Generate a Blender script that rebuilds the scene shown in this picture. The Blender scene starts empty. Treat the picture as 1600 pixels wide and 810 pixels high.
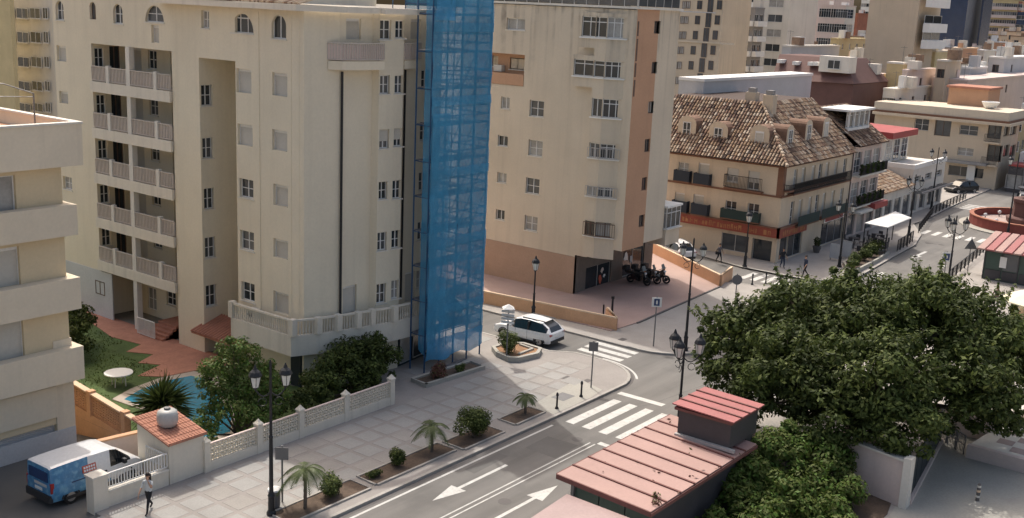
import bpy, bmesh, math, random
from mathutils import Vector, Matrix, Quaternion
random.seed(7)
R = math.radians
SC = bpy.context.scene
COL = SC.collection

# ------------------------------------------------------------------ camera
# world: +X runs along the main street, +Y from the street towards the tower, Z up; the camera stands on a 7th floor
FPX, PITCH, ROLL, YAW, EYE = 1718.67, .2273015, -.0441805, .6505847, 21.0
def _axes():
    f = Vector((math.cos(YAW)*math.cos(PITCH), math.sin(YAW)*math.cos(PITCH), -math.sin(PITCH)))
    rt = Vector((math.sin(YAW), -math.cos(YAW), 0)); dn = f.cross(rt)
    return (math.cos(ROLL)*rt+math.sin(ROLL)*dn, -math.sin(ROLL)*rt+math.cos(ROLL)*dn, f)
AX, AY, AZ = _axes()
cam = bpy.data.cameras.new("camera"); cam.sensor_width = 36; cam.lens = FPX/1600*36
cam.clip_start = .5; cam.clip_end = 6000
cam_o = bpy.data.objects.new("camera", cam); COL.objects.link(cam_o)
cam_o.matrix_world = Matrix(((AX.x, -AY.x, -AZ.x, 0), (AX.y, -AY.y, -AZ.y, 0), (AX.z, -AY.z, -AZ.z, EYE), (0, 0, 0, 1)))
SC.camera = cam_o
# ------------------------------------------------------------------ sky, sun, exposure
SUN_EL, SUN_DIR = R(57), Vector((.5, .87, 0)).normalized()
w = bpy.data.worlds.new("World"); SC.world = w; w.use_nodes = True
nt = w.node_tree; nt.nodes.clear()
sky = nt.nodes.new('ShaderNodeTexSky'); sky.sky_type = 'NISHITA'; sky.sun_disc = False
sky.sun_elevation = SUN_EL; sky.sun_rotation = math.atan2(SUN_DIR.x, SUN_DIR.y)
sky.air_density = 1.0; sky.dust_density = 7.0; sky.ozone_density = .6
bgn = nt.nodes.new('ShaderNodeBackground'); bgn.inputs[1].default_value = .15
wo = nt.nodes.new('ShaderNodeOutputWorld')
tin = nt.nodes.new('ShaderNodeMix'); tin.data_type = 'RGBA'; tin.blend_type = 'MULTIPLY'; tin.inputs[0].default_value = 1; tin.inputs[7].default_value = (1, .975, .925, 1)
nt.links.new(sky.outputs[0], tin.inputs[6]); nt.links.new(tin.outputs[2], bgn.inputs[0]); nt.links.new(bgn.outputs[0], wo.inputs[0])
sl = bpy.data.lights.new("sun", 'SUN'); sl.energy = 2.0; sl.angle = R(.5); sl.color = (1, .965, .90)
so = bpy.data.objects.new("sun", sl); COL.objects.link(so)
sd = (SUN_DIR*math.cos(SUN_EL)+Vector((0, 0, math.sin(SUN_EL))))
so.rotation_euler = sd.to_track_quat('Z', 'Y').to_euler(); so.location = (0, 0, 80)
SC.view_settings.view_transform = 'Standard'; SC.view_settings.look = 'None'
SC.view_settings.exposure = .5; SC.view_settings.gamma = 1

# ------------------------------------------------------------------ measuring: a photo pixel meets a known plane of the place
def ray(x, y): return AX*((x-800)/FPX)+AY*((y-405)/FPX)+AZ
def on_z(x, y, z=0.): d = ray(x, y); t = (z-EYE)/d.z; return Vector((d.x*t, d.y*t, z))
def on_u(x, y, u): d = ray(x, y); t = u/d.x; return Vector((u, d.y*t, EYE+d.z*t))
def on_v(x, y, v): d = ray(x, y); t = v/d.y; return Vector((d.x*t, v, EYE+d.z*t))

# ------------------------------------------------------------------ materials
MT = {}
def mat(name, col, rough=.85, var=.12, scale=.6, grain=.06, gscale=9., bump=.15, streak=0., metal=0., spec=.4, coat=0., alpha=None, trans=0., stain=None, topstain=None, lane=0.):
    m = bpy.data.materials.new(name); m.use_nodes = True; MT[name] = m
    t = m.node_tree; n = t.nodes; b = n['Principled BSDF']; L = t.links.new
    b.inputs['Roughness'].default_value = rough; b.inputs['Metallic'].default_value = metal
    b.inputs['Specular IOR Level'].default_value = spec; b.inputs['Coat Weight'].default_value = coat
    if trans: b.inputs['Transmission Weight'].default_value = trans
    if alpha is not None: b.inputs['Alpha'].default_value = alpha
    geo = n.new('ShaderNodeNewGeometry'); oi = n.new('ShaderNodeObjectInfo')
    def noise(sc, det, vec=None):
        q = n.new('ShaderNodeTexNoise'); q.inputs['Scale'].default_value = sc; q.inputs['Detail'].default_value = det
        q.inputs['Roughness'].default_value = .6
        L(vec or geo.outputs['Position'], q.inputs['Vector']); return q.outputs['Fac']
    def mrange(fac, a0, a1, b0, b1):
        q = n.new('ShaderNodeMapRange'); L(fac, q.inputs[0])
        for i, x in enumerate((a0, a1, b0, b1)): q.inputs[i+1].default_value = x
        return q.outputs[0]
    def mul(a, b_):
        q = n.new('ShaderNodeMath'); q.operation = 'MULTIPLY'; L(a, q.inputs[0]); L(b_, q.inputs[1]); return q.outputs[0]
    f = mul(mrange(noise(scale, 4), .3, .7, 1-var, 1+var), mrange(noise(gscale, 3), .3, .7, 1-grain, 1+grain))
    if streak:
        mp = n.new('ShaderNodeMapping'); mp.inputs['Scale'].default_value = (1.6, 1.6, .07); L(geo.outputs['Position'], mp.inputs['Vector'])
        f = mul(f, mrange(noise(1., 5, mp.outputs[0]), .52, .75, 1., 1-streak))
    if lane:
        mp3 = n.new('ShaderNodeMapping'); mp3.inputs['Scale'].default_value = (.035, .85, 1); L(geo.outputs['Position'], mp3.inputs['Vector'])
        f = mul(f, mrange(noise(1., 5, mp3.outputs[0]), .32, .68, 1-lane, 1+lane))
    mx = n.new('ShaderNodeMix'); mx.data_type = 'RGBA'; mx.blend_type = 'MULTIPLY'; mx.inputs[0].default_value = 1
    mx.inputs[6].default_value = (*col, 1); L(f, mx.inputs[7])
    out = mx.outputs[2]
    if stain:
        sc_, lo, hi, scol = stain
        m2 = n.new('ShaderNodeMix'); m2.data_type = 'RGBA'; L(mrange(noise(sc_, 6), lo, hi, 0, 1), m2.inputs[0]); L(out, m2.inputs[6]); m2.inputs[7].default_value = (*scol, 1)
        out = m2.outputs[2]
    if topstain:
        za, zb_, amt, tc = topstain
        mp2 = n.new('ShaderNodeMapping'); mp2.inputs['Scale'].default_value = (1.1, 1.1, .035); L(geo.outputs['Position'], mp2.inputs['Vector'])
        sx = n.new('ShaderNodeSeparateXYZ'); L(geo.outputs['Position'], sx.inputs[0])
        k_ = mul(mul(mrange(noise(1.6, 4, mp2.outputs[0]), .50, .66, 0, 1), mrange(noise(.9, 3), .35, .6, .25, 1)), mrange(sx.outputs['Z'], za, zb_, 0, amt))
        m3 = n.new('ShaderNodeMix'); m3.data_type = 'RGBA'; L(k_, m3.inputs[0]); L(out, m3.inputs[6]); m3.inputs[7].default_value = (*tc, 1); out = m3.outputs[2]
    L(out, b.inputs['Base Color'])
    if bump:
        bp = n.new('ShaderNodeBump'); bp.inputs['Strength'].default_value = bump; bp.inputs['Distance'].default_value = .02
        L(noise(gscale*2.5, 4), bp.inputs['Height']); L(bp.outputs[0], b.inputs['Normal'])
    return m
mat('ground', (.26, .23, .19), stain=(.05, .45, .6, (.20, .19, .17)))
mat('asphalt', (.165, .157, .146), .9, .10, .25, .12, 30, .3, stain=(.35, .54, .78, (.12, .115, .108)), lane=.16)
mat('drive', (.125, .12, .113), .9, .10, .4, .1, 30, .3)
mat('line', (.54, .53, .50), .8, .10, 2., .12, 14, .1, stain=(3.5, .54, .78, (.27, .26, .25)))
mat('kerb', (.36, .34, .31), .9, .12, 1., .1, 12)
mat('kerb_dark', (.13, .12, .115), .9)
mat('pave_joint', (.285, .262, .243), .9, .10, .5)
mat('pave', (.312, .303, .286), .85, .09, .5, .08, 14, stain=(.8, .6, .8, (.30, .28, .26)))
mat('pave2', (.33, .305, .28), .85, .10, .5, .08, 14, stain=(.8, .6, .8, (.30, .27, .25)))
mat('pave_pink', (.36, .28, .255), .85, .10, .4)
mat('plaza', (.38, .27, .235), .85, .10, .3, .08, 12, stain=(.7, .6, .8, (.34, .23, .2)))
mat('concrete', (.36, .345, .305), .9, .10, .25, .08, 9, stain=(.5, .58, .78, (.31, .29, .26)))
mat('cream', (.71, .635, .495), .9, .06, .22, .03, 7, .12, .07, topstain=(16.5, 20.5, .22, (.42, .37, .29)))
mat('cream_light', (.69, .63, .53), .9, .05, .3, .03, 7, .12, .16)
mat('yellow_wall', (.65, .53, .35), .9, .06, .3, .03, 7, .12, .06)
mat('beige', (.61, .525, .41), .9, .07, .22, .03, 7, .12, .10, topstain=(14.5, 21, .8, (.20, .17, .14)))
mat('beige_stain', (.16, .13, .105), .95, .2, 1.5)
mat('peach', (.50, .30, .19), .9, .07, .3, .04, 7, .12, .06)
mat('brownpink', (.42, .29, .21), .9, .07)
mat('slate', (.15, .128, .11), .5, .2, .8)
mat('tan', (.58, .48, .36), .9, .06, .3, .04, 7, .12, .14)
mat('brown_trim', (.19, .095, .06), .85)
mat('orange_wall', (.62, .37, .22), .9, .07)
mat('coping', (.70, .52, .36), .9)
mat('white', (.74, .73, .70), .6, .05, .5, .03)
mat('offwhite', (.66, .62, .55), .85, .06, .3, .04, 7, .1, .14)
mat('pinkwhite', (.62, .51, .46), .85, .06, .3, .04, 7, .1, .14)
mat('greywall', (.27, .26, .25), .85, .08)
mat('lightgrey', (.50, .50, .50), .8, .08, .3)
mat('shutter', (.52, .49, .43), .7, .06, .6, .04)
mat('alu', (.46, .45, .44), .45, .05, metal=.3)
mat('frame', (.70, .69, .67), .5, .05)
mat('frame_brown', (.12, .075, .055), .6)
mat('glass', (.030, .036, .042), .07, .25, .4, spec=.6, bump=0)
mat('glass2', (.075, .082, .09), .10, .3, .5, spec=.6, bump=0)
mat('curtain', (.33, .32, .30), .25, .25, .9, spec=.5, bump=0)
mat('door_dark', (.055, .032, .026), .6)
mat('terracotta', (.40, .185, .125), .85, .14, 1.2, .1)
mat('roof_red', (.33, .115, .11), .6, .10, .5, stain=(1.2, .55, .8, (.30, .12, .11)))
mat('roof_pink', (.37, .235, .205), .65, .09, .35, .05, 9, stain=(1.1, .55, .85, (.40, .255, .22)))
mat('seam', (.17, .07, .06), .7)
mat('kiosk_dark', (.062, .058, .062), .55, .15)
mat('kiosk_green', (.05, .085, .07), .35, .15)
mat('sheet', (.33, .235, .225), .4, .1)
mat('iron', (.022, .023, .026), .5, .1, metal=.2)
mat('iron_grey', (.17, .17, .175), .5, .1, metal=.4)
mat('balu', (.54, .48, .42), .8, .08)
mat('rail_grey', (.40, .38, .37), .6, .08)
mat('lamp_glass', (.62, .62, .58), .25, .06, spec=.6)
mat('soil', (.105, .075, .055), .95, .25, 2., .2, 12, .5)
mat('lawn', (.07, .11, .032), .95, .25, .8, .25, 10, .6)
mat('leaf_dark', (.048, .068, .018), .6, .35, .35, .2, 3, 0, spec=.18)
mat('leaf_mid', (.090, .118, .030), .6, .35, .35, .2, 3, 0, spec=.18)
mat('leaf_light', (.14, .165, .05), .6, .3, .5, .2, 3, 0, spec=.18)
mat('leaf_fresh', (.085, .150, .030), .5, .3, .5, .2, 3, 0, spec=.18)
mat('leaf_palm', (.090, .120, .040), .55, .3, 1.)
mat('leaf_red', (.105, .040, .024), .7, .3, 1.)
mat('bark', (.12, .095, .075), .9, .25, 2., .15, 9, .6)
mat('pool', (.03, .22, .33), .06, .1, .6, spec=.6, bump=.25)
mat('pool_tile', (.42, .36, .30), .85)
mat('net', (.05, .28, .48), .8, .18, .5, .1, 14, .4, alpha=.66)
mat('net_dense', (.055, .28, .50), .8, .25, .6, .12, 14, .4, alpha=.80)
mat('pole_blue', (.03, .09, .19), .5, metal=.3)
mat('plank', (.16, .16, .17), .8, .2)
mat('planter_green', (.018, .030, .036), .6)
mat('sign_red', (.27, .065, .042), .6, .12, 1.5)
mat('sign_orange', (.38, .17, .075), .6)
mat('red', (.33, .06, .055), .55, .1)
mat('redwall', (.235, .060, .048), .75, .15, .6)
mat('brickred', (.33, .135, .085), .85, .15)
mat('blue_tower', (.022, .042, .095), .25, .1, spec=.6)
mat('grey_tower', (.20, .21, .23), .5, .1)
mat('ochre', (.56, .46, .26), .9, .08)
mat('slate_brown', (.125, .065, .056), .8, .12, .8)
mat('white_paint', (.78, .78, .78), .28, .03, .5, coat=.5, bump=0)
mat('blue_paint', (.070, .235, .43), .3, .12, 2.2, .1, coat=.3, bump=0, stain=(4., .48, .62, (.16, .37, .54)))
mat('band', (.70, .605, .465), .9, .06, .3, .03, 7, .12, .14)
mat('ochre_soil', (.27, .155, .085), .95, .2, 2., .2, 12, .5)
mat('blue_dark', (.014, .045, .14), .3, coat=.4, bump=0)
mat('black_paint', (.012, .013, .016), .25, .05, coat=.6, bump=0)
mat('grey_paint', (.10, .105, .11), .3, .05, coat=.5, bump=0)
mat('car_glass', (.012, .015, .018), .05, .05, spec=.7, bump=0)
mat('rubber', (.018, .018, .018), .85)
mat('plastic', (.035, .035, .037), .6)
mat('rim', (.38, .38, .39), .35, .05, metal=.7)
mat('lamp_red', (.35, .02, .02), .3, spec=.6)
mat('lamp_white', (.6, .6, .6), .15, spec=.6)
mat('label_orange', (.55, .12, .07), .5)
mat('skin', (.42, .25, .17), .6)
mat('hair', (.018, .012, .009), .6)
mat('cloth_dark', (.018, .018, .022), .85)
mat('cloth_navy', (.025, .035, .065), .85)
mat('cloth_white', (.52, .54, .54), .85)
mat('cloth_tan', (.22, .14, .11), .85)
mat('cloth_grey', (.12, .11, .12), .85)
mat('cream_cloth', (.74, .68, .50), .8)
mat('tank_grey', (.46, .46, .44), .45, .08)
TILES = []
for i, c in enumerate([(.37, .28, .20), (.26, .175, .12), (.19, .115, .08), (.12, .075, .055), (.07, .047, .038), (.44, .36, .28), (.28, .185, .115)]):
    TILES.append(mat('tile%d' % i, c, .9, .2, 2., .12, 9))
# leaves and netting let light through
def translucent(name, amt):
    t = MT[name].node_tree; n = t.nodes; b = n['Principled BSDF']; o = n['Material Output']
    tr = n.new('ShaderNodeBsdfTranslucent'); mx = n.new('ShaderNodeMixShader'); mx.inputs[0].default_value = amt
    src = b.inputs['Base Color'].links[0].from_socket; t.links.new(src, tr.inputs[0])
    t.links.new(b.outputs[0], mx.inputs[1]); t.links.new(tr.outputs[0], mx.inputs[2]); t.links.new(mx.outputs[0], o.inputs[0])
for q in ('leaf_dark', 'leaf_mid', 'leaf_light', 'leaf_fresh', 'leaf_palm'): translucent(q, .3)

# ------------------------------------------------------------------ building blocks
POS = {}
class MB:
    def __init__(s): s.v = []; s.f = []; s.m = []
    def quad(s, *p, m=0):
        i = len(s.v); s.v += [tuple(q) for q in p]; s.f.append(tuple(range(i, i+len(p)))); s.m.append(m); return s
    def hexa(s, p, m=0):                      # 8 corners: 4 below, 4 above
        i = len(s.v); s.v += [tuple(q) for q in p]
        for f in ((3, 2, 1, 0), (4, 5, 6, 7), (0, 1, 5, 4), (1, 2, 6, 5), (2, 3, 7, 6), (3, 0, 4, 7)):
            s.f.append(tuple(i+k for k in f)); s.m.append(m)
        return s
    def box(s, x0, y0, z0, x1, y1, z1, m=0):
        return s.hexa([(x0, y0, z0), (x1, y0, z0), (x1, y1, z0), (x0, y1, z0), (x0, y0, z1), (x1, y0, z1), (x1, y1, z1), (x0, y1, z1)], m)
    def prism(s, pts, z0, z1, m=0):
        n = len(pts); i = len(s.v)
        f0 = (lambda p: z0) if not callable(z0) else z0; f1 = (lambda p: z1) if not callable(z1) else z1
        s.v += [(p[0], p[1], f0(p)) for p in pts]+[(p[0], p[1], f1(p)) for p in pts]
        s.f.append(tuple(i+k for k in reversed(range(n)))); s.f.append(tuple(i+n+k for k in range(n))); s.m += [m, m]
        for k in range(n): s.f.append((i+k, i+(k+1) % n, i+n+(k+1) % n, i+n+k)); s.m.append(m)
        return s
    def tube(s, p0, p1, r0, r1=None, n=8, m=0, cap=True):
        p0 = Vector(p0); p1 = Vector(p1); r1 = r0 if r1 is None else r1
        d = (p1-p0).normalized(); a = d.orthogonal().normalized(); b = d.cross(a); i = len(s.v)
        for p, r in ((p0, r0), (p1, r1)):
            for k in range(n):
                t = 2*math.pi*k/n; s.v.append(tuple(p+a*(r*math.cos(t))+b*(r*math.sin(t))))
        for k in range(n): s.f.append((i+k, i+(k+1) % n, i+n+(k+1) % n, i+n+k)); s.m.append(m)
        if cap: s.f.append(tuple(i+k for k in reversed(range(n)))); s.f.append(tuple(i+n+k for k in range(n))); s.m += [m, m]
        return s
    def path(s, pts, r, n=6, m=0):
        for a, b in zip(pts, pts[1:]): s.tube(a, b, r, r, n, m)
        return s
    def lathe(s, c, prof, n=12, m=0, sx=1., sy=1., ph=0., cap=True):
        i = len(s.v)
        for r, z in prof:
            for k in range(n):
                t = 2*math.pi*k/n+ph; s.v.append((c[0]+r*sx*math.cos(t), c[1]+r*sy*math.sin(t), c[2]+z))
        for j in range(len(prof)-1):
            for k in range(n): s.f.append((i+j*n+k, i+j*n+(k+1) % n, i+(j+1)*n+(k+1) % n, i+(j+1)*n+k)); s.m.append(m)
        if cap: s.f.append(tuple(i+k for k in reversed(range(n)))); s.f.append(tuple(i+(len(prof)-1)*n+k for k in range(n))); s.m += [m, m]
        return s
    def ball(s, c, rx, ry=None, rz=None, n=10, m=0):
        ry = rx if ry is None else ry; rz = rx if rz is None else rz
        k = max(4, n//2); return s.lathe(c, [(max(.02, math.sin(math.pi*j/k))*rx, -math.cos(math.pi*j/k)*rz) for j in range(k+1)], n, m, 1., ry/rx)
    def mesh(s, name, mats):
        me = bpy.data.meshes.new(name); me.from_pydata(s.v, [], s.f)
        for q in (mats if isinstance(mats, (list, tuple)) else [mats]): me.materials.append(MT[q] if isinstance(q, str) else q)
        if any(s.m): me.polygons.foreach_set('material_index', s.m)
        return me
    def build(s, name, mats, parent=None, smooth=False, local=False, kind=None):
        """one mesh object; vertices are world coordinates unless local"""
        if local: c = Vector((0, 0, 0))
        else:
            xs, ys, zs = zip(*s.v); c = Vector(((min(xs)+max(xs))/2, (min(ys)+max(ys))/2, min(zs)))
            s.v = [(x-c.x, y-c.y, z-c.z) for x, y, z in s.v]
        me = s.mesh(name, mats)
        if smooth: me.polygons.foreach_set('use_smooth', [True]*len(me.polygons))
        return put(name, me, parent, c, kind=kind, local=local)
def put(name, data, parent=None, loc=(0, 0, 0), rz=0., kind=None, local=False):
    o = bpy.data.objects.new(name, data); COL.objects.link(o); loc = Vector(loc)
    if parent:
        o.parent = parent
        o.location = loc if local else loc-POS.get(parent.name, Vector((0, 0, 0)))
        POS[o.name] = (POS.get(parent.name, Vector((0, 0, 0)))+loc) if local else loc
    else: o.location = loc; POS[o.name] = loc
    if rz: o.rotation_euler = (0, 0, rz)
    if kind: o['kind'] = kind
    return o
def tag(o, label, cat, group=None):
    o['label'] = label; o['category'] = cat
    if group: o['group'] = group
    return o
def thing(name, label, cat, loc=(0, 0, 0), rz=0., group=None):
    o = bpy.data.objects.new(name, None); COL.objects.link(o); o.location = loc; o.rotation_euler = (0, 0, rz); o.empty_display_size = .3
    POS[o.name] = Vector(loc); return tag(o, label, cat, group)
def struct(name, mb, mats, **k): return mb.build(name, mats, kind='structure', **k)
def dup(root, loc, rz=None, label=None, scale=None):
    def cp(o, par):
        c = o.copy(); COL.objects.link(c)
        if par: c.parent = par
        for ch in o.children: cp(ch, c)
        return c
    r = cp(root, None); r.location = loc; POS[r.name] = Vector(loc)
    if rz is not None: r.rotation_euler = (0, 0, rz)
    if scale: r.scale = (scale,)*3
    if label: r['label'] = label
    return r

class Face:
    """a facade plane: starts at p (left bottom seen from outside), runs along direction d; s along, t inward, z up"""
    def __init__(s, p, d):
        s.p = Vector((p[0], p[1], 0)); s.d = Vector((d[0], d[1], 0)).normalized(); s.i = Vector((-s.d.y, s.d.x, 0)); s.rz = math.atan2(s.d.y, s.d.x)
    def P(s, a, t, z): return s.p+s.d*a+s.i*t+Vector((0, 0, z))
    def px(s, x, y, t=0.):
        d = ray(x, y); o = Vector((0, 0, EYE)); q = s.p+s.i*t
        k = (q-o).dot(s.i)/d.dot(s.i); h = o+d*k; return ((h-s.p).dot(s.d), h.z)
    def rect(s, x0, y0, x1, y1, t=0.):
        a = s.px(x0, y0, t); b = s.px(x1, y1, t); return (a[0], b[1], b[0], a[1])
    def box(s, mb, a0, a1, t0, t1, z0, z1, m=0):
        return mb.hexa([s.P(a0, t0, z0), s.P(a1, t0, z0), s.P(a1, t1, z0), s.P(a0, t1, z0), s.P(a0, t0, z1), s.P(a1, t0, z1), s.P(a1, t1, z1), s.P(a0, t1, z1)], m)
    def wall(s, mb, a0, a1, z0, z1, holes=(), depth=.21, m=0):
        hs = [(max(a0, h[0]), max(z0, h[1]), min(a1, h[2]), min(z1, h[3])) for h in holes]
        hs = [h for h in hs if h[2]-h[0] > .02 and h[3]-h[1] > .02]
        A = sorted({round(q, 4) for h in hs for q in (h[0], h[2])} | {a0, a1}); Z = sorted({round(q, 4) for h in hs for q in (h[1], h[3])} | {z0, z1})
        for p, q in zip(A, A[1:]):
            run = None
            for u_, v_ in zip(Z, Z[1:]):
                ca, cz = (p+q)/2, (u_+v_)/2
                if any(h[0] < ca < h[2] and h[1] < cz < h[3] for h in hs):
                    if run: mb.quad(s.P(p, 0, run[0]), s.P(q, 0, run[0]), s.P(q, 0, run[1]), s.P(p, 0, run[1]), m=m)
                    run = None
                else: run = (run[0] if run else u_, v_)
            if run: mb.quad(s.P(p, 0, run[0]), s.P(q, 0, run[0]), s.P(q, 0, run[1]), s.P(p, 0, run[1]), m=m)
        for h in hs:
            b, c = [(h[0], h[1]), (h[2], h[1]), (h[2], h[3]), (h[0], h[3])], depth
            for (x0, y0), (x1, y1) in zip(b, b[1:]+b[:1]):
                mb.quad(s.P(x0, 0, y0), s.P(x0, c, y0), s.P(x1, c, y1), s.P(x1, 0, y1), m=m)
        return mb

# windows: frame (with its bars), pane, and where seen sill / shutter; alike ones share their meshes
WC = {}
def win_mesh(w, h, style):
    key = (w, h, style)
    if key in WC: return WC[key]
    fr = MB(); gl = MB(); sh = None; sill = None
    b = .055 if w > .6 else .04
    fm = 'frame'
    if style in ('brown', 'shop'): fm = 'frame_brown' if style == 'brown' else 'alu'
    def bar(x0, x1, z0, z1, y=.0): fr.box(x0, y, z0, x1, y+.05, z1)
    def rim(): bar(0, b, 0, h); bar(w-b, w, 0, h); bar(b, w-b, 0, b); bar(b, w-b, h-b, h)
    if style == 'shut':
        fr.box(0, 0, h-.16, w, .06, h)
        sh = MB(); n = max(4, int(h/.12))
        for k in range(n): z = (h-.16)*k/n; sh.hexa([(.03, .03, z), (w-.03, .03, z), (w-.03, .07, z), (.03, .07, z), (.03, .045, z+(h-.16)/n), (w-.03, .045, z+(h-.16)/n), (w-.03, .07, z+(h-.16)/n), (.03, .07, z+(h-.16)/n)])
        bar(0, .035, 0, h-.16); bar(w-.035, w, 0, h-.16)
    else:
        rim()
        if style in ('cross', 'shut60', 'door', 'brown'):
            bar(w/2-b*.6, w/2+b*.6, b, h-b)
            n = 2 if h < 1.8 else 3
            if style != 'brown':
                for k in range(1, n): bar(b, w-b, h*k/n-.02, h*k/n+.02, .006)
        elif style == 'slide': bar(w/2-b*.6, w/2+b*.6, b, h-b)
        elif style == 'multi':
            n = max(3, int(round(w/.75)))
            for k in range(1, n): bar(w*k/n-b*.5, w*k/n+b*.5, b, h-b)
            bar(b, w-b, h*.72, h*.72+b, .006)
        elif style == 'grid':
            for k in range(1, 5): bar(w*k/5-.03, w*k/5+.03, b, h-b)
            for k in range(1, 6): bar(b, w-b, h*k/6-.025, h*k/6+.025, .006)
        elif style == 'shop':
            n = max(1, int(round(w/1.6)))
            for k in range(1, n): bar(w*k/n-b*.5, w*k/n+b*.5, b, h-b)
        gl.quad((b*.5, .03, b*.5), (w-b*.5, .03, b*.5), (w-b*.5, .03, h-b*.5), (b*.5, .03, h-b*.5))
        if style == 'shut60':
            sh = MB(); z0 = h*.38; n = 6
            for k in range(n):
                z = z0+(h-z0)*k/n; z1 = z0+(h-z0)*(k+1)/n
                sh.hexa([(.02, -.05, z), (w-.02, -.05, z), (w-.02, -.02, z), (.02, -.02, z), (.02, -.035, z1), (w-.02, -.035, z1), (w-.02, -.02, z1), (.02, -.02, z1)])
        if style in ('cross', 'slide', 'shut60', 'multi'):
            sill = MB().box(-.07, -.2, -.07, w+.07, .02, -.005)
    r = [fr.mesh('window', fm), gl.mesh('pane', 'glass') if gl.v else None, sh.mesh('shutter', 'shutter') if sh else None, sill.mesh('sill', 'offwhite') if sill else None]
    if r[1]:
        r.append([r[1]]+[None, None])
        for i, g in enumerate(('glass2', 'curtain')):
            me = r[1].copy(); me.materials.clear(); me.materials.append(MT[g]); r[4][i+1] = me
    WC[key] = r; return r
def window(parent, face, h, style, depth=.15, name=None, pane=None):
    a0, z0, a1, z1 = h; wd = max(.25, round((a1-a0)*20)/20); ht = max(.3, round((z1-z0)*20)/20)
    r = win_mesh(wd, ht, style); ca, cz = (a0+a1)/2-wd/2, (z0+z1)/2-ht/2
    o = put(name or ('door' if style == 'door' else 'window'), r[0], parent, face.P(ca, depth, cz), face.rz)
    if r[1]:
        k = pane if pane is not None else random.choices((0, 1, 2), (5, 3, 2))[0]
        put('pane', r[4][k], o, (0, 0, 0), local=True)
    if r[2]: put('shutter', r[2], o, (0, 0, 0), local=True)
    if r[3]: put('sill', r[3], o, (0, 0, 0), local=True)
    return o
def wins(parent, face, rects, style, t=0., depth=.16):
    hs = []
    for q in rects: h = face.rect(*q, t); window(parent, face, h, style, depth); hs.append(h)
    return hs
def railing(mb, p0, p1, z0, h, step=.13, r=.012, top=.03, post=0):
    p0 = Vector((p0[0], p0[1], 0)); p1 = Vector((p1[0], p1[1], 0)); L = (p1-p0).length; n = max(1, int(L/step)); d = (p1-p0)/n; e = (p1-p0).normalized(); q = Vector((-e.y, e.x, 0))
    def bar(a, b, w_, za, zb): mb.hexa([a-q*w_+Vector((0, 0, za)), b-q*w_+Vector((0, 0, za)), b+q*w_+Vector((0, 0, za)), a+q*w_+Vector((0, 0, za)), a-q*w_+Vector((0, 0, zb)), b-q*w_+Vector((0, 0, zb)), b+q*w_+Vector((0, 0, zb)), a+q*w_+Vector((0, 0, zb))])
    bar(p0, p1, top, z0+h-.05, z0+h); bar(p0, p1, top*.6, z0+.06, z0+.1)
    for k in range(n+1):
        c = p0+d*k; bar(c-e*r, c+e*r, r*.9, z0+.1, z0+h-.05)
    return mb

# ================================================================== THE SETTING
g = MB()
for x0, y0, x1, y1 in ((-900, -1500, 25.9, 3000), (28.15, -1500, 3500, 3000), (25.9, -1500, 28.15, 42.5), (25.9, 62, 28.15, 3000)): g.quad((x0, y0, -.03), (x1, y0, -.03), (x1, y1, -.03), (x0, y1, -.03))
struct('ground', g, 'ground')
struct('ramp', MB().hexa([(25.9, 42.5, -.3), (28.15, 42.5, -.3), (28.15, 62, -3.2), (25.9, 62, -3.2), (25.9, 42.5, -.1), (28.15, 42.5, -.1), (28.15, 62, -3), (25.9, 62, -3)]), 'drive')
a = MB()
for x0, y0, x1, y1 in ((-60, 22.5, 112, 40), (52, 40, 60, 80), (76, 40, 89, 60), (112, -40, 166, 45)): a.quad((x0, y0, 0), (x1, y0, 0), (x1, y1, 0), (x0, y1, 0))
road = struct('main_road', a, 'asphalt')
drv = struct('driveway', MB().quad((-30, 38.05, .002), (25.9, 38.05, .002), (25.9, 60, .002), (-30, 60, .002)).quad((25.9, 38.05, .002), (28.2, 38.05, .002), (28.2, 42.5, .002), (25.9, 42.5, .002)), 'drive')

def arc(cx, cy, r, a0, a1, n=8): return [(cx+r*math.cos(R(a0+(a1-a0)*k/n)), cy+r*math.sin(R(a0+(a1-a0)*k/n))) for k in range(n+1)]
ARC_A = [(48.6, 30.75)]+arc(51.2, 34.2, 3.45, -80, 0, 8)+[(54.6, 36.2), (53.7, 37.6), (53.7, 75)]
pav_a = struct('pavement', MB().prism([(-60, 30.75)]+ARC_A+[(49, 75), (49, 43), (40.3, 43), (40.3, 38.2), (28.3, 38.2), (22.75, 38.2), (22.75, 37.6), (-60, 37.6)], -.05, .12), 'pave_joint')
PB = [(57.95, 60), (57.95, 34.6)]+arc(61.2, 33.8, 3.25, 170, 262, 7)+[(64, 30.3), (76.6, 30.3)]+arc(77, 34, 3.6, -80, 0, 6)+[(78.2, 38.2), (84.2, 48), (84.2, 60)]
pav_b = struct('pavement', MB().prism(PB, -.05, .12), 'pave2')
PC = [(87.6, 60), (87, 47), (85.5, 43.9), (84.3, 39.7), (84.3, 36.4)]+arc(86.6, 34.4, 2.3, 180, 265, 5)+[(86.5, 31.0), (89.2, 31.1), (100.2, 31.8), (106.1, 32.1), (112, 33.4), (117.5, 36), (121.4, 35.9), (136.8, 36.8), (152, 37.2), (152, 62)]
pav_c = struct('pavement', MB().prism(PC, -.05, .12), 'pave2')
PD = [(-60, 22.95), (62, 22.95), (80, 24), (92, 25.25), (101, 26.1), (110, 26.85), (115.5, 27.05)]+arc(115.8, 24.5, 2.5, 90, 10, 5)+[(118.5, -50), (-60, -50)]
pav_d = struct('pavement', MB().prism(PD[::-1], -.05, .12), 'pave2')

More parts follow.
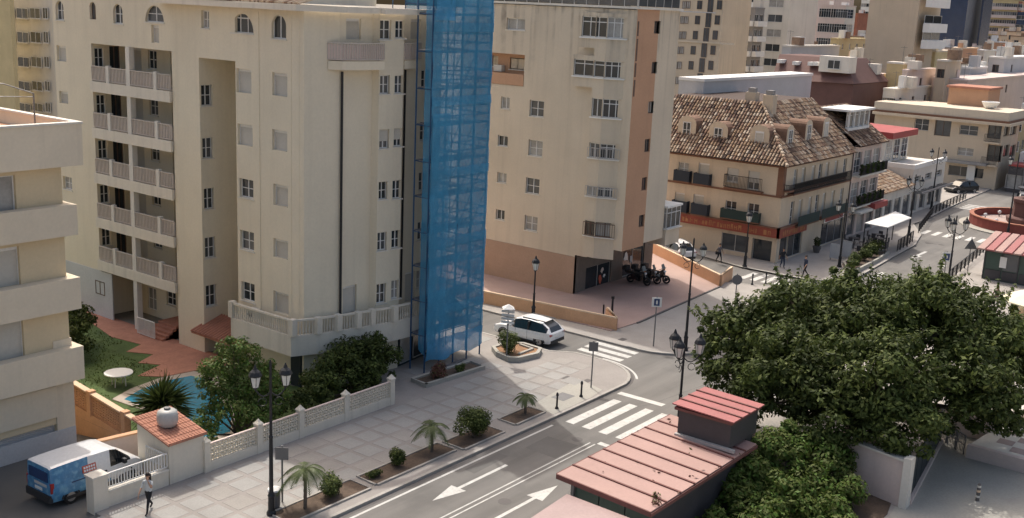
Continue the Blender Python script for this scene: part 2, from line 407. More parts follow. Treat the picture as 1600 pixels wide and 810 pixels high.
def edge_strip(mb, pts, w_, z0, z1, side=1):
    n = len(pts); out = []
    for i in range(n):
        a_ = Vector(pts[max(0, i-1)]); b_ = Vector(pts[min(n-1, i+1)]); d = (b_-a_).normalized(); out.append(Vector(pts[i])+Vector((-d.y, d.x))*w_*side)
    for i in range(n-1):
        p, q, r_, s_ = Vector(pts[i]), Vector(pts[i+1]), out[i+1], out[i]
        mb.hexa([(p.x, p.y, z0), (q.x, q.y, z0), (r_.x, r_.y, z0), (s_.x, s_.y, z0), (p.x, p.y, z1), (q.x, q.y, z1), (r_.x, r_.y, z1), (s_.x, s_.y, z1)])
    return mb
k = MB(); edge_strip(k, [(-60, 30.74)]+[(p[0], p[1]-.005) for p in ARC_A], -.18, -.04, .135, -1)
edge_strip(k, [(p[0]-.01, p[1]) for p in PB[1:-2]], -.18, -.04, .135, -1)
edge_strip(k, PC[2:-2], -.18, -.04, .135, -1); edge_strip(k, PD[:-2], .18, -.04, .135, -1)
struct('kerb', k, 'kerb')
k = MB(); edge_strip(k, [(-60, 30.70)]+[(p[0]+.02, p[1]-.04) for p in ARC_A[:9]], .16, .003, .006, -1)
edge_strip(k, [(p[0]-.05, p[1]-.03) for p in PB[2:11]], .16, .003, .006, -1)
struct('gutter', k, 'kerb_dark')

# loose slabs of the tower pavement, pale squares between pinkish bands
BEDS = [(27.4, 31.55, 31.9, 32.75), (32.4, 31.6, 37.7, 32.75), (38.05, 31.35, 41.1, 32.6), (42.3, 31.5, 44.75, 32.55)]
SLAB = {}
def slab(parent, x, y, sx, sy, z, m):
    key = (round(sx, 2), round(sy, 2), m)
    if key not in SLAB:
        e = .012; SLAB[key] = MB().hexa([(-sx/2, -sy/2, -.02), (sx/2, -sy/2, -.02), (sx/2, sy/2, -.02), (-sx/2, sy/2, -.02), (-sx/2+e, -sy/2+e, .008), (sx/2-e, -sy/2+e, .008), (sx/2-e, sy/2-e, .008), (-sx/2+e, sy/2-e, .008)]).mesh('paving_slab', m)
    return put('paving_slab', SLAB[key], parent, (x, y, z+random.uniform(-.002, .002)))
mat('pave_b', (.305, .285, .262), .85, .09, .5, .08, 14, stain=(.8, .6, .8, (.28, .26, .24)))
nsl = 0
y = 33.3
while y < 44.5:
    x = 21.0
    while x < 53.2:
        ok = (y < 37.5 or x > 41.2) and not (x > 50.6 and y < 33.6) and not (y > 39 and x < 48.4 and y > 41) and not (49.3 < x < 54 and 36.8 < y < 40.9) and not (42 < x < 48.4 and 38 < y < 40)
        if ok: slab(pav_a, x, y, 1.06, 1.06, .12, 'pave' if random.random() < .72 else 'pave_b'); nsl += 1
        x += 1.26
    y += 1.26
# cream edge band with its plain concrete, near the crossing
struct('pavement_band', MB().prism([(44.9, 30.98), (48.5, 30.98), (49.9, 31.2), (50.6, 33.3), (45.0, 32.6)], .1, .129), 'concrete')

# ---- road markings, a few millimetres of paint
def mark(pts, z=.004): return MB().quad(*[(p[0], p[1], z) for p in pts]).build('road_marking', 'line', road)
def bar_u(u0, u1, v, w_): return mark([(u0, v-w_/2), (u1, v-w_/2), (u1, v+w_/2), (u0, v+w_/2)])
bar_u(-60, 43.9, 30.30, .13)
bar_u(-60, 43.3, 27.58, .08); bar_u(-60, 43.3, 27.29, .08); bar_u(-60, 62, 23.72, .13)
for i in range(6): bar_u(44.75, 49.4, 29.85-i*1.02, .52)
mark([(50.3, 27.6), (50.75, 27.6), (50.72, 30.45), (50.27, 30.45)]); mark([(43.35, 26.35), (43.7, 26.35), (43.75, 27.25), (43.4, 27.25)])
mat('patch', (.13, .124, .117), .92, .10, .5, .12, 30, .3); mat('seal', (.12, .115, .11), .8, .2, 1.)
for x0_, y0_, x1_, y1_ in ((40.5, 27.7, 42.6, 29.6), (52.4, 24.2, 57.8, 25.1), (30.2, 24.0, 31.1, 27.1), (57.2, 27.5, 59.4, 29.6), (68, 25.2, 73, 26.1), (36.5, 29.4, 39.2, 30.1)):
    MB().quad((x0_, y0_, .0025), (x1_, y0_+.1, .0025), (x1_-.1, y1_, .0025), (x0_+.05, y1_-.06, .0025)).build('asphalt_patch', 'patch', road)
for P_ in ([(28, 24.6), (33, 24.9), (38, 24.5), (44, 24.8)], [(46, 30.2), (50, 28.2), (55, 27.6), (60, 25.6)], [(60, 24.4), (66, 27.2), (73, 26.7)]):
    k = edge_strip(MB(), P_, .035, .0015, .003, 1); k.build('sealed_crack', 'seal', road)
for q in ((43.2, 28.3, .28), (61, 27, .33), (35.2, 26.6, .3)): MB().tube((q[0], q[1], .0), (q[0], q[1], .0055), q[2], q[2], 18).build('manhole_cover', 'kerb_dark', road)
def arrow(tip, tail, v):
    s_ = 1 if tip > tail else -1; L = 1.75
    mb = MB(); z = .004
    mb.quad((tail, v-.09, z), (tip-s_*L, v-.09, z), (tip-s_*L, v+.09, z), (tail, v+.09, z))
    mb.quad((tip-s_*L, v-.43, z), (tip, v, z), (tip-s_*L, v+.43, z))
    mb.build('road_marking', 'line', road)
arrow(33.1, 38.3, 28.93); arrow(38.1, 33.0, 25.85); arrow(20, 24, 28.93)
k = edge_strip(MB(), arc(51.2, 34.2, 3.75, -58, 5, 10), .14, .003, .005, -1); k.build('road_marking', 'line', road)
for q in ((905, 545, 972, 564), (916, 540, 984, 558.5), (930, 535, 995, 553), (945, 531, 1003, 547)):
    p0, p1 = on_z(q[0], q[1]), on_z(q[2], q[3]); mark([(p0.x-.26, p0.y), (p0.x+.26, p0.y), (p1.x+.26, p1.y), (p1.x-.26, p1.y)])
for i in range(7): bar_u(81.0+.0, 83.7, 38.0-i*.95, .5)
for q in ((1228, 452), (1266, 460), (1280, 449), (1300, 455)):
    p0 = on_z(*q); mark([(p0.x-.3, p0.y-1.3), (p0.x+.3, p0.y-1.3), (p0.x+.3, p0.y+1.3), (p0.x-.3, p0.y+1.3)])
bar_u(88.5, 92.5, 30.3, .35); bar_u(98, 99.6, 27.3, .3)
mark([(100.6, 30.35), (104.4, 30.35), (104.4, 30.65), (100.6, 30.65)]); mark([(100.6, 30.35), (101.8, 30.05), (101.8, 30.95)])
for i in range(6): bar_u(113.2, 115.6, 28.2+i*1.1, .5)
for i in range(4): mark([(133+i*1.1, 33.2), (133.5+i*1.1, 33.2), (133.5+i*1.1, 35.8), (133+i*1.1, 35.8)])

# ---- planting beds beside the kerb
for i, (x0, y0, x1, y1) in enumerate(BEDS):
    struct('planting_bed', MB().prism([(x0, y0), (x1, y0), (x1, y1), (x0, y1)], .05, .16), 'soil')
    k = MB(); edge_strip(k, [(x0, y0), (x1, y0), (x1, y1), (x0, y1), (x0, y0)], .11, .06, .2, -1); struct('bed_edging', k, 'kerb')
# ---- garden of the tower
gz = .0
pool_p = [(31.2, 46.2), (31.0, 48.6), (32.3, 49.2), (34, 49.5), (35.6, 49.2), (35.9, 47.8), (34.6, 45.5), (33.5, 43), (32, 41.2), (30.4, 41.2), (29.9, 42.6), (30.6, 44.6)]
struct('lawn', MB().prism([(28.3, 38.2), (40.3, 38.2), (40.3, 43), (38.5, 44), (38.5, 72), (28.3, 72)], -.02, .02), 'lawn')
cx_, cy_ = 32.9, 45.6
deck = [(cx_+(x-cx_)*1.22, cy_+(y-cy_)*1.16) for x, y in pool_p]
struct('pool_edge', MB().prism(deck, .0, .06), 'pool_tile')
struct('pool_water', MB().prism(pool_p, .02, .075), 'pool')
path = [(39, 72), (37.9, 70), (37.4, 62), (36.6, 58.5), (37.0, 56.0), (35.6, 55.4), (36.4, 53.9), (34.9, 53.2), (35.6, 52), (33.6, 51.3), (34.5, 50.2), (37.6, 49.6), (39, 49)]
struct('garden_path', MB().prism(path, .0, .05), 'terracotta')
gr = MB()
for i in range(5200):
    x = random.uniform(28.6, 38); y_ = random.uniform(49, 70)
    if x > 37.0-(70-y_)*.03 or (y_ < 51 and x > 30.8) or (x > 35.2 and y_ < 57): continue
    t = random.uniform(0, 3.14); c, s_ = math.cos(t)*.035, math.sin(t)*.035; h = random.uniform(.05, .13); dx, dy = random.uniform(-.05, .05), random.uniform(-.05, .05)
    gr.quad((x-c, y_-s_, .02), (x+c, y_+s_, .02), (x+dx, y_+dy, .02+h))
o = gr.build('grass', 'leaf_mid'); o['kind'] = 'stuff'
# ---- courtyard, bottom right
struct('courtyard', MB().prism([(42, 13.2), (45.5, 13.35), (57.2, 14.6), (62, 12.2), (60, 8.9), (57, 9.3), (54.3, 9.9), (50.8, 9.05), (50, 4), (42, 4)][::-1], .1, .126), 'concrete')
chk = struct('chequered_paving', MB().prism([(54.7, 12.7), (57.6, 12.4), (72, 13.0), (72, -4), (54.6, -4)][::-1], .1, .75), 'offwhite')
for i in range(14):
    for j in range(8):
        if (i+j) % 2: slab(chk, 55.6+i*.8, 11.4-j*.8, .78, .78, .75, 'pave_pink')

# ================================================================== TOWER
tw = thing('apartment_tower', 'tall cream apartment tower with stacked balconies and rounded corner, partly wrapped in blue netting', 'building', (44, 56, 0))
F1 = Face((38.7, 67.0), (0, -1)); S = lambda v: 67.0-v
ZT = 20.35
wall = MB()
# far left end strip with a window column
colA = wins(tw, F1, [(88, 71, 104, 97), (92, 142, 107, 163)], 'shut')+wins(tw, F1, [(98, 275, 113, 298), (104, 345, 117, 365)], 'cross')
top_l = [F1.rect(86, 1, 100, 32)]; window(tw, F1, top_l[0], 'cross')
F1.wall(wall, 0, S(62.8), 0, 23, colA+top_l)
F1.wall(wall, S(62.8), S(54.6), 17.55, 23, wins(tw, F1, [(139, 3, 150, 31)], 'brown')+wins(tw, F1, [(176, 6, 192, 38)], 'cross')+wins(tw, F1, [(226, 8, 256, 36)], 'cross')+wins(tw, F1, [(236, 39, 249, 68)], 'shut'))
F1.wall(wall, S(54.6), S(52.1), 0, 23)
F1.wall(wall, S(52.1), S(48.9), 17.35, 23, wins(tw, F1, [(314, 16, 327, 45)], 'cross'))
gd = wins(tw, F1, [(369, 107, 393, 147), (371, 193, 395, 230)], 'shut')+wins(tw, F1, [(374, 278, 396, 312), (375, 359, 397, 394), (377, 439, 398, 474)], 'cross')
ge = wins(tw, F1, [(425, 113, 449, 152), (425, 202, 449, 238), (427, 287, 450, 325), (427, 372, 450, 407), (427, 454, 451, 494)], 'shut')
fan = F1.rect(361, 20, 396, 53); window(tw, F1, fan, 'multi'); ar = F1.rect(424, 23, 447, 62); window(tw, F1, ar, 'slide')
F1.wall(wall, S(48.9), S(43.4), 0, ZT, gd+ge+[fan, ar])
def arch_fill(h, full=False, mb=None, face=F1):
    """plaster spandrels that turn a square opening into an arched one"""
    a0, z0, a1, z1 = h; c = (a0+a1)/2; r = (a1-a0)/2; rz = min(r, (z1-z0)) if not full else (z1-z0)
    n = 8
    for sgn in (-1, 1):
        P = [(c+sgn*r, z1+.01)]+[(c+sgn*r*math.cos(math.pi/2*k/n), z1-rz+rz*math.sin(math.pi/2*k/n)) for k in range(n+1)]
        i = len(mb.v)
        for t in (.004, .16): mb.v += [tuple(face.P(a_, t, z_)) for a_, z_ in P]
        m = len(P); mb.f.append(tuple(range(i, i+m))); mb.m.append(0)
        for q in range(m): mb.f.append((i+q, i+(q+1) % m, i+m+(q+1) % m, i+m+q)); mb.m.append(0)
for q, fl in ((fan, True), (ar, False), (top_l[0], False), (F1.rect(176, 6, 192, 38), False), (F1.rect(139, 3, 150, 31), False), (F1.rect(226, 8, 256, 36), True)):
    sp = MB(); arch_fill(q, fl, sp); o = sp.build('arch_infill', 'cream', tw); o['kind'] = 'stuff'
# notch with its column of windows
FN = Face((38.7, 52.1), (1, 0))
nh = wins(tw, FN, [(314, 133, 332, 165), (316, 216, 333, 247), (318.5, 295, 335, 326), (320, 372, 337, 402), (321.5, 447, 339, 477)], 'cross')
FN.wall(wall, 0, 3, 0, 17.35, nh, .12)
Face((41.7, 52.1), (0, -1)).wall(wall, 0, 3.2, 0, 17.35)
wall.box(38.72, 48.9, 17.353, 41.7, 52.1, 17.6)
wall.box(38.72, 54.6, 17.553, 41.2, 62.8, 17.9)
wall.quad((38.7, 54.6, 0), (41.2, 54.6, 0), (41.2, 54.6, 17.6), (38.7, 54.6, 17.6))
# rounded corner: C1, M, bay W, street side
P0, P1, P2, P3, P4 = (38.7, 43.4), (40.55, 42.73), (42.95, 42.73), (43.02, 42.27), (44.6, 41.98)
def seg(a, b, holes=(), z0=0., z1=ZT, mb=None, depth=.12):
    f = Face(a, (b[0]-a[0], b[1]-a[1])); f.wall(mb or wall, 0, math.hypot(b[0]-a[0], b[1]-a[1]), z0, z1, holes, depth); return f
FC = Face(P0, (P1[0]-P0[0], P1[1]-P0[1])); seg(P0, P1)
FM = Face(P1, (1, 0)); d1 = FM.rect(541, 29, 564, 62); d2 = FM.rect(536, 449, 557, 487)
window(tw, FM, d1, 'shut'); window(tw, FM, d2, 'shut'); seg(P1, P2, [d1, d2])
seg(P2, P3)
FW = Face(P3, (P4[0]-P3[0], P4[1]-P3[1]))
wr = wins(tw, FW, [(594, 31, 611, 62), (618, 32, 634, 60), (594, 118, 609, 147), (617, 118, 632, 146), (592, 285, 605, 311), (613.5, 282.5, 628, 310), (590, 364, 604, 391), (612, 361, 627, 387), (588.5, 445, 603, 473), (611.5, 439, 626, 466)], 'cross')
wr += wins(tw, FW, [(593, 203, 608, 232), (615.5, 201, 630, 229)], 'shut60')
seg(P3, P4, wr); seg(P4, (44.65, 42.7))
FU = Face((44.65, 42.7), (1, 0)); d3 = FU.rect(642, 30, 657, 62); d4 = FU.rect(633, 427, 648, 470); window(tw, FU, d3, 'shut'); window(tw, FU, d4, 'shut')
extra = [(2.2+k*0, 4.3+2.94*i, 3.1, 5.4+2.94*i) for i in range(5) for k in (0,)]
for h in extra: window(tw, FU, h, 'cross')
FU.wall(wall, 0, 3.95, 0, ZT, [d3, d4]+extra)
wall.quad((48.6, 42.7, 0), (48.6, 67, 0), (48.6, 67, ZT), (48.6, 42.7, ZT))
wall.build('wall', 'cream', tw)
body = [(39.1, 66.9), (39.1, 63.3), (41.45, 63.3), (41.45, 54.4), (39.1, 54.4), (39.1, 52.4), (42, 52.4), (42, 48.7), (39.1, 48.7), (39.1, 43.8), (40.7, 43.15), (43.2, 43.15), (43.4, 42.7), (44.5, 42.5), (44.8, 43.1), (48.5, 43.1), (48.5, 66.9), (39.1, 66.9)]
MB().prism(body[::-1], .05, ZT-.05).build('core', 'cream', tw)
pen = MB().prism([(41.5, 46.5), (47, 46.5), (47, 66), (41.5, 66)], ZT+.2, 23.2); pen.build('penthouse', 'cream_light', tw)
cor = MB(); edge_strip(cor, [(38.55, 55.5), (38.55, 43.3), (40.4, 42.5), (42.8, 42.5), (42.9, 42.1), (44.7, 41.8), (48.7, 42.5)], -.6, 20.22, 20.52, 1)
cor.prism([(39, 55.4), (39, 43.8), (44, 43), (48.4, 43.2), (48.4, 55.4)], 20.1, 20.45)
cor.build('cornice', 'cream_light', tw)
tl = MB()
for i in range(90): y_ = 55.2-i*.131; tl.tube((38.45, y_, 20.58), (39.5, y_, 20.85), .06, .06, 5, random.choice((0, 1, 2)))
o = tl.build('cornice_tiles', [TILES[0], TILES[5], TILES[2]], tw); o['kind'] = 'stuff'
pp = MB().tube((40.62, 42.6, 3), (40.62, 42.6, 17.2), .07); pp.tube((45.45, 42.62, 4), (45.45, 42.62, 17.2), .06); pp.build('drainpipe', 'iron', tw)
# plaster bands beside the left columns
pl = MB()
for px_ in (455, 468):
    a_ = F1.px(px_, 250)[0]; F1.box(pl, a_-.03, a_+.03, -.015, .02, 3, ZT-.3)
for px_ in (406,): a_ = F1.px(px_, 250)[0]; F1.box(pl, a_-.35, a_+.02, -.03, .02, 3.2, ZT-.3)
pl.build('pilaster', 'cream', tw)

# balconies: slabs with fascia, balustrade, posts
FB = Face((41.15, 62.8), (0, -1)); FSD = Face((38.7, 62.8), (1, 0)); sdh = []; sdw = MB()
back = MB(); bh = []
RT = [16.2, 13.32, 10.46, 7.6, 4.8]
for k, rt in enumerate(RT):
    fz = rt-.98
    sl_ = MB().box(38.55, 54.65, fz-.55, 41.15, 62.78, fz); sl_.box(38.50, 54.62, fz-.60, 38.62, 62.79, fz+.04)
    b_ = sl_.build('balcony', 'cream_light', tw)
    rl = MB(); railing(rl, (38.62, 62.7), (38.62, 54.7), fz+.04, .95, .15, .03, .045); r_ = rl.build('balustrade', 'balu', b_); r_['kind'] = 'stuff'
    for v_ in (60.9, 56.05): MB().box(38.52, v_-.14, fz+.04, 38.74, v_+.14, fz+1.08).build('post', 'offwhite', b_)
    scr = MB().quad((38.70, 62.7, fz+.1), (38.70, 54.7, fz+.1), (38.70, 54.7, fz+.9), (38.70, 62.7, fz+.9)); scr.build('screen', 'pinkwhite', b_)
    for (a0, a1, h0, h1, st) in ((.6, 1.6, .02, 2.1, 'shut'), (2.3, 3.2, .9, 2.05, 'cross'), (4.6, 5.5, .02, 2.1, 'shut'), (6.1, 7.0, .9, 2.0, 'cross'), (7.3, 7.95, .02, 2.1, 'slide')):
        h = (a0, fz+h0, a1, fz+h1); bh.append(h)
        if st == 'door': window(tw, FB, h, 'brown', .1, 'door', 0)
        else: window(tw, FB, h, st, .1)
for k, rt in enumerate(RT):
    fz = rt-.98
    for (a0, a1, h0, h1, st_k) in ((.22, .85, .85, 2.05, 'cross'), (1.25, 2.0, .02, 2.15, 'brown')):
        h = (a0, fz+h0, a1, fz+h1); sdh.append(h); window(tw, FSD, h, st_k, .1, 'door' if st_k == 'brown' else None, 0)
FSD.wall(sdw, 0, 2.45, 0, 17.6, sdh, .16); sdw.build('recess_wall', 'cream', tw)
gh = [FB.rect(192, 433, 219, 488), FB.rect(230, 448, 245, 487), FB.rect(260, 453, 275, 480)]
window(tw, FB, gh[0], 'grid', .1); window(tw, FB, gh[1], 'door', .1); window(tw, FB, gh[2], 'cross', .1)
bh = [h for h in bh]+gh
FB.wall(back, 0, 8.2, 0, 17.6, bh, .14); back.build('recess_wall', 'cream', tw)
MB().box(38.56, 58.6, 0, 38.92, 58.98, 17.55).build('column', 'offwhite', tw)
gw = MB().box(38.66, 61.5, 0, 38.74, 66.9, 3.1); gw.build('ground_panel', 'lightgrey', tw)
h = F1.rect(150, 437, 165, 463); window(tw, F1, h, 'brown', -.06)
st_ = MB()
for i in range(5): st_.box(38.2+i*.25, 55.6, 0, 40.7, 57.4, .16*(i+1))
st_.build('entrance_steps', 'terracotta', tw)
rl = MB(); railing(rl, (38.1, 58), (38.1, 56.2), .05, 1.1, .12, .02); rl.build('gate_rail', 'white', tw)
# canopy of red tiles at the foot of the notch
cn = MB().hexa([(38.0, 48.0, 1.35), (38.0, 52.4, 1.35), (40, 52.4, 2.0), (40, 48.0, 2.0), (38.0, 48.0, 1.47), (38.0, 52.4, 1.47), (40, 52.4, 2.12), (40, 48.0, 2.12)])
for i in range(18): y_ = 48.1+i*.25; cn.tube((37.95, y_, 1.49), (40, y_, 2.14), .075, .075, 5)
cn.build('tiled_canopy', 'terracotta', tw)
# round upper balconies either side of the bay
for pts, nm in (([(39.9, 42.9), (40.3, 42.25), (41.4, 41.9), (42.96, 41.8), (42.96, 42.7), (40.5, 42.72)], 0), ([(44.66, 41.95), (45.6, 41.98), (46.3, 42.2), (46.5, 42.68), (44.66, 42.68)], 1)):
    b_ = MB().prism(pts, 17.3, 17.75).build('balcony', 'cream', tw)
    rl = MB(); q = pts[:4] if nm == 0 else pts[:4]
    for a_, c_ in zip(q, q[1:]): railing(rl, (a_[0], a_[1]+.05), (c_[0], c_[1]+.05), 17.75, .95, .13, .022, .04)
    r_ = rl.build('balustrade', 'balu', b_); r_['kind'] = 'stuff'
    sc = MB()
    for a_, c_ in zip(q, q[1:]): sc.quad((a_[0], a_[1]+.09, 17.8), (c_[0], c_[1]+.09, 17.8), (c_[0], c_[1]+.09, 18.6), (a_[0], a_[1]+.09, 18.6))
    sc.build('screen', 'pinkwhite', b_)
# first-floor terrace
TP = [(37.75, 48.4), (37.75, 43.35), (39.0, 42.75), (41.3, 42.05), (43.6, 41.5), (46.4, 41.3)]
ter = MB().prism([(q[0]+.07, q[1]+.07) for q in TP]+[(46.4, 42.68), (44.7, 42.66), (42.9, 42.66), (40.5, 42.68), (38.69, 43.38), (38.69, 48.4)], 2.35, 2.75)
for a_, c_ in zip(TP, TP[1:]): edge_strip(ter, [a_, c_], .22, 2.05, 3.2)
for a_, c_ in zip(TP, TP[1:]): edge_strip(ter, [(a_[0], a_[1]), (c_[0], c_[1])], .16, 3.98, 4.08)
t_ = ter.build('terrace', 'cream_light', tw)
for p in TP+[(42.25, 41.92), (40.15, 42.4)]: MB().box(p[0]-.05, p[1]-.17, 3.2, p[0]+.30, p[1]+.17, 4.12).build('post', 'cream_light', t_)
bl = MB()
for a_, c_ in zip(TP, TP[1:]):
    A_, C_ = Vector(a_), Vector(c_); L_ = (C_-A_).length; n = int(L_/.17); d = (C_-A_).normalized(); q = Vector((-d.y, d.x))
    for i in range(1, n):
        c = A_+(C_-A_)*i/n+q*.1; bl.lathe((c.x, c.y, 3.2), [(.035, 0), (.06, .2), (.03, .42), (.045, .6), (.04, .78)], 5)
o = bl.build('baluster', 'cream_light', t_); o['kind'] = 'stuff'
ac = MB().box(38.15, 46.9, 3.25, 38.65, 47.6, 3.8); ac.tube((38.13, 47.25, 3.52), (38.16, 47.25, 3.52), .2, .2, 12, 1); ac.build('air_conditioner', ['offwhite', 'iron'], tw)
# dark glazed ground storey below the terrace
GP = [(38.69, 44.4), (38.69, 43.6), (40.5, 42.9), (44.5, 42.1), (48.6, 42.66)]
gs = MB()
for a_, c_ in zip(GP, GP[1:]): Face(a_, (c_[0]-a_[0], c_[1]-a_[1])).box(gs, 0, math.hypot(c_[0]-a_[0], c_[1]-a_[1]), -.05, .02, .0, 2.34)
gs.build('ground_storey', 'planter_green', tw)
FS = Face((44.6, 42.05), (4, .6))
for i in range(3): window(tw, FS, (.2+i*1.3, .3, 1.3+i*1.3, 2.2), 'shop', -.12)

# ---- scaffold under blue netting
sf = thing('scaffold', 'tall scaffold wrapped in blue debris netting on the corner of the cream tower', 'scaffold', (47.5, 41, .12))
US = [45.0, 46.25, 47.5, 48.75, 50.0]; VS = [40.25, 41.35]
pl = MB()
for u in US:
    for v in VS: pl.tube((u, v, .12), (u, v, 23), .05, .05, 6)
for v in (43, 45, 47): pl.tube((50.0, v, .12), (50.0, v, 23), .035, .035, 6); pl.tube((48.9, v, .12), (48.9, v, 23), .03, .03, 5)
o = pl.build('standard', 'pole_blue', sf)
lg = MB(); zz = 2.3
while zz < 23:
    for h in (0, .5, 1.0):
        lg.tube((45, 40.25, zz+h), (50, 40.25, zz+h), .036, .036, 5); lg.tube((50, 40.25, zz+h), (50, 47, zz+h), .036, .036, 5)
    lg.tube((45, 41.35, zz), (50, 41.35, zz), .028, .028, 5)
    for u in US: lg.tube((u, 40.25, zz), (u, 41.35, zz), .028, .028, 5)
    for i in range(4): lg.tube((US[i], 40.27, zz), (US[i+1], 40.27, zz+2), .022, .022, 5)
    zz += 2
lg.build('ledger', 'pole_blue', sf)
zz = 2.3
while zz < 22.5:
    for j in range(3): MB().box(45.02, 40.30+j*.34, zz+.04, 49.98, 40.61+j*.34, zz+.09).build('plank', 'plank', sf)
    MB().box(49.05, 41.4, zz+.04, 49.95, 47, zz+.09).build('plank', 'plank', sf); zz += 2
def netting(name, a, b, z0, z1, m, amp=.05, nu=14, off=0.):
    mb = MB(); A_, B_ = Vector(a), Vector(b); d = (B_-A_).normalized(); q = Vector((-d.y, d.x)); nz = int((z1-z0)/.5)
    P = [[None]*(nu+1) for _ in range(nz+1)]
    for j in range(nz+1):
        for i in range(nu+1):
            z = z0+(z1-z0)*j/nz; w_ = amp*math.sin(i*1.9+j*.35+off)*math.cos(j*1.571+.6)+random.uniform(-.3, .3)*amp
            p = A_+(B_-A_)*i/nu+q*w_
            if z0 < 3 and j == 0: z += .13*math.sin(i*.8+off)
            P[j][i] = (p.x, p.y, z)
    for j in range(nz+1): mb.v += P[j]
    for j in range(nz):
        for i in range(nu): k_ = j*(nu+1)+i; mb.f.append((k_, k_+1, k_+nu+2, k_+nu+1)); mb.m.append(0)
    return mb.build(name, m, sf, smooth=True)
netting('netting', (44.95, 40.16), (50.06, 40.16), 1.5, 23, 'net', .06, 20)
netting('netting', (45.0, 40.75), (45.0, 40.2), 1.3, 23, 'net', .03, 4, 2)
netting('netting', (50.08, 40.2), (50.08, 47), 1.6, 23, 'net', .06, 16, 4)
netting('netting', (45.0, 40.10), (46.6, 40.10), 20, 23, 'net_dense', .08, 6, 1)
netting('netting', (45.0, 40.10), (46.5, 40.10), 1.4, 15, 'net', .05, 6, 5)
for zz in (3.4, 7.4, 11.4, 15.4, 19.4): netting('netting', (44.95, 40.11), (50.06, 40.11), zz, zz+.5, 'net', .02, 14, zz)
netting('netting', (44.95, 40.08), (50.0, 40.08), .75, 2.0, 'net_dense', .08, 16, 7)

# ================================================================== NEAR LEFT: yellow block, walls, van
yb = thing('apartment_block', 'yellow apartment block with cream balcony bands and grey garage door at the left edge', 'building', (20, 50, 0))
FY = Face((0, 45.3), (1, 0))           # s = x
EX = 26.2
wy = MB(); hy = []
for q, st in (((-40, 280, 27, 335), 'slide'), ((-60, 398, 33, 446), 'shut'), ((-60, 512, 40, 572), 'shut')):
    h = FY.rect(*q); hy.append(h); window(yb, FY, h, st, .16, None, 2)
for (z0, st) in ((9.6, 'slide'), (6.2, 'shut'), (2.9, 'slide')):
    for x in (3, 9, 14): h = (x, z0, x+2.2, z0+1.4); hy.append(h); window(yb, FY, h, st, .16)
zg = [FY.px(50, y)[1] for y in (255, 310, 380, 445, 500, 560, 615, 665)]
FY.wall(wy, -10, EX, 2.2, 13.3, hy, .22)
garage = (14, .05, 25.35, FY.px(98, 660)[1])
FY.wall(wy, -10, EX, 0, 2.2, [garage], .3)
wy.quad((EX, 45.3, -3), (EX, 60, -3), (EX, 60, 14.4), (EX, 45.3, 14.4))
wy.build('wall', 'yellow_wall', yb)
MB().prism([(-10, 45.7), (EX-.02, 45.7), (EX-.02, 60), (-10, 60)], -3, 14.4).build('core', 'yellow_wall', yb)
gd_ = MB(); n = 14
for i in range(n): z0 = garage[1]+(garage[3]-garage[1])*i/n; z1 = garage[1]+(garage[3]-garage[1])*(i+1)/n-.012; FY.box(gd_, garage[0], garage[2], .2, .26, z0, z1)
gd_.build('garage_door', 'lightgrey', yb)
def band(y0, y1, m='band', out=.55, yx=60):
    z1_, z0_ = FY.px(yx, y0, -out)[1], FY.px(yx, y1, -out)[1]
    MB().box(-10, 45.3-out, z0_, EX+.35, 45.28, z1_).build('balcony_band', m, yb)
    MB().box(EX+.02, 45.3, z0_, EX+.35, 60, z1_).build('balcony_band', m, yb)
for y0, y1 in ((327, 376), (445, 496), (557, 610)): band(y0, y1)
MB().box(-10, 45.2, .0, EX+.05, 45.29, .9).build('plinth', 'lightgrey', yb)
MB().box(25.36, 45.24, .0, EX+.06, 45.6, 5.2).build('pier', 'band', yb)
MB().box(-10, 45.2, FY.px(50, 662)[1], 25.4, 45.29, FY.px(50, 612)[1]).build('lintel', 'band', yb)
# roof terrace with parapet and its cap, terracotta floor
pz = 15.05
MB().box(-10, 44.75, 13.2, EX+.75, 44.98, pz).box(EX+.52, 44.98, 13.2, EX+.75, 57, pz).box(-10, 45.0, 13.2, EX+.5, 45.28, 13.35).build('parapet', 'band', yb)
MB().box(-10, 44.70, pz+.003, EX+.80, 45.03, pz+.09).build('coping', 'offwhite', yb); MB().box(EX+.47, 45.03, pz+.003, EX+.80, 57, pz+.09).build('coping', 'offwhite', yb)
MB().box(-10, 44.99, 14.35, EX+.51, 57, 14.47).build('roof_deck', 'peach', yb)
MB().box(-10, 57, 14.3, EX+.8, 57.3, pz+.05).build('parapet', 'peach', yb)
an = thing('antenna', 'thin bent aerial pole rising from the terracotta roof terrace', 'antenna', (25.6, 46.2, 14.47))
q = [(25.6, 46.2, 14.47), (25.6, 46.2, 16.3)]
MB().path(q, .035).build('mast', 'iron_grey', an)
MB().path([(25.6, 46.2, 16.3), (24.6, 46.8, 16.7), (23.6, 47.6, 16.75)], .025, 5).build('boom', 'iron_grey', an)
MB().path([(25.6, 46.2, 16.15), (24.3, 46.4, 16.2), (23.2, 46.6, 16.15)], .02, 5).build('boom', 'iron_grey', an)

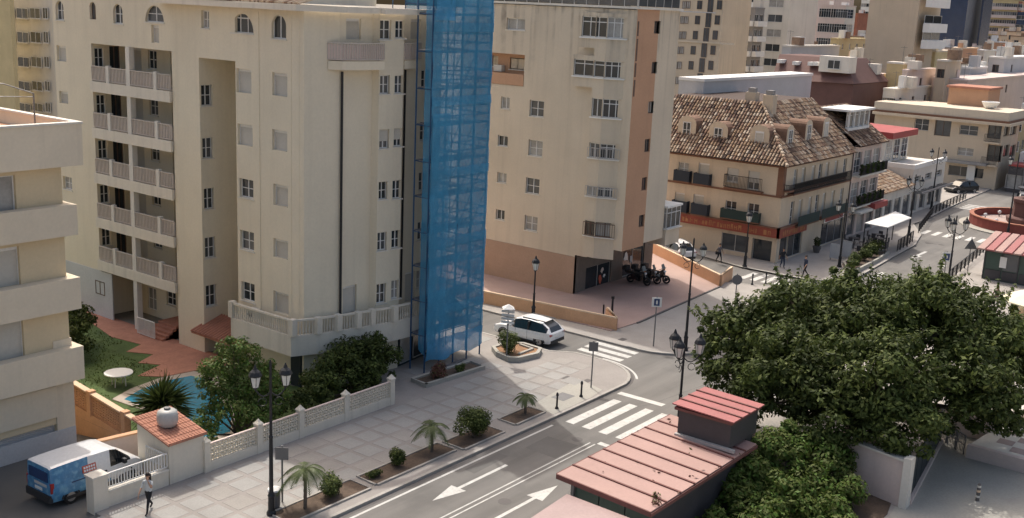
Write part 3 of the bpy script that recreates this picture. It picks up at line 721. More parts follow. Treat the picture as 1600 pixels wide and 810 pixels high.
# front wall with railing, gate post and the meter house carrying the water tank
fw = thing('boundary_wall', 'low cream wall with white iron railing in front of the blue and white van', 'wall', (24.5, 38.2, 0))
MB().box(23.4, 38.1, 0, 26.3, 38.32, .78).build('base_wall', 'cream_light', fw)
MB().box(23.42, 38.06, .78, 26.3, 38.36, .86).build('coping', 'offwhite', fw)
gp = MB().box(22.72, 38.05, 0, 23.38, 38.6, 1.55); gp.build('gate_post', 'cream_light', fw); MB().box(22.68, 38.0, 1.552, 23.42, 38.65, 1.64).build('post_cap', 'offwhite', fw)
rl = MB(); railing(rl, (23.4, 38.2), (26.3, 38.2), .86, .72, .135, .02, .03); o = rl.build('railing', 'white', fw); o['kind'] = 'stuff'
rl = MB(); railing(rl, (26.22, 38.3), (26.22, 39.6), .86, .7, .135, .02, .03); o = rl.build('railing', 'white', fw); o['kind'] = 'stuff'
mh = thing('meter_house', 'small cream walled hut with a terracotta tiled roof at the end of the lattice fence', 'hut', (27.2, 39.6, 0))
zr = lambda p: 1.97+(p[1]-38.1)*.2
MB().prism([(26.35, 38.1), (28.15, 38.1), (28.15, 40.4), (26.35, 40.4)], 0, zr).build('wall', 'cream_light', mh)
MB().prism([(26.22, 37.95), (28.25, 37.95), (28.25, 40.6), (26.22, 40.6)], lambda p: zr(p)+.005, lambda p: zr(p)+.08).build('roof', 'terracotta', mh)
tl = MB()
for i in range(13):
    for j in range(7): x, y = 26.24+i*.155, 37.96+j*.38; tl.hexa([(x, y, zr((x, y))+.085), (x+.148, y, zr((x, y))+.085), (x+.148, y+.37, zr((x, y+.37))+.085), (x, y+.37, zr((x, y+.37))+.085), (x+.03, y, zr((x, y))+.125), (x+.118, y, zr((x, y))+.125), (x+.118, y+.37, zr((x, y+.37))+.105), (x+.03, y+.37, zr((x, y+.37))+.105)])
o = tl.build('roof_tiles', 'terracotta', mh); o['kind'] = 'stuff'
tk = thing('water_tank', 'round grey water tank standing on the red tiled hut roof', 'water tank', (27.15, 39.3, 2.33))
MB().lathe((27.15, 39.3, 2.26), [(.30, 0), (.33, .03), (.42, .12), (.46, .3), (.46, .52), (.42, .7), (.30, .78), (.12, .80)], 18).build('tank_body', 'tank_grey', tk, smooth=True)
MB().lathe((27.15, 39.3, 3.05), [(.14, 0), (.14, .09), (.02, .1)], 12).build('lid', 'iron_grey', tk); MB().tube((27.15, 39.3, 2.2), (27.15, 39.3, 2.3), .3, .34, 14).build('stand', 'iron', tk)
rw = thing('retaining_wall', 'orange wall beside the garage ramp topped with lattice blocks', 'wall', (28.3, 47, 0))
zt = lambda v: .72+(v-44.1)*.1
MB().hexa([(28.16, 42.3, -3), (28.4, 42.3, -3), (28.4, 60, -3), (28.16, 60, -3), (28.16, 42.3, zt(42.3)-.62), (28.4, 42.3, zt(42.3)-.62), (28.4, 60, zt(60)-.62), (28.16, 60, zt(60)-.62)]).build('base_wall', 'orange_wall', rw)
MB().hexa([(28.12, 42.3, zt(42.3)+.42), (28.44, 42.3, zt(42.3)+.42), (28.44, 60, zt(60)+.42), (28.12, 60, zt(60)+.42), (28.12, 42.3, zt(42.3)+.5), (28.44, 42.3, zt(42.3)+.5), (28.44, 60, zt(60)+.5), (28.12, 60, zt(60)+.5)]).build('coping', 'coping', rw)
for v in (42.4, 44.3, 47.2, 50.1, 53): MB().box(28.1, v-.16, zt(v)-.7, 28.46, v+.16, zt(v)+.58).build('post', 'orange_wall', rw)
cw = thing('side_wall', 'grey garden wall with orange coping behind the van bonnet', 'wall', (27, 42.2, 0))
MB().hexa([(25.4, 42.1, 0), (28.15, 41.6, 0), (28.15, 41.8, 0), (25.4, 42.3, 0), (25.4, 42.1, 1.18), (28.15, 41.6, 1.18), (28.15, 41.8, 1.18), (25.4, 42.3, 1.18)]).build('base_wall', 'pinkwhite', cw)
MB().hexa([(25.35, 42.05, 1.182), (28.17, 41.55, 1.182), (28.17, 41.85, 1.182), (25.35, 42.35, 1.182), (25.35, 42.05, 1.26), (28.17, 41.55, 1.26), (28.17, 41.85, 1.26), (25.35, 42.35, 1.26)]).build('coping', 'orange_wall', cw)

# lattice block: a square ring with an open star
def lattice_mesh(m):
    mb = MB(); s_ = .13; t = .045; a = .022
    for b_ in ((-s_, -s_, -s_+a, s_), (s_-a, -s_, s_, s_), (-s_+a, -s_, s_-a, -s_+a), (-s_+a, s_-a, s_-a, s_)): mb.box(b_[0], -t, b_[1], b_[2], t, b_[3])
    mb.box(-.052, -t*.9, -.052, .052, t*.9, .052)
    for q in (-1, 1):
        mb.box(min(q*.052, q*(s_-a)), -t*.6, -.011, max(q*.052, q*(s_-a)), t*.6, .011); mb.box(-.011, -t*.6, min(q*.052, q*(s_-a)), .011, t*.6, max(q*.052, q*(s_-a)))
    return mb.mesh('lattice_block', m)
LB = lattice_mesh('cream_light'); LB2 = lattice_mesh('orange_wall')
lf = thing('lattice_fence', 'cream garden fence of pierced lattice blocks with peaked posts along the pavement', 'fence', (34, 38.1, 0))
MB().box(28.2, 38.0, 0, 40.15, 38.2, .56).build('base_wall', 'cream_light', lf)
POSTS = [28.25, 31.2, 33.75, 36.75, 40.05]
for i, u in enumerate(POSTS):
    MB().box(u-.15, 37.97, 0, u+.15, 38.26, 1.52).lathe((u, 38.11, 1.52), [(.25, 0), (.25, .05), (.13, .15), (.03, .26)], 4, ph=math.pi/4).build('post', 'cream_light', lf)
for a_, b_ in zip(POSTS, POSTS[1:]):
    L_ = b_-a_-.3; n = int(round(L_/.27)); st = L_/n
    for i in range(n):
        for j in range(3):
            o = put('lattice_block', LB, lf, (a_+.15+st*(i+.5), 38.1, .56+.14+j*.27)); o.scale = (st/.262, 1, 1.03)
    MB().box(a_+.15, 38.04, 1.375, b_-.15, 38.16, 1.42).build('top_rail', 'pinkwhite', lf)
n = 0
for a_, b_ in ((44.46, 47.04), (47.36, 49.94), (50.26, 52.84)):
    for i in range(9):
        for j in range(4):
            v = a_+(b_-a_)*(i+.5)/9; o = put('lattice_block', LB2, rw, (28.28, v, zt(v)-.49+j*.262), R(90)); o.scale = ((b_-a_)/9/.262, 1, 1)

# ================================================================== VEHICLES
def vehicle(name, label, cat, loc, rz, prof, wid, paint, roofp=None, wheels=(.8, 3.4), wr=.33, glass=(), upper=None, group=None):
    """prof: stations (x, z_sill, z_belt, z_roof or None, half_belt, half_roof); x grows to the front"""
    t = thing(name, label, cat, loc, rz, group)
    body = MB(); gl = {}
    rings = []
    for (x, z0, zb, zr_, hb, hr) in prof:
        zr_ = zr_ if zr_ else zb+.002
        half = [(hb*.93, z0), (hb*1.0, z0+(zb-z0)*.35), (hb*1.0, zb-(zb-z0)*.25), (hb*.975, zb), (hr+.03, zr_-.05) if zr_-zb > .1 else (hr+.03, zr_-.002), (hr-.10, zr_)]
        rings.append([(x, y_, z) for y_, z in half]+[(x, -y_, z) for y_, z in reversed(half)])
    m = len(rings[0])
    for i in range(len(rings)-1):
        A_, B_ = rings[i], rings[i+1]
        for j in range(m):
            k = (j+1) % m; quad = (A_[j], B_[j], B_[k], A_[k])
            side = j in (3, 7); top = j == 5
            g_ = glass.get((i, 's' if side else 't' if top else j)) if glass else None
            if g_: gl.setdefault((g_, j), []).append(quad); continue
            mi = 0
            if upper and upper(i, j, (A_[j][2]+A_[k][2]+B_[j][2]+B_[k][2])/4, (A_[0][0]+B_[0][0])/2): mi = 1
            body.quad(*quad, m=mi)
    body.quad(*rings[0], m=0); body.quad(*reversed(rings[-1]), m=0)
    body.build('body', [paint, roofp or paint], t, local=True)
    for (g_, j), qs in gl.items():
        mb = MB()
        for q in qs: mb.quad(*q)
        mb.build(g_, 'car_glass', t, local=True)
    W_ = bpy.data.meshes.get('tyre_%d' % int(wr*100))
    for x in wheels:
        for sgn in (-1, 1):
            y_ = sgn*(wid-.09)
            wh = MB().tube((0, -.10, 0), (0, .10, 0), wr, wr, 18); o = put('wheel', wh.mesh('wheel', 'rubber'), t, (x, y_, wr), local=True)
            rm = MB().tube((0, -.108, 0), (0, .108, 0), wr*.62, wr*.62, 14); rm2 = MB().tube((0, -.115, 0), (0, .115, 0), wr*.16, wr*.16, 8)
            put('rim', rm.mesh('rim', 'rim'), o, (0, 0, 0), local=True); put('hub', rm2.mesh('hub', 'plastic'), o, (0, 0, 0), local=True)
            ar_ = MB(); n = 12
            for k in range(n):
                a0, a1 = math.pi*k/n, math.pi*(k+1)/n; y0 = sgn*(wid+.012); r0, r1 = wr+.02, wr+.085
                ar_.hexa([(x+r0*math.cos(a0), sgn*(wid-.14), wr+r0*math.sin(a0)), (x+r1*math.cos(a0), sgn*(wid-.14), wr+r1*math.sin(a0)), (x+r1*math.cos(a1), sgn*(wid-.14), wr+r1*math.sin(a1)), (x+r0*math.cos(a1), sgn*(wid-.14), wr+r0*math.sin(a1)),
                          (x+r0*math.cos(a0), y0, wr+r0*math.sin(a0)), (x+r1*math.cos(a0), y0, wr+r1*math.sin(a0)), (x+r1*math.cos(a1), y0, wr+r1*math.sin(a1)), (x+r0*math.cos(a1), y0, wr+r0*math.sin(a1))])
            ar_.build('wheel_arch', 'plastic', t, local=True)
    return t
def part(t, name, m, x0, y0, z0, x1, y1, z1): return MB().box(x0, y0, z0, x1, y1, z1).build(name, m, t, local=True)

# the van: tall box, short bonnet; the rear third is wrapped in blue print
VP = [(0, .34, 1.0, 1.78, .86, .76), (.08, .30, 1.02, 1.83, .90, .79), (.5, .28, 1.02, 1.85, .92, .80), (1.3, .28, 1.02, 1.86, .92, .80), (1.7, .28, 1.02, 1.86, .92, .80), (2.15, .28, 1.02, 1.85, .92, .80), (2.75, .28, 1.02, 1.83, .92, .79), (3.1, .28, 1.04, 1.74, .92, .76), (3.75, .28, 1.06, 1.16, .91, .76), (4.05, .28, 1.0, 1.07, .89, .72), (4.3, .3, .86, .92, .84, .62), (4.4, .36, .7, .74, .76, .5)]
def vupper(i, j, z, x): return not ((x < 1.75 and z < 1.72) or (x < 2.0 and z < .98) or (x < 2.6 and z < .62))
vx, vy = 21.8, 40.55
VROT = R(2)
van = vehicle('delivery_van', 'white delivery van with blue wrapped rear half parked behind the low wall', 'van', (vx, vy, .002), VROT, VP, .90, 'blue_paint', 'white_paint', (.85, 3.55), .33, {(6, 's'): 'side_window', (7, 's'): 'side_window', (7, 't'): 'windshield'}, vupper)
part(van, 'rear_bumper', 'plastic', -.10, -.86, .30, .06, .86, .62)
part(van, 'front_bumper', 'plastic', 4.3, -.72, .3, 4.46, .72, .52)
part(van, 'rear_window', 'blue_dark', -.045, -.66, 1.16, .01, .66, 1.58); part(van, 'rear_band', 'lightgrey', -.04, -.6, .92, -.034, .3, 1.04)
part(van, 'rear_panel', 'blue_paint', -.03, -.82, .62, .03, -.01, 1.08); part(van, 'rear_panel', 'blue_paint', -.03, .01, .62, .03, .82, 1.08)
part(van, 'licence_plate', 'white', -.05, -.26, .70, -.02, .26, .82)
for s_ in (-1, 1):
    part(van, 'tail_lamp', 'lamp_red', -.02, s_*.84-.05, .72, .12, s_*.84+.05, 1.15); part(van, 'headlight', 'lamp_white', 4.12, s_*.68-.13, .72, 4.36, s_*.68+.13, .86)
    mb = MB().box(3.28, s_*1.02-.10, 1.06, 3.42, s_*1.02+.10, 1.26); mb.build('wing_mirror', 'plastic', van, local=True)
    part(van, 'sill_strip', 'plastic', .6, s_*.925-.012, .26, 3.2, s_*.925+.012, .40)
    part(van, 'side_rail', 'blue_dark', .9, s_*.925-.014, .93, 2.0, s_*.925+.014, .965)
    part(van, 'door_handle', 'plastic', 2.35, s_*.925-.02, .90, 2.55, s_*.925+.02, .96); part(van, 'door_seam', 'plastic', 2.20, s_*.922-.004, .4, 2.215, s_*.922+.004, 1.0)
# orange emblem with a white word on the side panel
em = MB().hexa([(1.42, -.935, 1.16), (2.06, -.935, 1.16), (2.06, -.90, 1.16), (1.42, -.90, 1.16), (1.42, -.868, 1.46), (2.06, -.868, 1.46), (2.06, -.83, 1.46), (1.42, -.83, 1.46)]).build('emblem', 'label_orange', van, local=True)
lt = MB()
for r_ in range(2):
    for i in range(5): x = 1.48+i*.112; z = 1.20+r_*.125; y0 = -.938+(z-1.16)*.223; lt.hexa([(x, y0, z), (x+.08, y0, z), (x+.08, y0+.02, z), (x, y0+.02, z), (x, y0+.02, z+.085), (x+.08, y0+.02, z+.085), (x+.08, y0+.04, z+.085), (x, y0+.04, z+.085)])
o = lt.build('lettering', 'white_paint', em, local=True); o['kind'] = 'stuff'

# white estate SUV: sloping tail, long glasshouse
CP = [(0, .38, .88, .92, .82, .68), (.08, .32, .98, 1.02, .88, .72), (.28, .30, 1.0, 1.30, .90, .66), (.75, .28, .98, 1.55, .91, .64), (1.6, .26, .96, 1.62, .91, .65), (2.35, .26, .94, 1.60, .91, .65), (2.75, .26, .94, 1.50, .91, .64), (3.35, .26, .95, 1.0, .90, .66), (3.9, .28, .88, .92, .88, .62), (4.3, .30, .74, .78, .82, .55), (4.42, .36, .62, .64, .72, .45)]
CG = {(1, 't'): 'rear_window', (2, 't'): 'rear_window', (2, 's'): 'side_window', (3, 's'): 'side_window', (4, 's'): 'side_window', (5, 's'): 'side_window', (6, 't'): 'windshield', (6, 's'): 'side_window'}
def car(name, label, loc, rz, paint, group=None, cat='car'):
    c = vehicle(name, label, cat, loc, rz, CP, .89, paint, paint, (.82, 3.55), .34, CG, None, group)
    for s_ in (-1, 1):
        part(c, 'tail_lamp', 'lamp_red', .0, s_*.72-.13, .80, .14, s_*.72+.13, .93); part(c, 'headlight', 'lamp_white', 4.1, s_*.66-.14, .66, 4.36, s_*.66+.14, .77)
        part(c, 'wing_mirror', paint, 2.85, s_*1.0-.09, .98, 3.0, s_*1.0+.09, 1.12); part(c, 'door_seam', 'plastic', 1.72, s_*.905-.006, .38, 1.735, s_*.905+.006, .94); part(c, 'door_seam', 'plastic', 2.62, s_*.905-.006, .38, 2.635, s_*.905+.006, .94)
        part(c, 'door_pillar', 'plastic', 1.62, s_*.76-.13, .97, 1.70, s_*.76+.13, 1.5); part(c, 'sill_strip', 'plastic', .9, s_*.90-.015, .24, 3.3, s_*.90+.015, .34)
        part(c, 'roof_rail', 'iron_grey', .6, s_*.58-.02, 1.60, 2.3, s_*.58+.02, 1.66)
    part(c, 'rear_bumper', 'plastic', -.05, -.76, .32, .1, .76, .52); part(c, 'licence_plate', 'white', -.02, -.25, .62, .06, .25, .73); part(c, 'grille', 'plastic', 4.36, -.45, .44, 4.45, .45, .6)
    return c
p0, p1 = on_z(858, 541), on_z(767, 526)
car('parked_car', 'white estate car parked at the kerb beyond the planter, tail to the crossing', (54.95, 37.95, .002), R(93), 'white_paint')
car('parked_car', 'white car half hidden behind the orange plaza wall', (82.6, 43.9, .002), R(60), 'white_paint')
car('parked_car', 'dark car glimpsed through the blue netting at the foot of the scaffold', (54.6, 46.2, .002), R(91), 'grey_paint')
car('moving_car', 'black car turning past the roundabout in front of the shops', (147.6, 38.2, .002), R(152), 'black_paint')
car('moving_car', 'silver car behind the fountain on the far side of the roundabout', (143.5, 31.2, .002), R(196), 'grey_paint')
car('parked_car', 'white car at the right edge beyond the roundabout', (146, 27.5, .002), R(100), 'white_paint')
pb = on_z(1425, 825, .0); car('parked_car', 'dark blue car whose roof just shows at the bottom edge of the photo', (on_z(1440, 850, 1.5).x-2.2, on_z(1440, 850, 1.5).y, .13), R(10), 'blue_dark')

# ================================================================== BEIGE BLOCK beyond the side street
bb = thing('apartment_block', 'beige apartment block with an orange corner and glazed bay windows, dark shopfront at its foot', 'building', (70, 48, 0))
F2 = Face((66, 56), (0, -1)); T2 = lambda v: 56-v
ZB = 21.05; w2 = MB()
r2 = wins(bb, F2, [(792, 28, 820, 48)], 'slide')
r2 += wins(bb, F2, [(783, 151, 796, 171), (778, 211, 793, 230), (777, 269, 791, 287), (775, 327, 788, 345)], 'slide')
r2 += wins(bb, F2, [(828, 156, 849, 184), (826, 218, 847, 246), (822, 277, 842, 305), (820, 336, 839, 363)], 'cross')
rp = F2.rect(740, 80, 818, 133)
F2.wall(w2, 0, T2(43.4), 3.15, ZB, r2+[rp], .16); F2.wall(w2, T2(43.4), T2(40.4), 4.1, ZB)
FL = Face((66.9, 56), (0, -1)); wp = MB()
hp = [FL.rect(769, 87, 778, 104), FL.rect(797, 90, 819, 110)]
for h in hp: window(bb, FL, h, 'slide', .1)
FL.wall(wp, 0, T2(49.5), rp[1]-.05, rp[3]+.05, hp); wp.build('loggia_wall', 'peach', bb)
lg_ = MB()
F2.box(lg_, rp[0], rp[2], .0, .95, rp[1]-.12, rp[1]); lg_.quad(F2.P(rp[2], .14, rp[1]), F2.P(rp[2], .95, rp[1]), F2.P(rp[2], .95, rp[3]), F2.P(rp[2], .14, rp[3])); lg_.quad(F2.P(rp[0], .1, rp[3]), F2.P(rp[2], .1, rp[3]), F2.P(rp[2], .95, rp[3]), F2.P(rp[0], .95, rp[3]))
lg_.build('loggia', 'brownpink', bb)
pb_ = MB(); F2.box(pb_, rp[0], rp[2]-.02, -.04, .06, rp[1]-.1, rp[1]+.75); pb_.build('loggia_parapet', 'peach', bb)
acm = FL.rect(777, 101, 789, 112); a_ = MB(); FL.box(a_, acm[0], acm[2], -.45, -.05, acm[1], acm[3]); a_.build('air_conditioner', 'offwhite', bb)
F2.wall(w2, 0, T2(44.4), 3.0, 3.15)
# street side: orange then beige
F2b = Face((66, 40.4), (1, 0))
rs = [F2b.rect(*q) for q in ((1023, 33, 1031, 53), (1019, 97, 1026, 115), (1013.5, 159, 1020.5, 177), (1008, 218, 1015, 237), (1003.5, 278, 1010, 297), (999, 337, 1006, 354))]
for h in rs: window(bb, F2b, h, 'brown', .1)
us = F2b.px(1030, 14)[0]-.1
wo_ = MB()
F2b.wall(wo_, 0, 2.95, 4.1, ZB, [(h[0], h[1], min(h[2], 2.95), h[3]) for h in rs if h[0] < 2.9], .14); wo_.build('wall', 'peach', bb)
F2b.wall(w2, 2.95, 5.75, 4.3, ZB, [(max(2.95, h[0]), h[1], h[2], h[3]) for h in rs if h[2] > 2.95], .14)
w2.quad((71.75, 40.4, 4.3), (71.75, 56, 4.3), (71.75, 56, ZB), (71.75, 40.4, ZB)); w2.quad((66, 40.4, 4.1), (69, 40.4, 4.1), (69, 44.5, 4.1), (66, 44.5, 4.1)); w2.quad((69, 40.4, 4.3), (71.75, 40.4, 4.3), (71.75, 44.5, 4.3), (69, 44.5, 4.3)); w2.quad((69, 40.4, 4.1), (69, 44.4, 4.1), (69, 44.4, 4.3), (69, 40.4, 4.3)); w2.quad((66, 43.4, 3.15), (66, 44.4, 3.15), (67, 44.4, 3.15), (67, 43.4, 3.15)); w2.quad((66, 43.4, 3.15), (67, 43.4, 3.15), (67, 43.4, 4.1), (66, 43.4, 4.1))
w2.build('wall', 'beige', bb)
MB().prism([(67.0, 40.8), (71.7, 40.8), (71.7, 43.5), (77.4, 43.5), (77.4, 56), (67.0, 56)], 4.35, ZB-.05).build('core', 'beige', bb)
MB().prism([(66.3, 44.75), (77.4, 44.75), (77.4, 56), (66.3, 56)], 0, 4.34).build('core', 'brownpink', bb)
gw = MB(); F2.box(gw, 0, T2(44.4), -.03, .25, 0, 2.99); gw.build('ground_wall', 'brownpink', bb)
# bays on the corner: stacked glazed boxes
bays = [((910, 25, 972, 61), 'multi'), ((897, 92, 968, 124), 'multi'), ((936, 154, 977, 188), 'multi'), ((933, 224, 966, 252), 'multi'), ((928, 291, 964, 313), 'multi'), ((924, 346, 963, 376), 'brown')]
F2c = Face((65.45, 56), (0, -1)); zprev = ZB-.2; wb = MB(); bh = []
BA, BB_, BC = (65.45, 43.4), (65.45, 42.45), (66.03, 41.1)
FV = Face(BB_, (BC[0]-BB_[0], BC[1]-BB_[1])); LV = math.hypot(BC[0]-BB_[0], BC[1]-BB_[1]); s0, sm = T2(43.4), T2(42.45); vh = []
for n_, (q, st) in enumerate(bays):
    h = F2c.rect(*q); h = (h[0] if n_ < 2 else s0+.06, h[1], sm-.03, h[3]); bh.append(h); window(bb, F2c, h, 'multi' if n_ < 2 else ('brown' if n_ == 5 else 'slide'), .1)
    v_ = (.03, h[1], LV-.06, h[3]); vh.append(v_); window(bb, FV, v_, 'brown' if n_ == 5 else 'multi', .1)
F2c.wall(wb, s0, sm, 3.35, ZB-.35, [(max(s0+.02, h[0]), h[1], h[2], h[3]) for h in bh], .12); FV.wall(wb, 0, LV, 3.35, ZB-.35, vh, .12)
for h in bh[:2]:
    a_, zl_, zh_ = h[0]-.12, h[1]-.75, h[3]+.3
    F2c.wall(wb, a_, s0-.002, zl_, zh_, [h], .12); wb.quad(F2c.P(a_, 0, zl_), F2c.P(a_, .55, zl_), F2c.P(a_, .55, zh_), F2c.P(a_, 0, zh_))
    for z_ in (zl_, zh_): wb.quad(F2c.P(a_, 0, z_), F2c.P(s0, 0, z_), F2c.P(s0, .55, z_), F2c.P(a_, .55, z_))
for zz in (3.35, ZB-.35): wb.quad((*BA, zz), (*BB_, zz), (*BC, zz), (66.03, 43.4, zz))
wb.quad((*BA, 3.35), (66.02, 43.4, 3.35), (66.02, 43.4, ZB-.35), (*BA, ZB-.35))
wb.build('bay', 'beige', bb)
for h in bh:
    sl_ = MB(); F2c.box(sl_, h[0]-.08, h[2]+.05, -.12, .06, h[1]-.1, h[1]-.01); sl_.build('sill', 'white', bb)
for h in vh: sl_ = MB(); FV.box(sl_, h[0]-.02, h[2]+.04, -.12, .06, h[1]-.1, h[1]-.01); sl_.build('sill', 'white', bb)
for n_ in (3, 4, 5):
    rl = MB(); m_ = 'frame_brown' if n_ == 5 else 'rail_grey'; h = bh[n_]; p0_, p1_, p2_ = F2c.P(h[0], -.2, 0), F2c.P(sm, -.2, 0), FV.P(LV, -.2, 0); hh_ = h[3]-h[1] if n_ == 5 else .8
    railing(rl, p0_, p1_, h[1]-.05, hh_, .17, .014, .02); railing(rl, p1_, p2_, h[1]-.05, hh_, .17, .014, .02); o = rl.build('window_grille', m_, bb); o['kind'] = 'stuff'
sv = MB()
for (x, y0, y1) in ((982, 33, 56), (980, 60, 95), (977, 98, 120), (974, 124, 150)):
    a_, z1_ = F2.px(x, y0); z0_ = F2.px(x, y1)[1]
    F2b.box(sv, .10, .28, -.02, .04, z0_, z1_)
sv.build('vent_slot', 'frame_brown', bb)
# enclosed white balcony far along the street side
eb = MB().box(71.8, 40.2, 3.7, 73.9, 43.6, 5.0).build('balcony', 'beige', bb); FE = Face((71.8, 40.2), (1, 0)); FE2 = Face((71.8, 43.6), (0, -1))
window(bb, FE, (.0, 5.0, 2.1, 6.6), 'multi', 0); window(bb, FE2, (.05, 5.0, 3.4, 6.6), 'multi', .02)
MB().box(71.7, 40.1, 6.602, 74.0, 43.6, 6.75).build('balcony_roof', 'white', bb)
# parapet: cream cap, dark glazed rail
MB().box(65.85, 40.2, ZB, 72, 40.5, ZB+.16).box(65.85, 40.5, ZB, 66.2, 56, ZB+.16).build('roof_cap', 'offwhite', bb)
MB().box(66, 40.5, ZB-.05, 77.5, 56, ZB+.02).build('roof_deck', 'lightgrey', bb)
rl = MB()
for i in range(15): v = 40.45+i*1.05; rl.box(65.98, v-.025, ZB+.16, 66.03, v+.025, ZB+1.3)
for i in range(6): u = 66.0+i*1.12; rl.box(u-.025, 40.34, ZB+.16, u+.025, 40.39, ZB+1.3)
rl.box(65.98, 40.36, ZB+1.3, 66.05, 56, ZB+1.36); rl.box(66.06, 40.33, ZB+1.3, 71.8, 40.40, ZB+1.36); rl.build('roof_rail', 'alu', bb)
for i in range(14): v = 40.5+i*1.05; MB().box(66.0, v, ZB+.2, 66.02, v+.98, ZB+1.25).build('rail_panel', 'glass2', bb)
for i in range(5): u = 66.08+i*1.12; MB().box(u, 40.36, ZB+.2, u+1.05, 40.38, ZB+1.25).build('rail_panel', 'glass2', bb)
# shopfront in dark stone
FS2 = Face((66, 44.4), (1, 0)); ws = MB(); hs = [FS2.rect(916, 419, 953, 446), FS2.rect(974, 399, 1004, 434)]; hs[1] = (hs[1][0], .25, hs[1][2], 2.7)
for h in hs: window(bb, FS2, h, 'shop', .12, None, 0)
FS2.wall(ws, 0, 11.4, 0, 4.3, hs, .2); ws.build('shopfront', 'slate', bb)
for h, cs in ((hs[0], (('label_orange', .55, .2, .45), ('white', .70, .3, .25), ('pinkwhite', .6, .55, .3))), (hs[1], (('white', .1, .5, .4), ('lightgrey', .35, .35, .3)))):
    W_, H_ = h[2]-h[0], h[3]-h[1]
    for m_, x, z, s_ in cs:
        n = 9; c = (h[0]+W_*(x+.08), h[1]+H_*(z+.15)); mb = MB(); P = []
        for k in range(n): a_ = 2*math.pi*k/n; r_ = H_*s_*.5*random.uniform(.45, 1); P.append(FS2.P(c[0]+r_*.9*math.cos(a_), .11, c[1]+r_*math.sin(a_)))
        mb.quad(*P); mb.build('window_print', m_, bb)
MB().box(66.4, 44.3, 2.95, 72.5, 44.39, 3.2).build('lintel', 'slate_brown', bb)

# ---- plaza in front, its orange walls
PLZ = [(59.4, 58), (60.0, 37.15), (62.9, 36.95), (76.6, 37.75), (83.2, 48), (83.2, 58)]
struct('plaza', MB().prism([(p[0], p[1]) for p in PLZ], .06, .17), 'plaza'); k = MB(); edge_strip(k, PLZ[2:4], .14, .05, .2, -1); struct('plaza_edge', k, 'kerb_dark')
def owall(name_label, pts, h, w_, capm='coping'):
    t = thing('low_wall', name_label, 'wall', (*pts[0], 0)); b = MB(); c = MB()
    edge_strip(b, pts, w_, 0.02, h); edge_strip(c, [(p[0], p[1]) for p in pts], w_+.05, h+.003, h+.09); b.build('base_wall', 'orange_wall', t); c.build('coping', capm, t); return t
owall('long low orange wall with pale coping along the plaza facing the tower', [(62.2, 38.8), (60.35, 37.0), (59.2, 47.4), (58.6, 58)][0:1]+[(60.35, 36.95), (59.2, 47.4), (58.6, 58)], .95, -.22)
owall('orange wall ending at the street corner in front of the white car', [(80.0, 38.35), (76.55, 37.75), (82.9, 47.6)], 1.0, -.25)
# thin frame sculpture / bike stand on the plaza
bs = thing('bollard', 'pair of dark posts standing on the plaza behind the low orange wall', 'bollard', (63.3, 39.3, .17)); MB().tube((63.3, 39.2, .17), (63.3, 39.2, 1.35), .09, .07).tube((63.3, 39.2, 1.35), (63.3, 39.2, 1.5), .12, .12).build('post', 'iron', bs); MB().tube((63.05, 39.75, .17), (63.05, 39.75, .85), .06).build('post', 'iron', bs)

def motorbike(label, loc, rz, m='black_paint', grp=None):
    t = thing('motorbike', label, 'motorbike', loc, rz, grp)
    for x in (0, 1.35):
        wb_ = MB(); 
        for k in range(16):
            a0, a1 = 2*math.pi*k/16, 2*math.pi*(k+1)/16; wb_.tube((x+.25*math.cos(a0), 0, .31+.25*math.sin(a0)), (x+.25*math.cos(a1), 0, .31+.25*math.sin(a1)), .06, .06, 6, cap=False)
        wb_.tube((x, -.07, .31), (x, .07, .31), .12, .12, 10); wb_.build('wheel', 'rubber', t, local=True)
    MB().hexa([(.2, -.16, .35), (.85, -.2, .3), (.85, .2, .3), (.2, .16, .35), (.05, -.13, .75), (.7, -.16, .6), (.7, .16, .6), (.05, .13, .75)]).build('engine_cover', m, t, local=True)
    MB().hexa([(-.35, -.13, .72), (.75, -.17, .66), (.75, .17, .66), (-.35, .13, .72), (-.4, -.11, .88), (.7, -.14, .80), (.7, .14, .80), (-.4, .11, .88)]).build('seat', 'rubber', t, local=True)
    MB().hexa([(.95, -.2, .3), (1.15, -.17, .5), (1.15, .17, .5), (.95, .2, .3), (.98, -.22, .95), (1.12, -.12, 1.05), (1.12, .12, 1.05), (.98, .22, .95)]).build('front_fairing', m, t, local=True)
    MB().tube((1.35, 0, .31), (1.05, 0, 1.02), .04).tube((1.02, -.36, 1.05), (1.02, .36, 1.05), .025).build('handlebar', 'iron_grey', t, local=True)
    MB().quad((1.12, -.18, 1.02), (1.12, .18, 1.02), (.98, .15, 1.38), (.98, -.15, 1.38)).build('windscreen', 'glass2', t, local=True)
    MB().box(-.58, -.18, .88, -.22, .18, 1.18).build('top_box', 'plastic', t, local=True)
    MB().ball((1.2, 0, .86), .09).build('headlight', 'lamp_white', t, local=True)
    return t
for i, (x, y, rz, lab, m) in enumerate(((72.3, 43.3, 60, 'black motorbike nearest the camera, parked against the dark shopfront', 'black_paint'), (73.15, 43.0, 68, 'black motorbike in the middle of the row on the plaza', 'black_paint'), (74.0, 42.6, 62, 'black motorbike at the far end of the row by the plaza sunlight', 'black_paint'))):
    motorbike(lab, (x, y, .17), R(rz-150), m, 'motorbikes parked on the plaza').scale = (1.12, 1.5, 1.1)

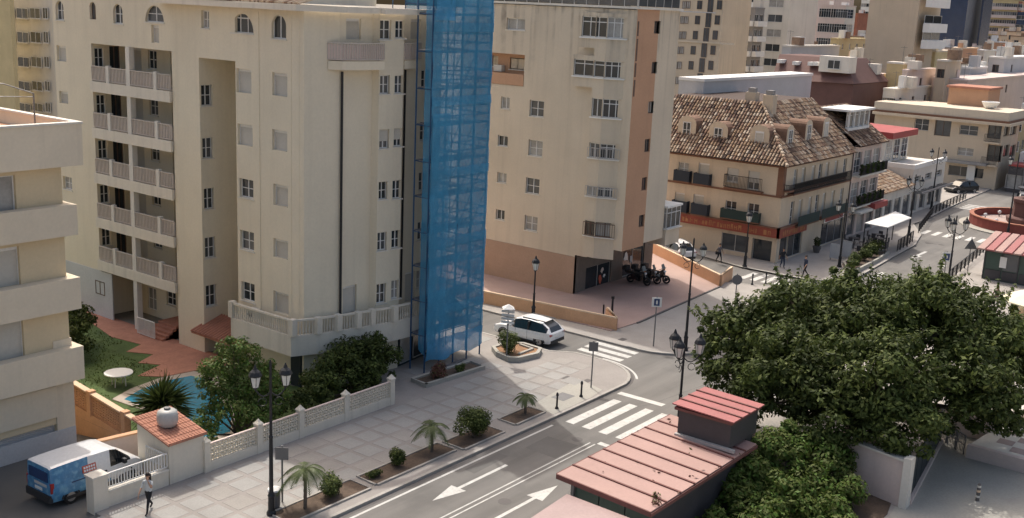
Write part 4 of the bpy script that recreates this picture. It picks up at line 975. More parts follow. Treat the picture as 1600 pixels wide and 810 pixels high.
# ================================================================== OLD TILED BUILDING at the second corner
ob = thing('corner_building', 'two storey tan corner building with brown tiled mansard roof and red shop sign band', 'building', (94, 44, 0))
F3 = Face((88, 51), (0, -1)); T3 = lambda v: 51-v; F4 = Face((88, 38.3), (1, 0)); ZE = 8.6; w3 = MB(); ULEN = 15.7
h3 = []
for q, st in (((1061, 253, 1075, 275), 'cross'), ((1092, 254, 1107, 279), 'shut'), ((1137, 262, 1153, 286), 'shut60'), ((1170, 267, 1185, 298), 'shut60'), ((1055, 300, 1068, 330), 'shut'), ((1084, 303, 1098, 333), 'shut'), ((1134, 313, 1149, 340), 'cross'), ((1169, 317, 1184, 345), 'cross')):
    h = F3.rect(*q); h3.append(h); window(ob, F3, h, st, .12)
shw = F3.rect(1128, 363, 1168, 397); window(ob, F3, shw, 'shop', .1, None, 1); dr = F3.rect(1176, 372, 1203, 413); dr = (dr[0], .05, dr[2], dr[3]); window(ob, F3, dr, 'shop', .25, 'door', 0)
F3.wall(w3, 0, T3(38.3), 0, ZE, h3+[shw, dr], .22)
h4 = []
for i, x in enumerate((1243.5, 1256, 1271, 1281.5, 1292, 1305.5, 1319)):
    a_ = F4.px(x, 270)[0]
    for zb in (6.0, 3.15): h = (a_-.42, zb, a_+.42, zb+2.1); h4.append(h); window(ob, F4, h, 'shut' if (i+int(zb)) % 3 else 'cross', .14)
sh4 = [F4.rect(1284, 352, 1313, 387), F4.rect(1219, 378, 1228, 410), F4.rect(1232, 372, 1250, 402)]
sh4 = [(h[0], .15, h[2], 2.3) for h in sh4]
for h in sh4: window(ob, F4, h, 'shop', .12, None, 0)
F4.wall(w3, 0, ULEN, 0, ZE, h4+sh4, .18); w3.build('wall', 'tan', ob)
MB().prism([(88.4, 38.7), (88+ULEN-.02, 38.7), (88+ULEN-.02, 51), (88.4, 51)], 0, ZE+.1).build('core', 'tan', ob)
MB().box(87.96, 38.26, 5.98, 88.5, 38.8, ZE).build('corner_band', 'brown_trim', ob)
bt = MB(); F3.box(bt, 0, T3(38.26), -.10, .02, 5.82, 5.97); F4.box(bt, -.1, ULEN, -.10, .02, 5.82, 5.97); bt.build('string_course', 'brown_trim', ob)
bt = MB(); F3.box(bt, 0, T3(38.26), -.05, .02, 8.40, 8.58); F4.box(bt, -.05, ULEN, -.05, .02, 8.40, 8.58); bt.build('eaves_board', 'brown_trim', ob)
def balc(face, x0, y0, x1, y1, solid, m, out=.55):
    h = face.rect(x0, y0, x1, y1, -out); zb = h[1]; b = MB(); face.box(b, h[0], h[2], -out, -.01, zb-.12, zb); b_ = b.build('balcony', 'brown_trim', ob)
    if solid:
        p_ = MB(); face.box(p_, h[0], h[2], -out-.03, -out, zb, h[3]); face.box(p_, h[0], h[0]+.03, -out, -.01, zb, h[3]); face.box(p_, h[2]-.03, h[2], -out, -.01, zb, h[3]); p_.build('panel', m, b_)
    else:
        rl = MB(); p, q = face.P(h[0], -out, 0), face.P(h[2], -out, 0); railing(rl, p, q, zb, h[3]-zb, .13, .014, .02); railing(rl, p, face.P(h[0], 0, 0), zb, h[3]-zb, .13, .014, .02); o = rl.build('railing', m, b_); o['kind'] = 'stuff'
mat('navy_panel', (.022, .030, .042), .7); mat('green_panel', (.018, .038, .036), .7)
for q, s_, m_ in (((1053, 265, 1076, 285), 1, 'navy_panel'), ((1084, 270, 1107, 290), 1, 'navy_panel'), ((1132, 272, 1189, 301), 0, 'iron'), ((1050, 312, 1072, 333), 1, 'navy_panel'), ((1080, 317, 1104, 338), 1, 'navy_panel'), ((1126, 325, 1184, 349), 1, 'green_panel')): balc(F3, *q, s_, m_)
balc(F4, 1234, 290, 1323, 277, 0, 'iron'); 
for (a0, a1) in ((2.7, 7.4), (8.0, 14.2)):
    b = MB(); F4.box(b, a0, a1, -.6, -.01, 2.95, 3.08); b_ = b.build('balcony', 'brown_trim', ob); p_ = MB(); F4.box(p_, a0, a1, -.63, -.6, 3.08, 3.95); p_.build('panel', 'green_panel', b_)
b = MB(); F4.box(b, 1.2, 14.4, -.6, -.01, 5.98, 6.08); b_ = b.build('balcony', 'brown_trim', ob)
rl = MB(); railing(rl, F4.P(1.2, -.6, 0), F4.P(14.4, -.6, 0), 6.08, .95, .13, .014, .02); o = rl.build('railing', 'iron', b_); o['kind'] = 'stuff'
# shop sign band, both sides of the corner
sb = MB(); F3.box(sb, T3(50.4), T3(38.0), -.35, -.05, 2.35, 3.15); F4.box(sb, -.35, 5.4, -.35, -.05, 2.35, 3.15); sg = sb.build('sign_band', 'sign_red', ob)
sl_ = MB(); F3.box(sl_, T3(50.4), T3(37.95), -.42, -.05, 3.152, 3.24); F4.box(sl_, -.42, 5.4, -.42, -.05, 3.152, 3.24); sl_.build('sign_cap', 'brown_trim', sg)
lt = MB(); random.seed(11)
for f_, s_, e_ in ((F3, 1.0, T3(38.6)), (F4, .3, 5.2)):
    a_ = s_
    while a_ < e_-.3:
        w_ = random.uniform(.16, .36)
        if random.random() < .82:
            zc = 2.5; hh = random.uniform(.35, .48)
            f_.box(lt, a_, a_+.07, -.37, -.352, zc, zc+hh)
            if random.random() < .7: f_.box(lt, a_+w_-.07, a_+w_, -.37, -.352, zc, zc+hh)
            f_.box(lt, a_+.072, a_+w_-.072, -.37, -.352, zc+random.choice((0, hh*.45, hh-.08)), zc+hh*.45+.08 if random.random() < .3 else zc+hh)
        a_ += w_+.12
o = lt.build('lettering', 'sign_orange', sg); o['kind'] = 'stuff'; random.seed(8)
s2 = MB(); h = F4.rect(1289, 336, 1317, 349, -.1); F4.box(s2, h[0], h[2], -.1, -.02, 2.35, 3.0); s2.build('shop_sign', 'white', ob); s2 = MB(); F4.box(s2, h[0]+.25, h[2]-.25, -.12, -.102, 2.42, 2.93); s2.build('shop_sign', 'red', ob)
# mansard roof: bed, then every barrel tile as a bent strip
E0, ZR, IN = .45, 13.35, 4.75
rb = MB(); x0, y0, x1 = 88-E0, 38.3-E0, 88+ULEN+.1; t_ = E0+IN
rb.quad((x0, y0, ZE), (x1, y0, ZE), (x1, y0+t_, ZR), (x0+t_, y0+t_, ZR)); rb.quad((x0, y0, ZE), (x0+t_, y0+t_, ZR), (x0+t_, 52, ZR), (x0, 52, ZE)); rb.quad((x1, y0, ZE), (x1, 52, ZE), (x1, 52, ZR), (x1, y0+t_, ZR))
rb.quad((x0+t_, y0+t_, ZR), (x1, y0+t_, ZR), (x1, 52, ZR), (x0+t_, 52, ZR)); rb.quad((x0, y0, ZE-.01), (x0, 52, ZE-.01), (88, 52, ZE-.01), (88, y0, ZE-.01)); rb.quad((x0, y0, ZE-.012), (x1, y0, ZE-.012), (x1, 38.4, ZE-.012), (x0, 38.4, ZE-.012))
rf = rb.build('roof', 'tile4', ob)
def barrel(mb, org, al, up, n_al, n_up, pitch, length, keep, nm=7, wts=(6, 5, 4, 2, 1, 3, 4)):
    al, up, org = Vector(al), Vector(up).normalized(), Vector(org); nr = al.cross(up).normalized()
    if nr.z < 0: nr = -nr
    for i in range(n_al):
        for j in range(n_up):
            b = org+al*(i*pitch)+up*(j*length)
            if not keep(b+up*length*.5): continue
            m = random.choices(range(nm), wts)[0]; r = pitch*.37; pts = []
            jz = random.uniform(-.012, .02)
            for e, lift in ((b, .045+jz), (b+up*(length*1.08), .0+jz)):
                for k in range(4): a_ = math.pi*k/3; pts.append(e+al*(pitch*.5-r*math.cos(a_))+nr*(.015+lift+r*.75*math.sin(a_)))
            s_ = len(mb.v); mb.v += [tuple(p) for p in pts]
            for k in range(3): mb.f.append((s_+k, s_+k+1, s_+5+k, s_+4+k)); mb.m.append(m)
            mb.f.append((s_+3, s_+2, s_+1, s_)); mb.m.append(4)
tl = MB(); dv = Vector((t_, 0, ZR-ZE)).normalized(); LU = math.hypot(t_, ZR-ZE)
barrel(tl, (x0, y0, ZE), (0, 1, 0), (t_, 0, ZR-ZE), 46, int(LU/.44), .305, .44, lambda p: p.y > y0+(p.x-x0))
barrel(tl, (x0, y0, ZE), (1, 0, 0), (0, t_, ZR-ZE), 53, int(LU/.44), .305, .44, lambda p: p.x > x0+(p.y-y0))
n = int(t_*1.73/.4)
for i in range(n):
    a_, b_ = i/n, (i+1)/n; A_ = Vector((x0+t_*a_, y0+t_*a_, ZE+(ZR-ZE)*a_+.1)); B_ = Vector((x0+t_*b_, y0+t_*b_, ZE+(ZR-ZE)*b_+.06)); tl.tube(A_, B_, .15, .12, 6, random.choice((0, 2, 5, 1)))
o = tl.build('roof_tiles', TILES, ob); o['kind'] = 'stuff'
def dormer(face, x, y0, y1, t, w_=1.5, deep=2.6, parent=None, m='tan', arch=True, st='cross'):
    a_, zb = face.px(x, y1, t); zt_ = face.px(x, y0, t)[1]; b = MB(); hw = w_/2
    P = [(a_-hw, zb), (a_+hw, zb)]
    if arch: P += [(a_+hw*math.cos(math.pi*k/8), zt_-hw*.75+hw*.75*math.sin(math.pi*k/8)) for k in range(9)]
    else: P += [(a_+hw, zt_-hw*.5), (a_, zt_), (a_-hw, zt_-hw*.5)]
    s_ = len(b.v); n = len(P); b.v += [tuple(face.P(q[0], t, q[1])) for q in P]+[tuple(face.P(q[0], t+deep, q[1])) for q in P]
    b.f.append(tuple(range(s_, s_+n))); b.m.append(0)
    for k in range(n): b.f.append((s_+k, s_+(k+1) % n, s_+n+(k+1) % n, s_+n+k)); b.m.append(0)
    b.m = [0]+[1]*(len(b.f)-1); b.m[1] = 0; d = b.build('dormer', [m, 'tile2'], parent or ob); window(d, face, (a_-.4, zb+.12, a_+.4, zt_-hw*.6), st, t-.05); return d
for x, y0, y1, st in ((1072, 181, 217, 'cross'), (1121, 190, 224, 'cross'), (1185, 195, 232, 'shut')): dormer(F3, x, y0, y1, 1.25, 1.85, 3, st=st)
for x, y0, y1, st in ((1233, 196, 232, 'cross'), (1262, 188, 225, 'cross'), (1289, 184, 218, 'shut')): dormer(F4, x, y0, y1, 1.2, 1.5, 3, st=st)
for q in ((1175, 145, 94.2), (1203, 147, 92.8)):
    p = on_u(q[0], 158, q[2]); c = MB().box(p.x-.45, p.y-.5, 12, p.x+.45, p.y+.5, 14.1).build('chimney', 'tan', ob); MB().box(p.x-.3, p.y-.32, 14.1, p.x+.3, p.y+.32, 14.5).build('chimney_pot', 'greywall', c)

# ================================================================== houses on along the street
def facade_block(name, label, u0, u1, v0, v1, z1, m, z0=0):
    t = thing(name, label, 'building', ((u0+u1)/2, (v0+v1)/2, z0)); return t
XR = F4.px
ub = 88+XR(1374, 250)[0]; u_low = 88+XR(1424, 295)[0]; u_w = 88+XR(1478, 250)[0]
db = thing('town_house', 'narrow town house with a glazed white attic terrace beside the tiled corner building', 'building', ((103.75+ub)/2, 44, 0))
w_ = MB(); hh = []; LW = ub-103.75; FD = Face((103.75, 38.2), (1, 0))
for zb in (.2, 3.4, 6.4):
    for i in range(3): h = (.3+i*LW/3, zb, .3+i*LW/3+LW/3-.6, zb+2.1); hh.append(h); window(db, FD, h, 'shop' if zb < 1 else 'cross', .15)
FD.wall(w_, 0, LW, 0, 9.2, hh, .2); w_.quad((ub, 38.2, 0), (ub, 50, 0), (ub, 50, 9.2), (ub, 38.2, 9.2)); w_.build('wall', 'pinkwhite', db); MB().box(103.8, 38.5, 0, ub-.02, 50, 9.1).build('core', 'pinkwhite', db)
for zb in (3.3, 6.3):
    b = MB(); FD.box(b, .1, LW-.1, -.8, -.01, zb-.15, zb); b_ = b.build('balcony', 'offwhite', db); rl = MB(); railing(rl, FD.P(.1, -.8, 0), FD.P(LW-.1, -.8, 0), zb, 1, .13, .02, .03); o = rl.build('railing', 'iron', b_); o['kind'] = 'stuff'
    for i in range(5):
        lv = MB()
        for k in range(60): c = FD.P(.4+i*LW/5.3+random.uniform(-.3, .4), -.78+random.uniform(-.1, .1), zb+random.uniform(.2, 1.1)); d = Vector((random.uniform(-1, 1), random.uniform(-1, 1), random.uniform(-1, 1))).normalized()*.13; e = d.orthogonal().normalized()*.06; lv.quad(c-d-e, c+d-e, c+d+e, c-d+e)
        lv.build('pot_plant', 'leaf_dark', db)
rb = MB().quad((103.7, 37.6, 9.15), (ub+.35, 37.6, 9.15), (ub+.35, 42.5, 12.6), (103.7, 42.5, 12.6)).quad((103.7, 37.6, 9.1), (ub+.35, 37.6, 9.1), (ub+.35, 42.5, 9.1), (103.7, 42.5, 9.1)).quad((ub+.3, 37.6, 9.1), (ub+.3, 47, 9.1), (ub+.3, 42.5, 12.6)).quad((103.7, 47, 9.15), (ub+.35, 47, 9.15), (ub+.35, 42.5, 12.6), (103.7, 42.5, 12.6)); r_ = rb.build('roof', 'slate_brown', db)
tl = MB(); barrel(tl, (103.7, 37.6, 9.15), (1, 0, 0), (0, 4.9, 3.45), int((ub+.3-103.7)/.26), 13, .26, .45, lambda p: True, wts=(1, 3, 4, 4, 2, 1, 3)); o = tl.build('roof_tiles', TILES, db); o['kind'] = 'stuff'
at = MB().box(104.4, 39.3, 10.2, ub-1.2, 42.5, 10.7).box(104.1, 39.0, 12.3, ub-.9, 43, 12.5).build('attic_terrace', 'white', db)
for i in range(5): u = 104.5+i*(ub-1.5-104.5)/4; MB().box(u-.08, 39.3, 10.7, u+.08, 39.45, 12.3).build('post', 'white', db)
FA = Face((104.4, 39.6), (1, 0)); window(db, FA, (.1, 10.7, ub-1.3-104.4, 12.3), 'multi', 0)
aw = MB().box(104.0, 37.0, 2.6, 107.4, 38.15, 2.8).build('awning', 'offwhite', db); MB().hexa([(107.6, 36.9, 2.7), (ub-.1, 36.9, 2.7), (ub-.1, 38.15, 3.1), (107.6, 38.15, 3.1), (107.6, 36.9, 3.25), (ub-.1, 36.9, 3.25), (ub-.1, 38.15, 3.3), (107.6, 38.15, 3.3)]).build('awning', 'red', db)
ls = thing('tiled_shop', 'low shop with sunlit ochre barrel tiled lean-to roof beside the white house', 'building', ((ub+u_low)/2, 42, 0))
zl = F4.px(1395, 297)[1]; FLS = Face((ub+.05, 38.25), (1, 0)); LL = u_low-ub-.05; w_ = MB(); hh = [(.4+i*LL/4, .2, .4+i*LL/4+LL/4-.7, 2.5) for i in range(4)]
for h in hh: window(ls, FLS, h, 'shop', .12, None, 1)
FLS.wall(w_, 0, LL, 0, zl, hh, .2); w_.build('wall', 'offwhite', ls); MB().box(ub+.06, 38.5, 0, u_low-.02, 46, zl-.05).build('core', 'offwhite', ls)
MB().quad((ub+.02, 37.8, zl), (u_low, 37.8, zl), (u_low, 43.5, zl+2.2), (ub+.02, 43.5, zl+2.2)).build('roof', 'tile2', ls)
tl = MB(); barrel(tl, (ub+.02, 37.8, zl), (1, 0, 0), (0, 5.7, 2.2), int(LL/.3), 13, .3, .46, lambda p: True, wts=(6, 3, 1, 1, 0, 4, 4)); o = tl.build('roof_tiles', TILES, ls); o['kind'] = 'stuff'
wh = thing('white_house', 'white house with a red awning over its roof terrace beside the low tiled shop', 'building', ((u_low+u_w)/2, 43, 0))
zw = F4.px(1440, 262)[1]; FW1 = Face((u_low, 52), (0, -1)); FW2 = Face((u_low, 38.3), (1, 0)); w_ = MB(); L2 = u_w-u_low
FW1.wall(w_, 0, 13.7, 0, zw+.0); hh = [(.5+i*L2/4, .3, .5+i*L2/4+L2/4-.9, 2.6) for i in range(4)]+[(.6+i*L2/3, 3.6, .6+i*L2/3+L2/3-1.6, zw-.9) for i in range(3)]
for i, h in enumerate(hh): window(wh, FW2, h, 'shop' if i < 4 else 'cross', .2, None, 0)
FW2.wall(w_, 0, L2, 0, zw, hh, .3); w_.build('wall', 'offwhite', wh); MB().box(u_low+.05, 38.7, 0, u_w, 52, zw-.02).build('core', 'offwhite', wh); MB().box(u_low-.02, 38.2, zw, u_w+.1, 38.5, zw+.5).box(u_low-.02, 38.5, zw, u_low+.3, 52, zw+.5).build('parapet', 'white', wh)
tz = zw+.01; MB().box(u_low+1.5, 42.3, tz, u_low+9.5, 52, tz+3.1).build('upper_storey', 'offwhite', wh); FT = Face((u_low+1.5, 42.3), (1, 0))
for i in range(3): window(wh, FT, (.4+i*2.6, tz+.2, 2.3+i*2.6, tz+2.6), 'cross', -.06)
MB().hexa([(u_low+1.2, 41.4, tz+2.9), (u_low+9.8, 41.4, tz+2.9), (u_low+9.8, 50, tz+3.3), (u_low+1.2, 50, tz+3.3), (u_low+1.2, 41.4, tz+3.6), (u_low+9.8, 41.4, tz+3.6), (u_low+9.8, 50, tz+3.75), (u_low+1.2, 50, tz+3.75)]).build('awning', 'red', wh)
MB().box(u_low+10, 46, tz, u_w, 56, tz+1.1).build('terrace_wall', 'lightgrey', wh)
cb = MB(); 
for i in range(14): u = u_low+.5+i*L2/14; cb.box(u, 37.2, 2.5, u+.08, 38.2, 2.62)
cb.box(u_low+.2, 37.1, 2.55, u_w, 37.25, 2.75); cb.build('pergola', 'greywall', wh)

# far buildings: a box with facades towards -X and -Y and real windows in rows
def far(name, label, x0, xc, x1, yt, u0, m, rows=0, pitch=3., cols=(0, 0), st=('slide', 'slide'), ww=(1.3, 1.4), m2=None, zbot=0, band=None, top=.4, roofm=None, cat='building', ref=None):
    pa = on_u(x0, ref or yt, u0); pc = on_u(xc, ref or yt, u0); z1 = on_u(xc, yt, u0).z; va, vc = pa.y, pc.y; u1 = on_v(x1, ref or yt, vc).x if x1 > xc else u0+8
    t = thing(name, label, cat, ((u0+u1)/2, (va+vc)/2, zbot)); fa = Face((u0, va), (0, -1)); fb = Face((u0, vc), (1, 0)); A_, B_ = va-vc, u1-u0
    for f_, L_, n, s_, mm in ((fa, A_, cols[0], st[0], m), (fb, B_, cols[1], st[1], m2 or m)):
        w_ = MB(); hh = []
        for r_ in range(rows):
            zt_ = z1-top-pitch*r_-.5
            for c in range(n):
                c0 = L_*(c+.5)/n; h = (c0-ww[0]/2, zt_-ww[1], c0+ww[0]/2, zt_); hh.append(h); window(t, f_, h, s_, .12)
            if band and n:
                b = MB(); f_.box(b, .1, L_-.1, -.9, -.02, zt_-ww[1]-.9, zt_-ww[1]+.15); b.build('balcony', band, t)
        f_.wall(w_, 0, L_, zbot, z1, hh, .2); w_.build('wall', mm, t)
    MB().box(u0+.35, vc+.35, zbot, u1, va, z1-.02).build('core', m, t)
    MB().box(u0-.12, vc-.12, z1, u1, va, z1+.28).build('roof', roofm or m, t)
    rs = random.getstate(); random.seed(int(x0*7+u0)); L_ = max(1., min(A_, 20))
    for i in range(2 if u0 > 140 else 0):
        a_, b_, h_ = random.uniform(.1, .8)*A_, random.uniform(.8, 1.8), random.uniform(.7, 1.9); q = u0+random.uniform(1.2, 3.5)
        MB().box(q, va-a_-b_, z1+.28, q+b_*1.2, va-a_, z1+.28+h_).build('chimney', random.choice((m, 'white', 'tile1', 'offwhite')), t)
    if u0 > 140: q = va-random.uniform(.2, .8)*A_; MB().tube((u0+2, q, z1+.28), (u0+2, q, z1+2.6), .04, .03, 4).tube((u0+2, q-.5, z1+2.4), (u0+2, q+.5, z1+2.4), .03, .03, 4).build('aerial', 'iron_grey', t)
    random.setstate(rs)
    return t, fa, fb, z1
far('apartment_block', 'far tall block with rows of ribbon windows seen between the yellow block and the tower', 12, 86, 100, -40, 66, 'offwhite', 7, 2.95, (0, 0))
far('apartment_block', 'yellow ochre block at the extreme left edge behind the roof terrace', -60, 13, 20, -30, 62, 'ochre')
rb_ = [o for o in bpy.data.objects if o.get('label', '').startswith('far tall block')][0]
fr_ = Face((65.9, on_u(12, 50, 66).y), (0, -1)); Lr = on_u(12, 50, 66).y-on_u(86, 50, 66).y
for (y0, y1) in ((12, 30), (49, 68), (88, 106), (126, 143), (160, 176)):
    for k in range(4):
        xa, xb = ((12, 24), (26, 45), (47, 64), (67, 76))[k]; h = fr_.rect(xa+(y0-12)*.03, y0, xb+(y0-12)*.03, y1); window(rb_, fr_, h, 'slide', -.08, None, random.choice((0, 1)))
far('apartment_block', 'tall beige block with small paired windows rising behind the beige apartment block', 990, 1136, 1180, -60, 180, 'tan', 0, 2.95)
far('apartment_block', 'white and grey block with stacked side balconies behind the tiled roof', 1133, 1180, 1195, 14, 205, 'greywall', 5, 2.95, (2, 2), ('slide', 'slide'), (1.6, 1.4), 'greywall', 0, 'white', .6)
far('apartment_block', 'big pale windowless gable block between the grey block and the pink houses', 1195, 1238, 1282, -30, 215, 'offwhite', 6, 2.95, (1, 0), ('slide', 'slide'), (3.2, 1.5), 'offwhite')
far('apartment_block', 'pale penthouse block at the top edge above the grey block', 1130, 1228, 1234, -12, 222, 'white', 2, 2.95, (5, 0), ('slide', 'slide'), (2., 1.4))
far('town_house', 'pink house with two rows of bluish glazed balconies', 1284, 1322, 1338, 10, 330, 'pinkwhite', 3, 4.4, (2, 1), ('multi', 'cross'), (5.2, 2.6), 'offwhite')
far('town_house', 'rust red gabled house next to the big blank beige wall', 1336, 1341, 1372, 22, 360, 'brickred', 0)
far('town_house', 'pale yellow house in front of the pink balconies', 1298, 1312, 1356, 62, 235, 'ochre', 2, 2.9, (1, 4), ('cross', 'cross'), (.9, 1.2))
far('apartment_block', 'large beige block with a blank side wall and white balcony fronts on its right', 1362, 1440, 1475, -25, 185, 'tan', 0)
bl_ = [o for o in bpy.data.objects if o.get('label', '').startswith('large beige block')][0]
fv = on_u(1440, 50, 185).y; fbx = Face((185, fv), (1, 0)); Lb = on_v(1475, 50, fv).x-185
for (y0, y1) in ((-8, 12), (37, 51), (63, 76)):
    z1_, z0_ = fbx.px(1455, y0)[1], fbx.px(1455, y1)[1]; b = MB(); fbx.box(b, .3, Lb*.85, -1.0, -.02, z0_, z1_); b.build('balcony', 'white', bl_); window(bl_, fbx, (.6, z1_, Lb*.8, z1_+1.3), 'slide', -.08)
far('tower_block', 'dark blue glass tower with a grey shaft standing far away at the top right', 1476, 1521, 1545, -60, 300, 'blue_tower', 0, 3.4, (0, 0), m2='grey_tower')
far('tower_block', 'navy edge wing of the far glass tower', 1543, 1546, 1560, -60, 306, 'blue_tower', 0)
far('apartment_block', 'far stack of tan and terracotta balconies at the top right', 1548, 1592, 1598, 2, 430, 'ochre', 7, 2.9, (3, 1), ('multi', 'multi'), (6, 1.4), 'brickred', 0, 'pinkwhite')
far('apartment_block', 'blue clad block cut by the right edge of the photo', 1590, 1640, 1660, 22, 400, 'blue_tower', 6, 3, (4, 0), ('slide', 'slide'), (3, 1.3))
far('apartment_block', 'sunny orange topped block rising at the top right corner', 1566, 1640, 1660, -6, 480, 'peach', 3, 3, (6, 0), ('slide', 'slide'), (3, 1.3))
far('town_house', 'small white house with chimneys at the top edge left of the blank beige wall', 1346, 1362, 1378, 2, 420, 'white', 4, 3, (2, 2), ('slide', 'slide'), (2, 1.3))
far('town_house', 'pink terraced house above the glazed balconies', 1278, 1330, 1336, -12, 345, 'pinkwhite', 0)
tbk = [o for o in bpy.data.objects if o.get('label', '').startswith('tall beige block')][0]
ftb = Face((179.9, on_u(990, 50, 180).y), (0, -1))
for r_ in range(6):
    for x, w_, h_ in ((1062, .8, 1.3), (1068.5, .8, 1.3), (1086, 1.0, 1.5), (1103, 1.1, 2.5), (1117, 1.0, 1.6)):
        a_, z_ = ftb.px(x+7-r_*3.4, 8+r_*23.6); window(tbk, ftb, (a_-w_/2, z_-h_/2, a_+w_/2, z_+h_/2), 'brown', .02, None, 2 if w_ < .9 else 1)
q_ = MB(); a_, z_ = ftb.px(1100, 66); ftb.box(q_, a_-9, a_+6, -.12, .05, z_-.2, z_+.1); q_.build('string_course', 'beige', tbk)
# middle distance roofs
MID = [
 ('long low white flat roofed building directly behind the tiled mansard roof', 1061, 1100, 1268, 128, 96.5, 'lightgrey', 'white', 0, (0, 0)),
 ('grey plaster wall above the brown mansard roof', 1222, 1236, 1312, 74, 165, 'lightgrey', 'offwhite', 0, (0, 0)),
 ('cream house with lone door in the shade of the big blank wall', 1386, 1411, 1420, 101, 165, 'ochre', 'offwhite', 0, (0, 0)),
 ('pale pink house with one small window left of the beige gap', 1410, 1418, 1462, 112, 162, 'pinkwhite', 'pinkwhite', 1, (0, 1)),
 ('beige narrow house right of the pale pink house', 1464, 1480, 1502, 97, 170, 'tan', 'offwhite', 1, (1, 0)),
 ('low pink house with roof railing beside the brown mansard', 1337, 1352, 1386, 120, 158, 'pinkwhite', 'pinkwhite', 1, (1, 2)),
 ('long white low house with dark windows behind the flat beige roof', 1380, 1398, 1456, 142, 156, 'offwhite', 'offwhite', 1, (2, 3)),
 ('wide pinkish beige house on the right below the grey roofs', 1456, 1512, 1680, 128, 172, 'pinkwhite', 'pinkwhite', 1, (2, 5)),
 ('light grey roof box on the right with white panels', 1502, 1516, 1542, 108, 190, 'lightgrey', 'white', 0, (0, 0)),
 ('light grey flat house at the right edge above the pinkish house', 1545, 1570, 1640, 92, 205, 'lightgrey', 'white', 1, (1, 3)),
 ('peach roof terrace enclosed by a dark steel frame', 1488, 1496, 1528, 77, 230, 'peach', 'coping', 0, (0, 0)),
 ('white house with a stair tower right of the peach terrace', 1527, 1538, 1556, 80, 240, 'offwhite', 'white', 1, (1, 1)),
 ('low brown roofed house between the blue tower and the right edge', 1556, 1575, 1640, 82, 260, 'brickred', 'offwhite', 1, (1, 3)),
 ('grey terrace house in front of the blue glass tower', 1464, 1484, 1512, 76, 270, 'pinkwhite', 'greywall', 2, (2, 2)),
 ('ochre house with dark openings below the white balcony block', 1440, 1462, 1494, 82, 195, 'ochre', 'beige', 1, (1, 2)),
 ('pink chimneyed house just left of the big blank wall', 1312, 1330, 1362, 96, 215, 'coping', 'offwhite', 1, (1, 2)),
]
for lab, x0, xc, x1, yt, u0, m, rm_, rows, cols in MID: far('town_house', lab, x0, xc, x1, yt, u0, m, rows, 3, cols, ('brown', 'brown'), (1.1, 1.3), None, 0, None, .6, rm_)
# brown mansard with skylights and one pale dormer
mn = thing('mansard_house', 'dark brown mansard roof with small skylights and one white dormer', 'building', (150, 95, 0)); um = 150
A_, B_, C_, D_ = on_u(1206, 118, um), on_u(1335, 126, um), on_u(1322, 92, um+4), on_u(1218, 85, um+4)
MB().hexa([(A_.x, A_.y, A_.z-.5), (B_.x, B_.y, B_.z-.5), (B_.x+14, B_.y, B_.z-.5), (A_.x+14, A_.y, A_.z-.5), tuple(D_), tuple(C_), (C_.x+8, C_.y, C_.z), (D_.x+8, D_.y, D_.z)]).build('roof', 'slate_brown', mn)
MB().box(um+.3, B_.y+.2, 0, um+14, A_.y-.2, A_.z-.4).build('wall', 'slate_brown', mn); FMn = Face((um+1.2, A_.y), (0, -1))
sk = [(1220, 96), (1244, 99), (1268, 100), (1276, 100)]
for x, y in sk: a_, z_ = FMn.px(x, y, .9); b = MB(); FMn.box(b, a_-.4, a_+.4, .45, 2.2, z_-.25, z_+.25); b.build('skylight', 'white', mn)
a_, z_ = FMn.px(1305, 110, 0); b = MB(); FMn.box(b, a_-2.2, a_+2.2, -.6, 2, z_-.3, z_+1.9); d_ = b.build('dormer', 'offwhite', mn); window(mn, FMn, (a_-.9, z_+.2, a_+.9, z_+1.4), 'slide', -.72, None, 0)

# beige block across the roundabout with balconies at its corner
uq = 152.; cbk = thing('corner_building', 'beige flat roofed corner block with deep eaves across the roundabout', 'building', (165, 45, 0))
v1q, v0q = on_u(1366, 190, uq).y, on_u(1566, 210, uq).y; FQ = Face((uq, v1q), (0, -1)); LQ = v1q-v0q; zq = FQ.px(1500, 190)[1]; uq2 = on_v(1592, 205, v0q).x; FQ2 = Face((uq, v0q), (1, 0)); w_ = MB(); hq = []
for q, st in (((1500, 195, 1527, 213), 'cross'), ((1497, 230, 1520, 245), 'cross'), ((1462, 187, 1484, 214), 'brown'), ((1545, 193, 1563, 218), 'brown'), ((1544, 226, 1562, 254), 'brown'), ((1483, 258, 1535, 280), 'shop'), ((1430, 185, 1450, 205), 'cross')): h = FQ.rect(*q); hq.append(h); window(cbk, FQ, h, st, .3)
FQ.wall(w_, 0, LQ, 0, zq, hq, .5); hq2 = [FQ2.rect(*q) for q in ((1570, 195, 1576, 212), (1580, 193, 1587, 210), (1569, 228, 1575, 244), (1579, 228, 1585, 244))]
for h in hq2: window(cbk, FQ2, h, 'brown', .2)
FQ2.wall(w_, 0, uq2-uq, 0, zq, hq2, .3); w_.build('wall', 'tan', cbk); MB().box(uq+.7, v0q+.5, 0, uq2, v1q, zq-.05).build('core', 'tan', cbk)
MB().box(uq-1.2, v0q-1.2, zq, uq2+1, v1q, zq+.35).build('eaves', 'tan', cbk); MB().box(uq-.9, v0q-.9, zq+.35, uq2, v1q, zq+.62).build('eaves', 'brown_trim', cbk); MB().box(uq-.7, v0q-.7, zq+.62, uq2, v1q, zq+1.7).build('parapet', 'beige', cbk)
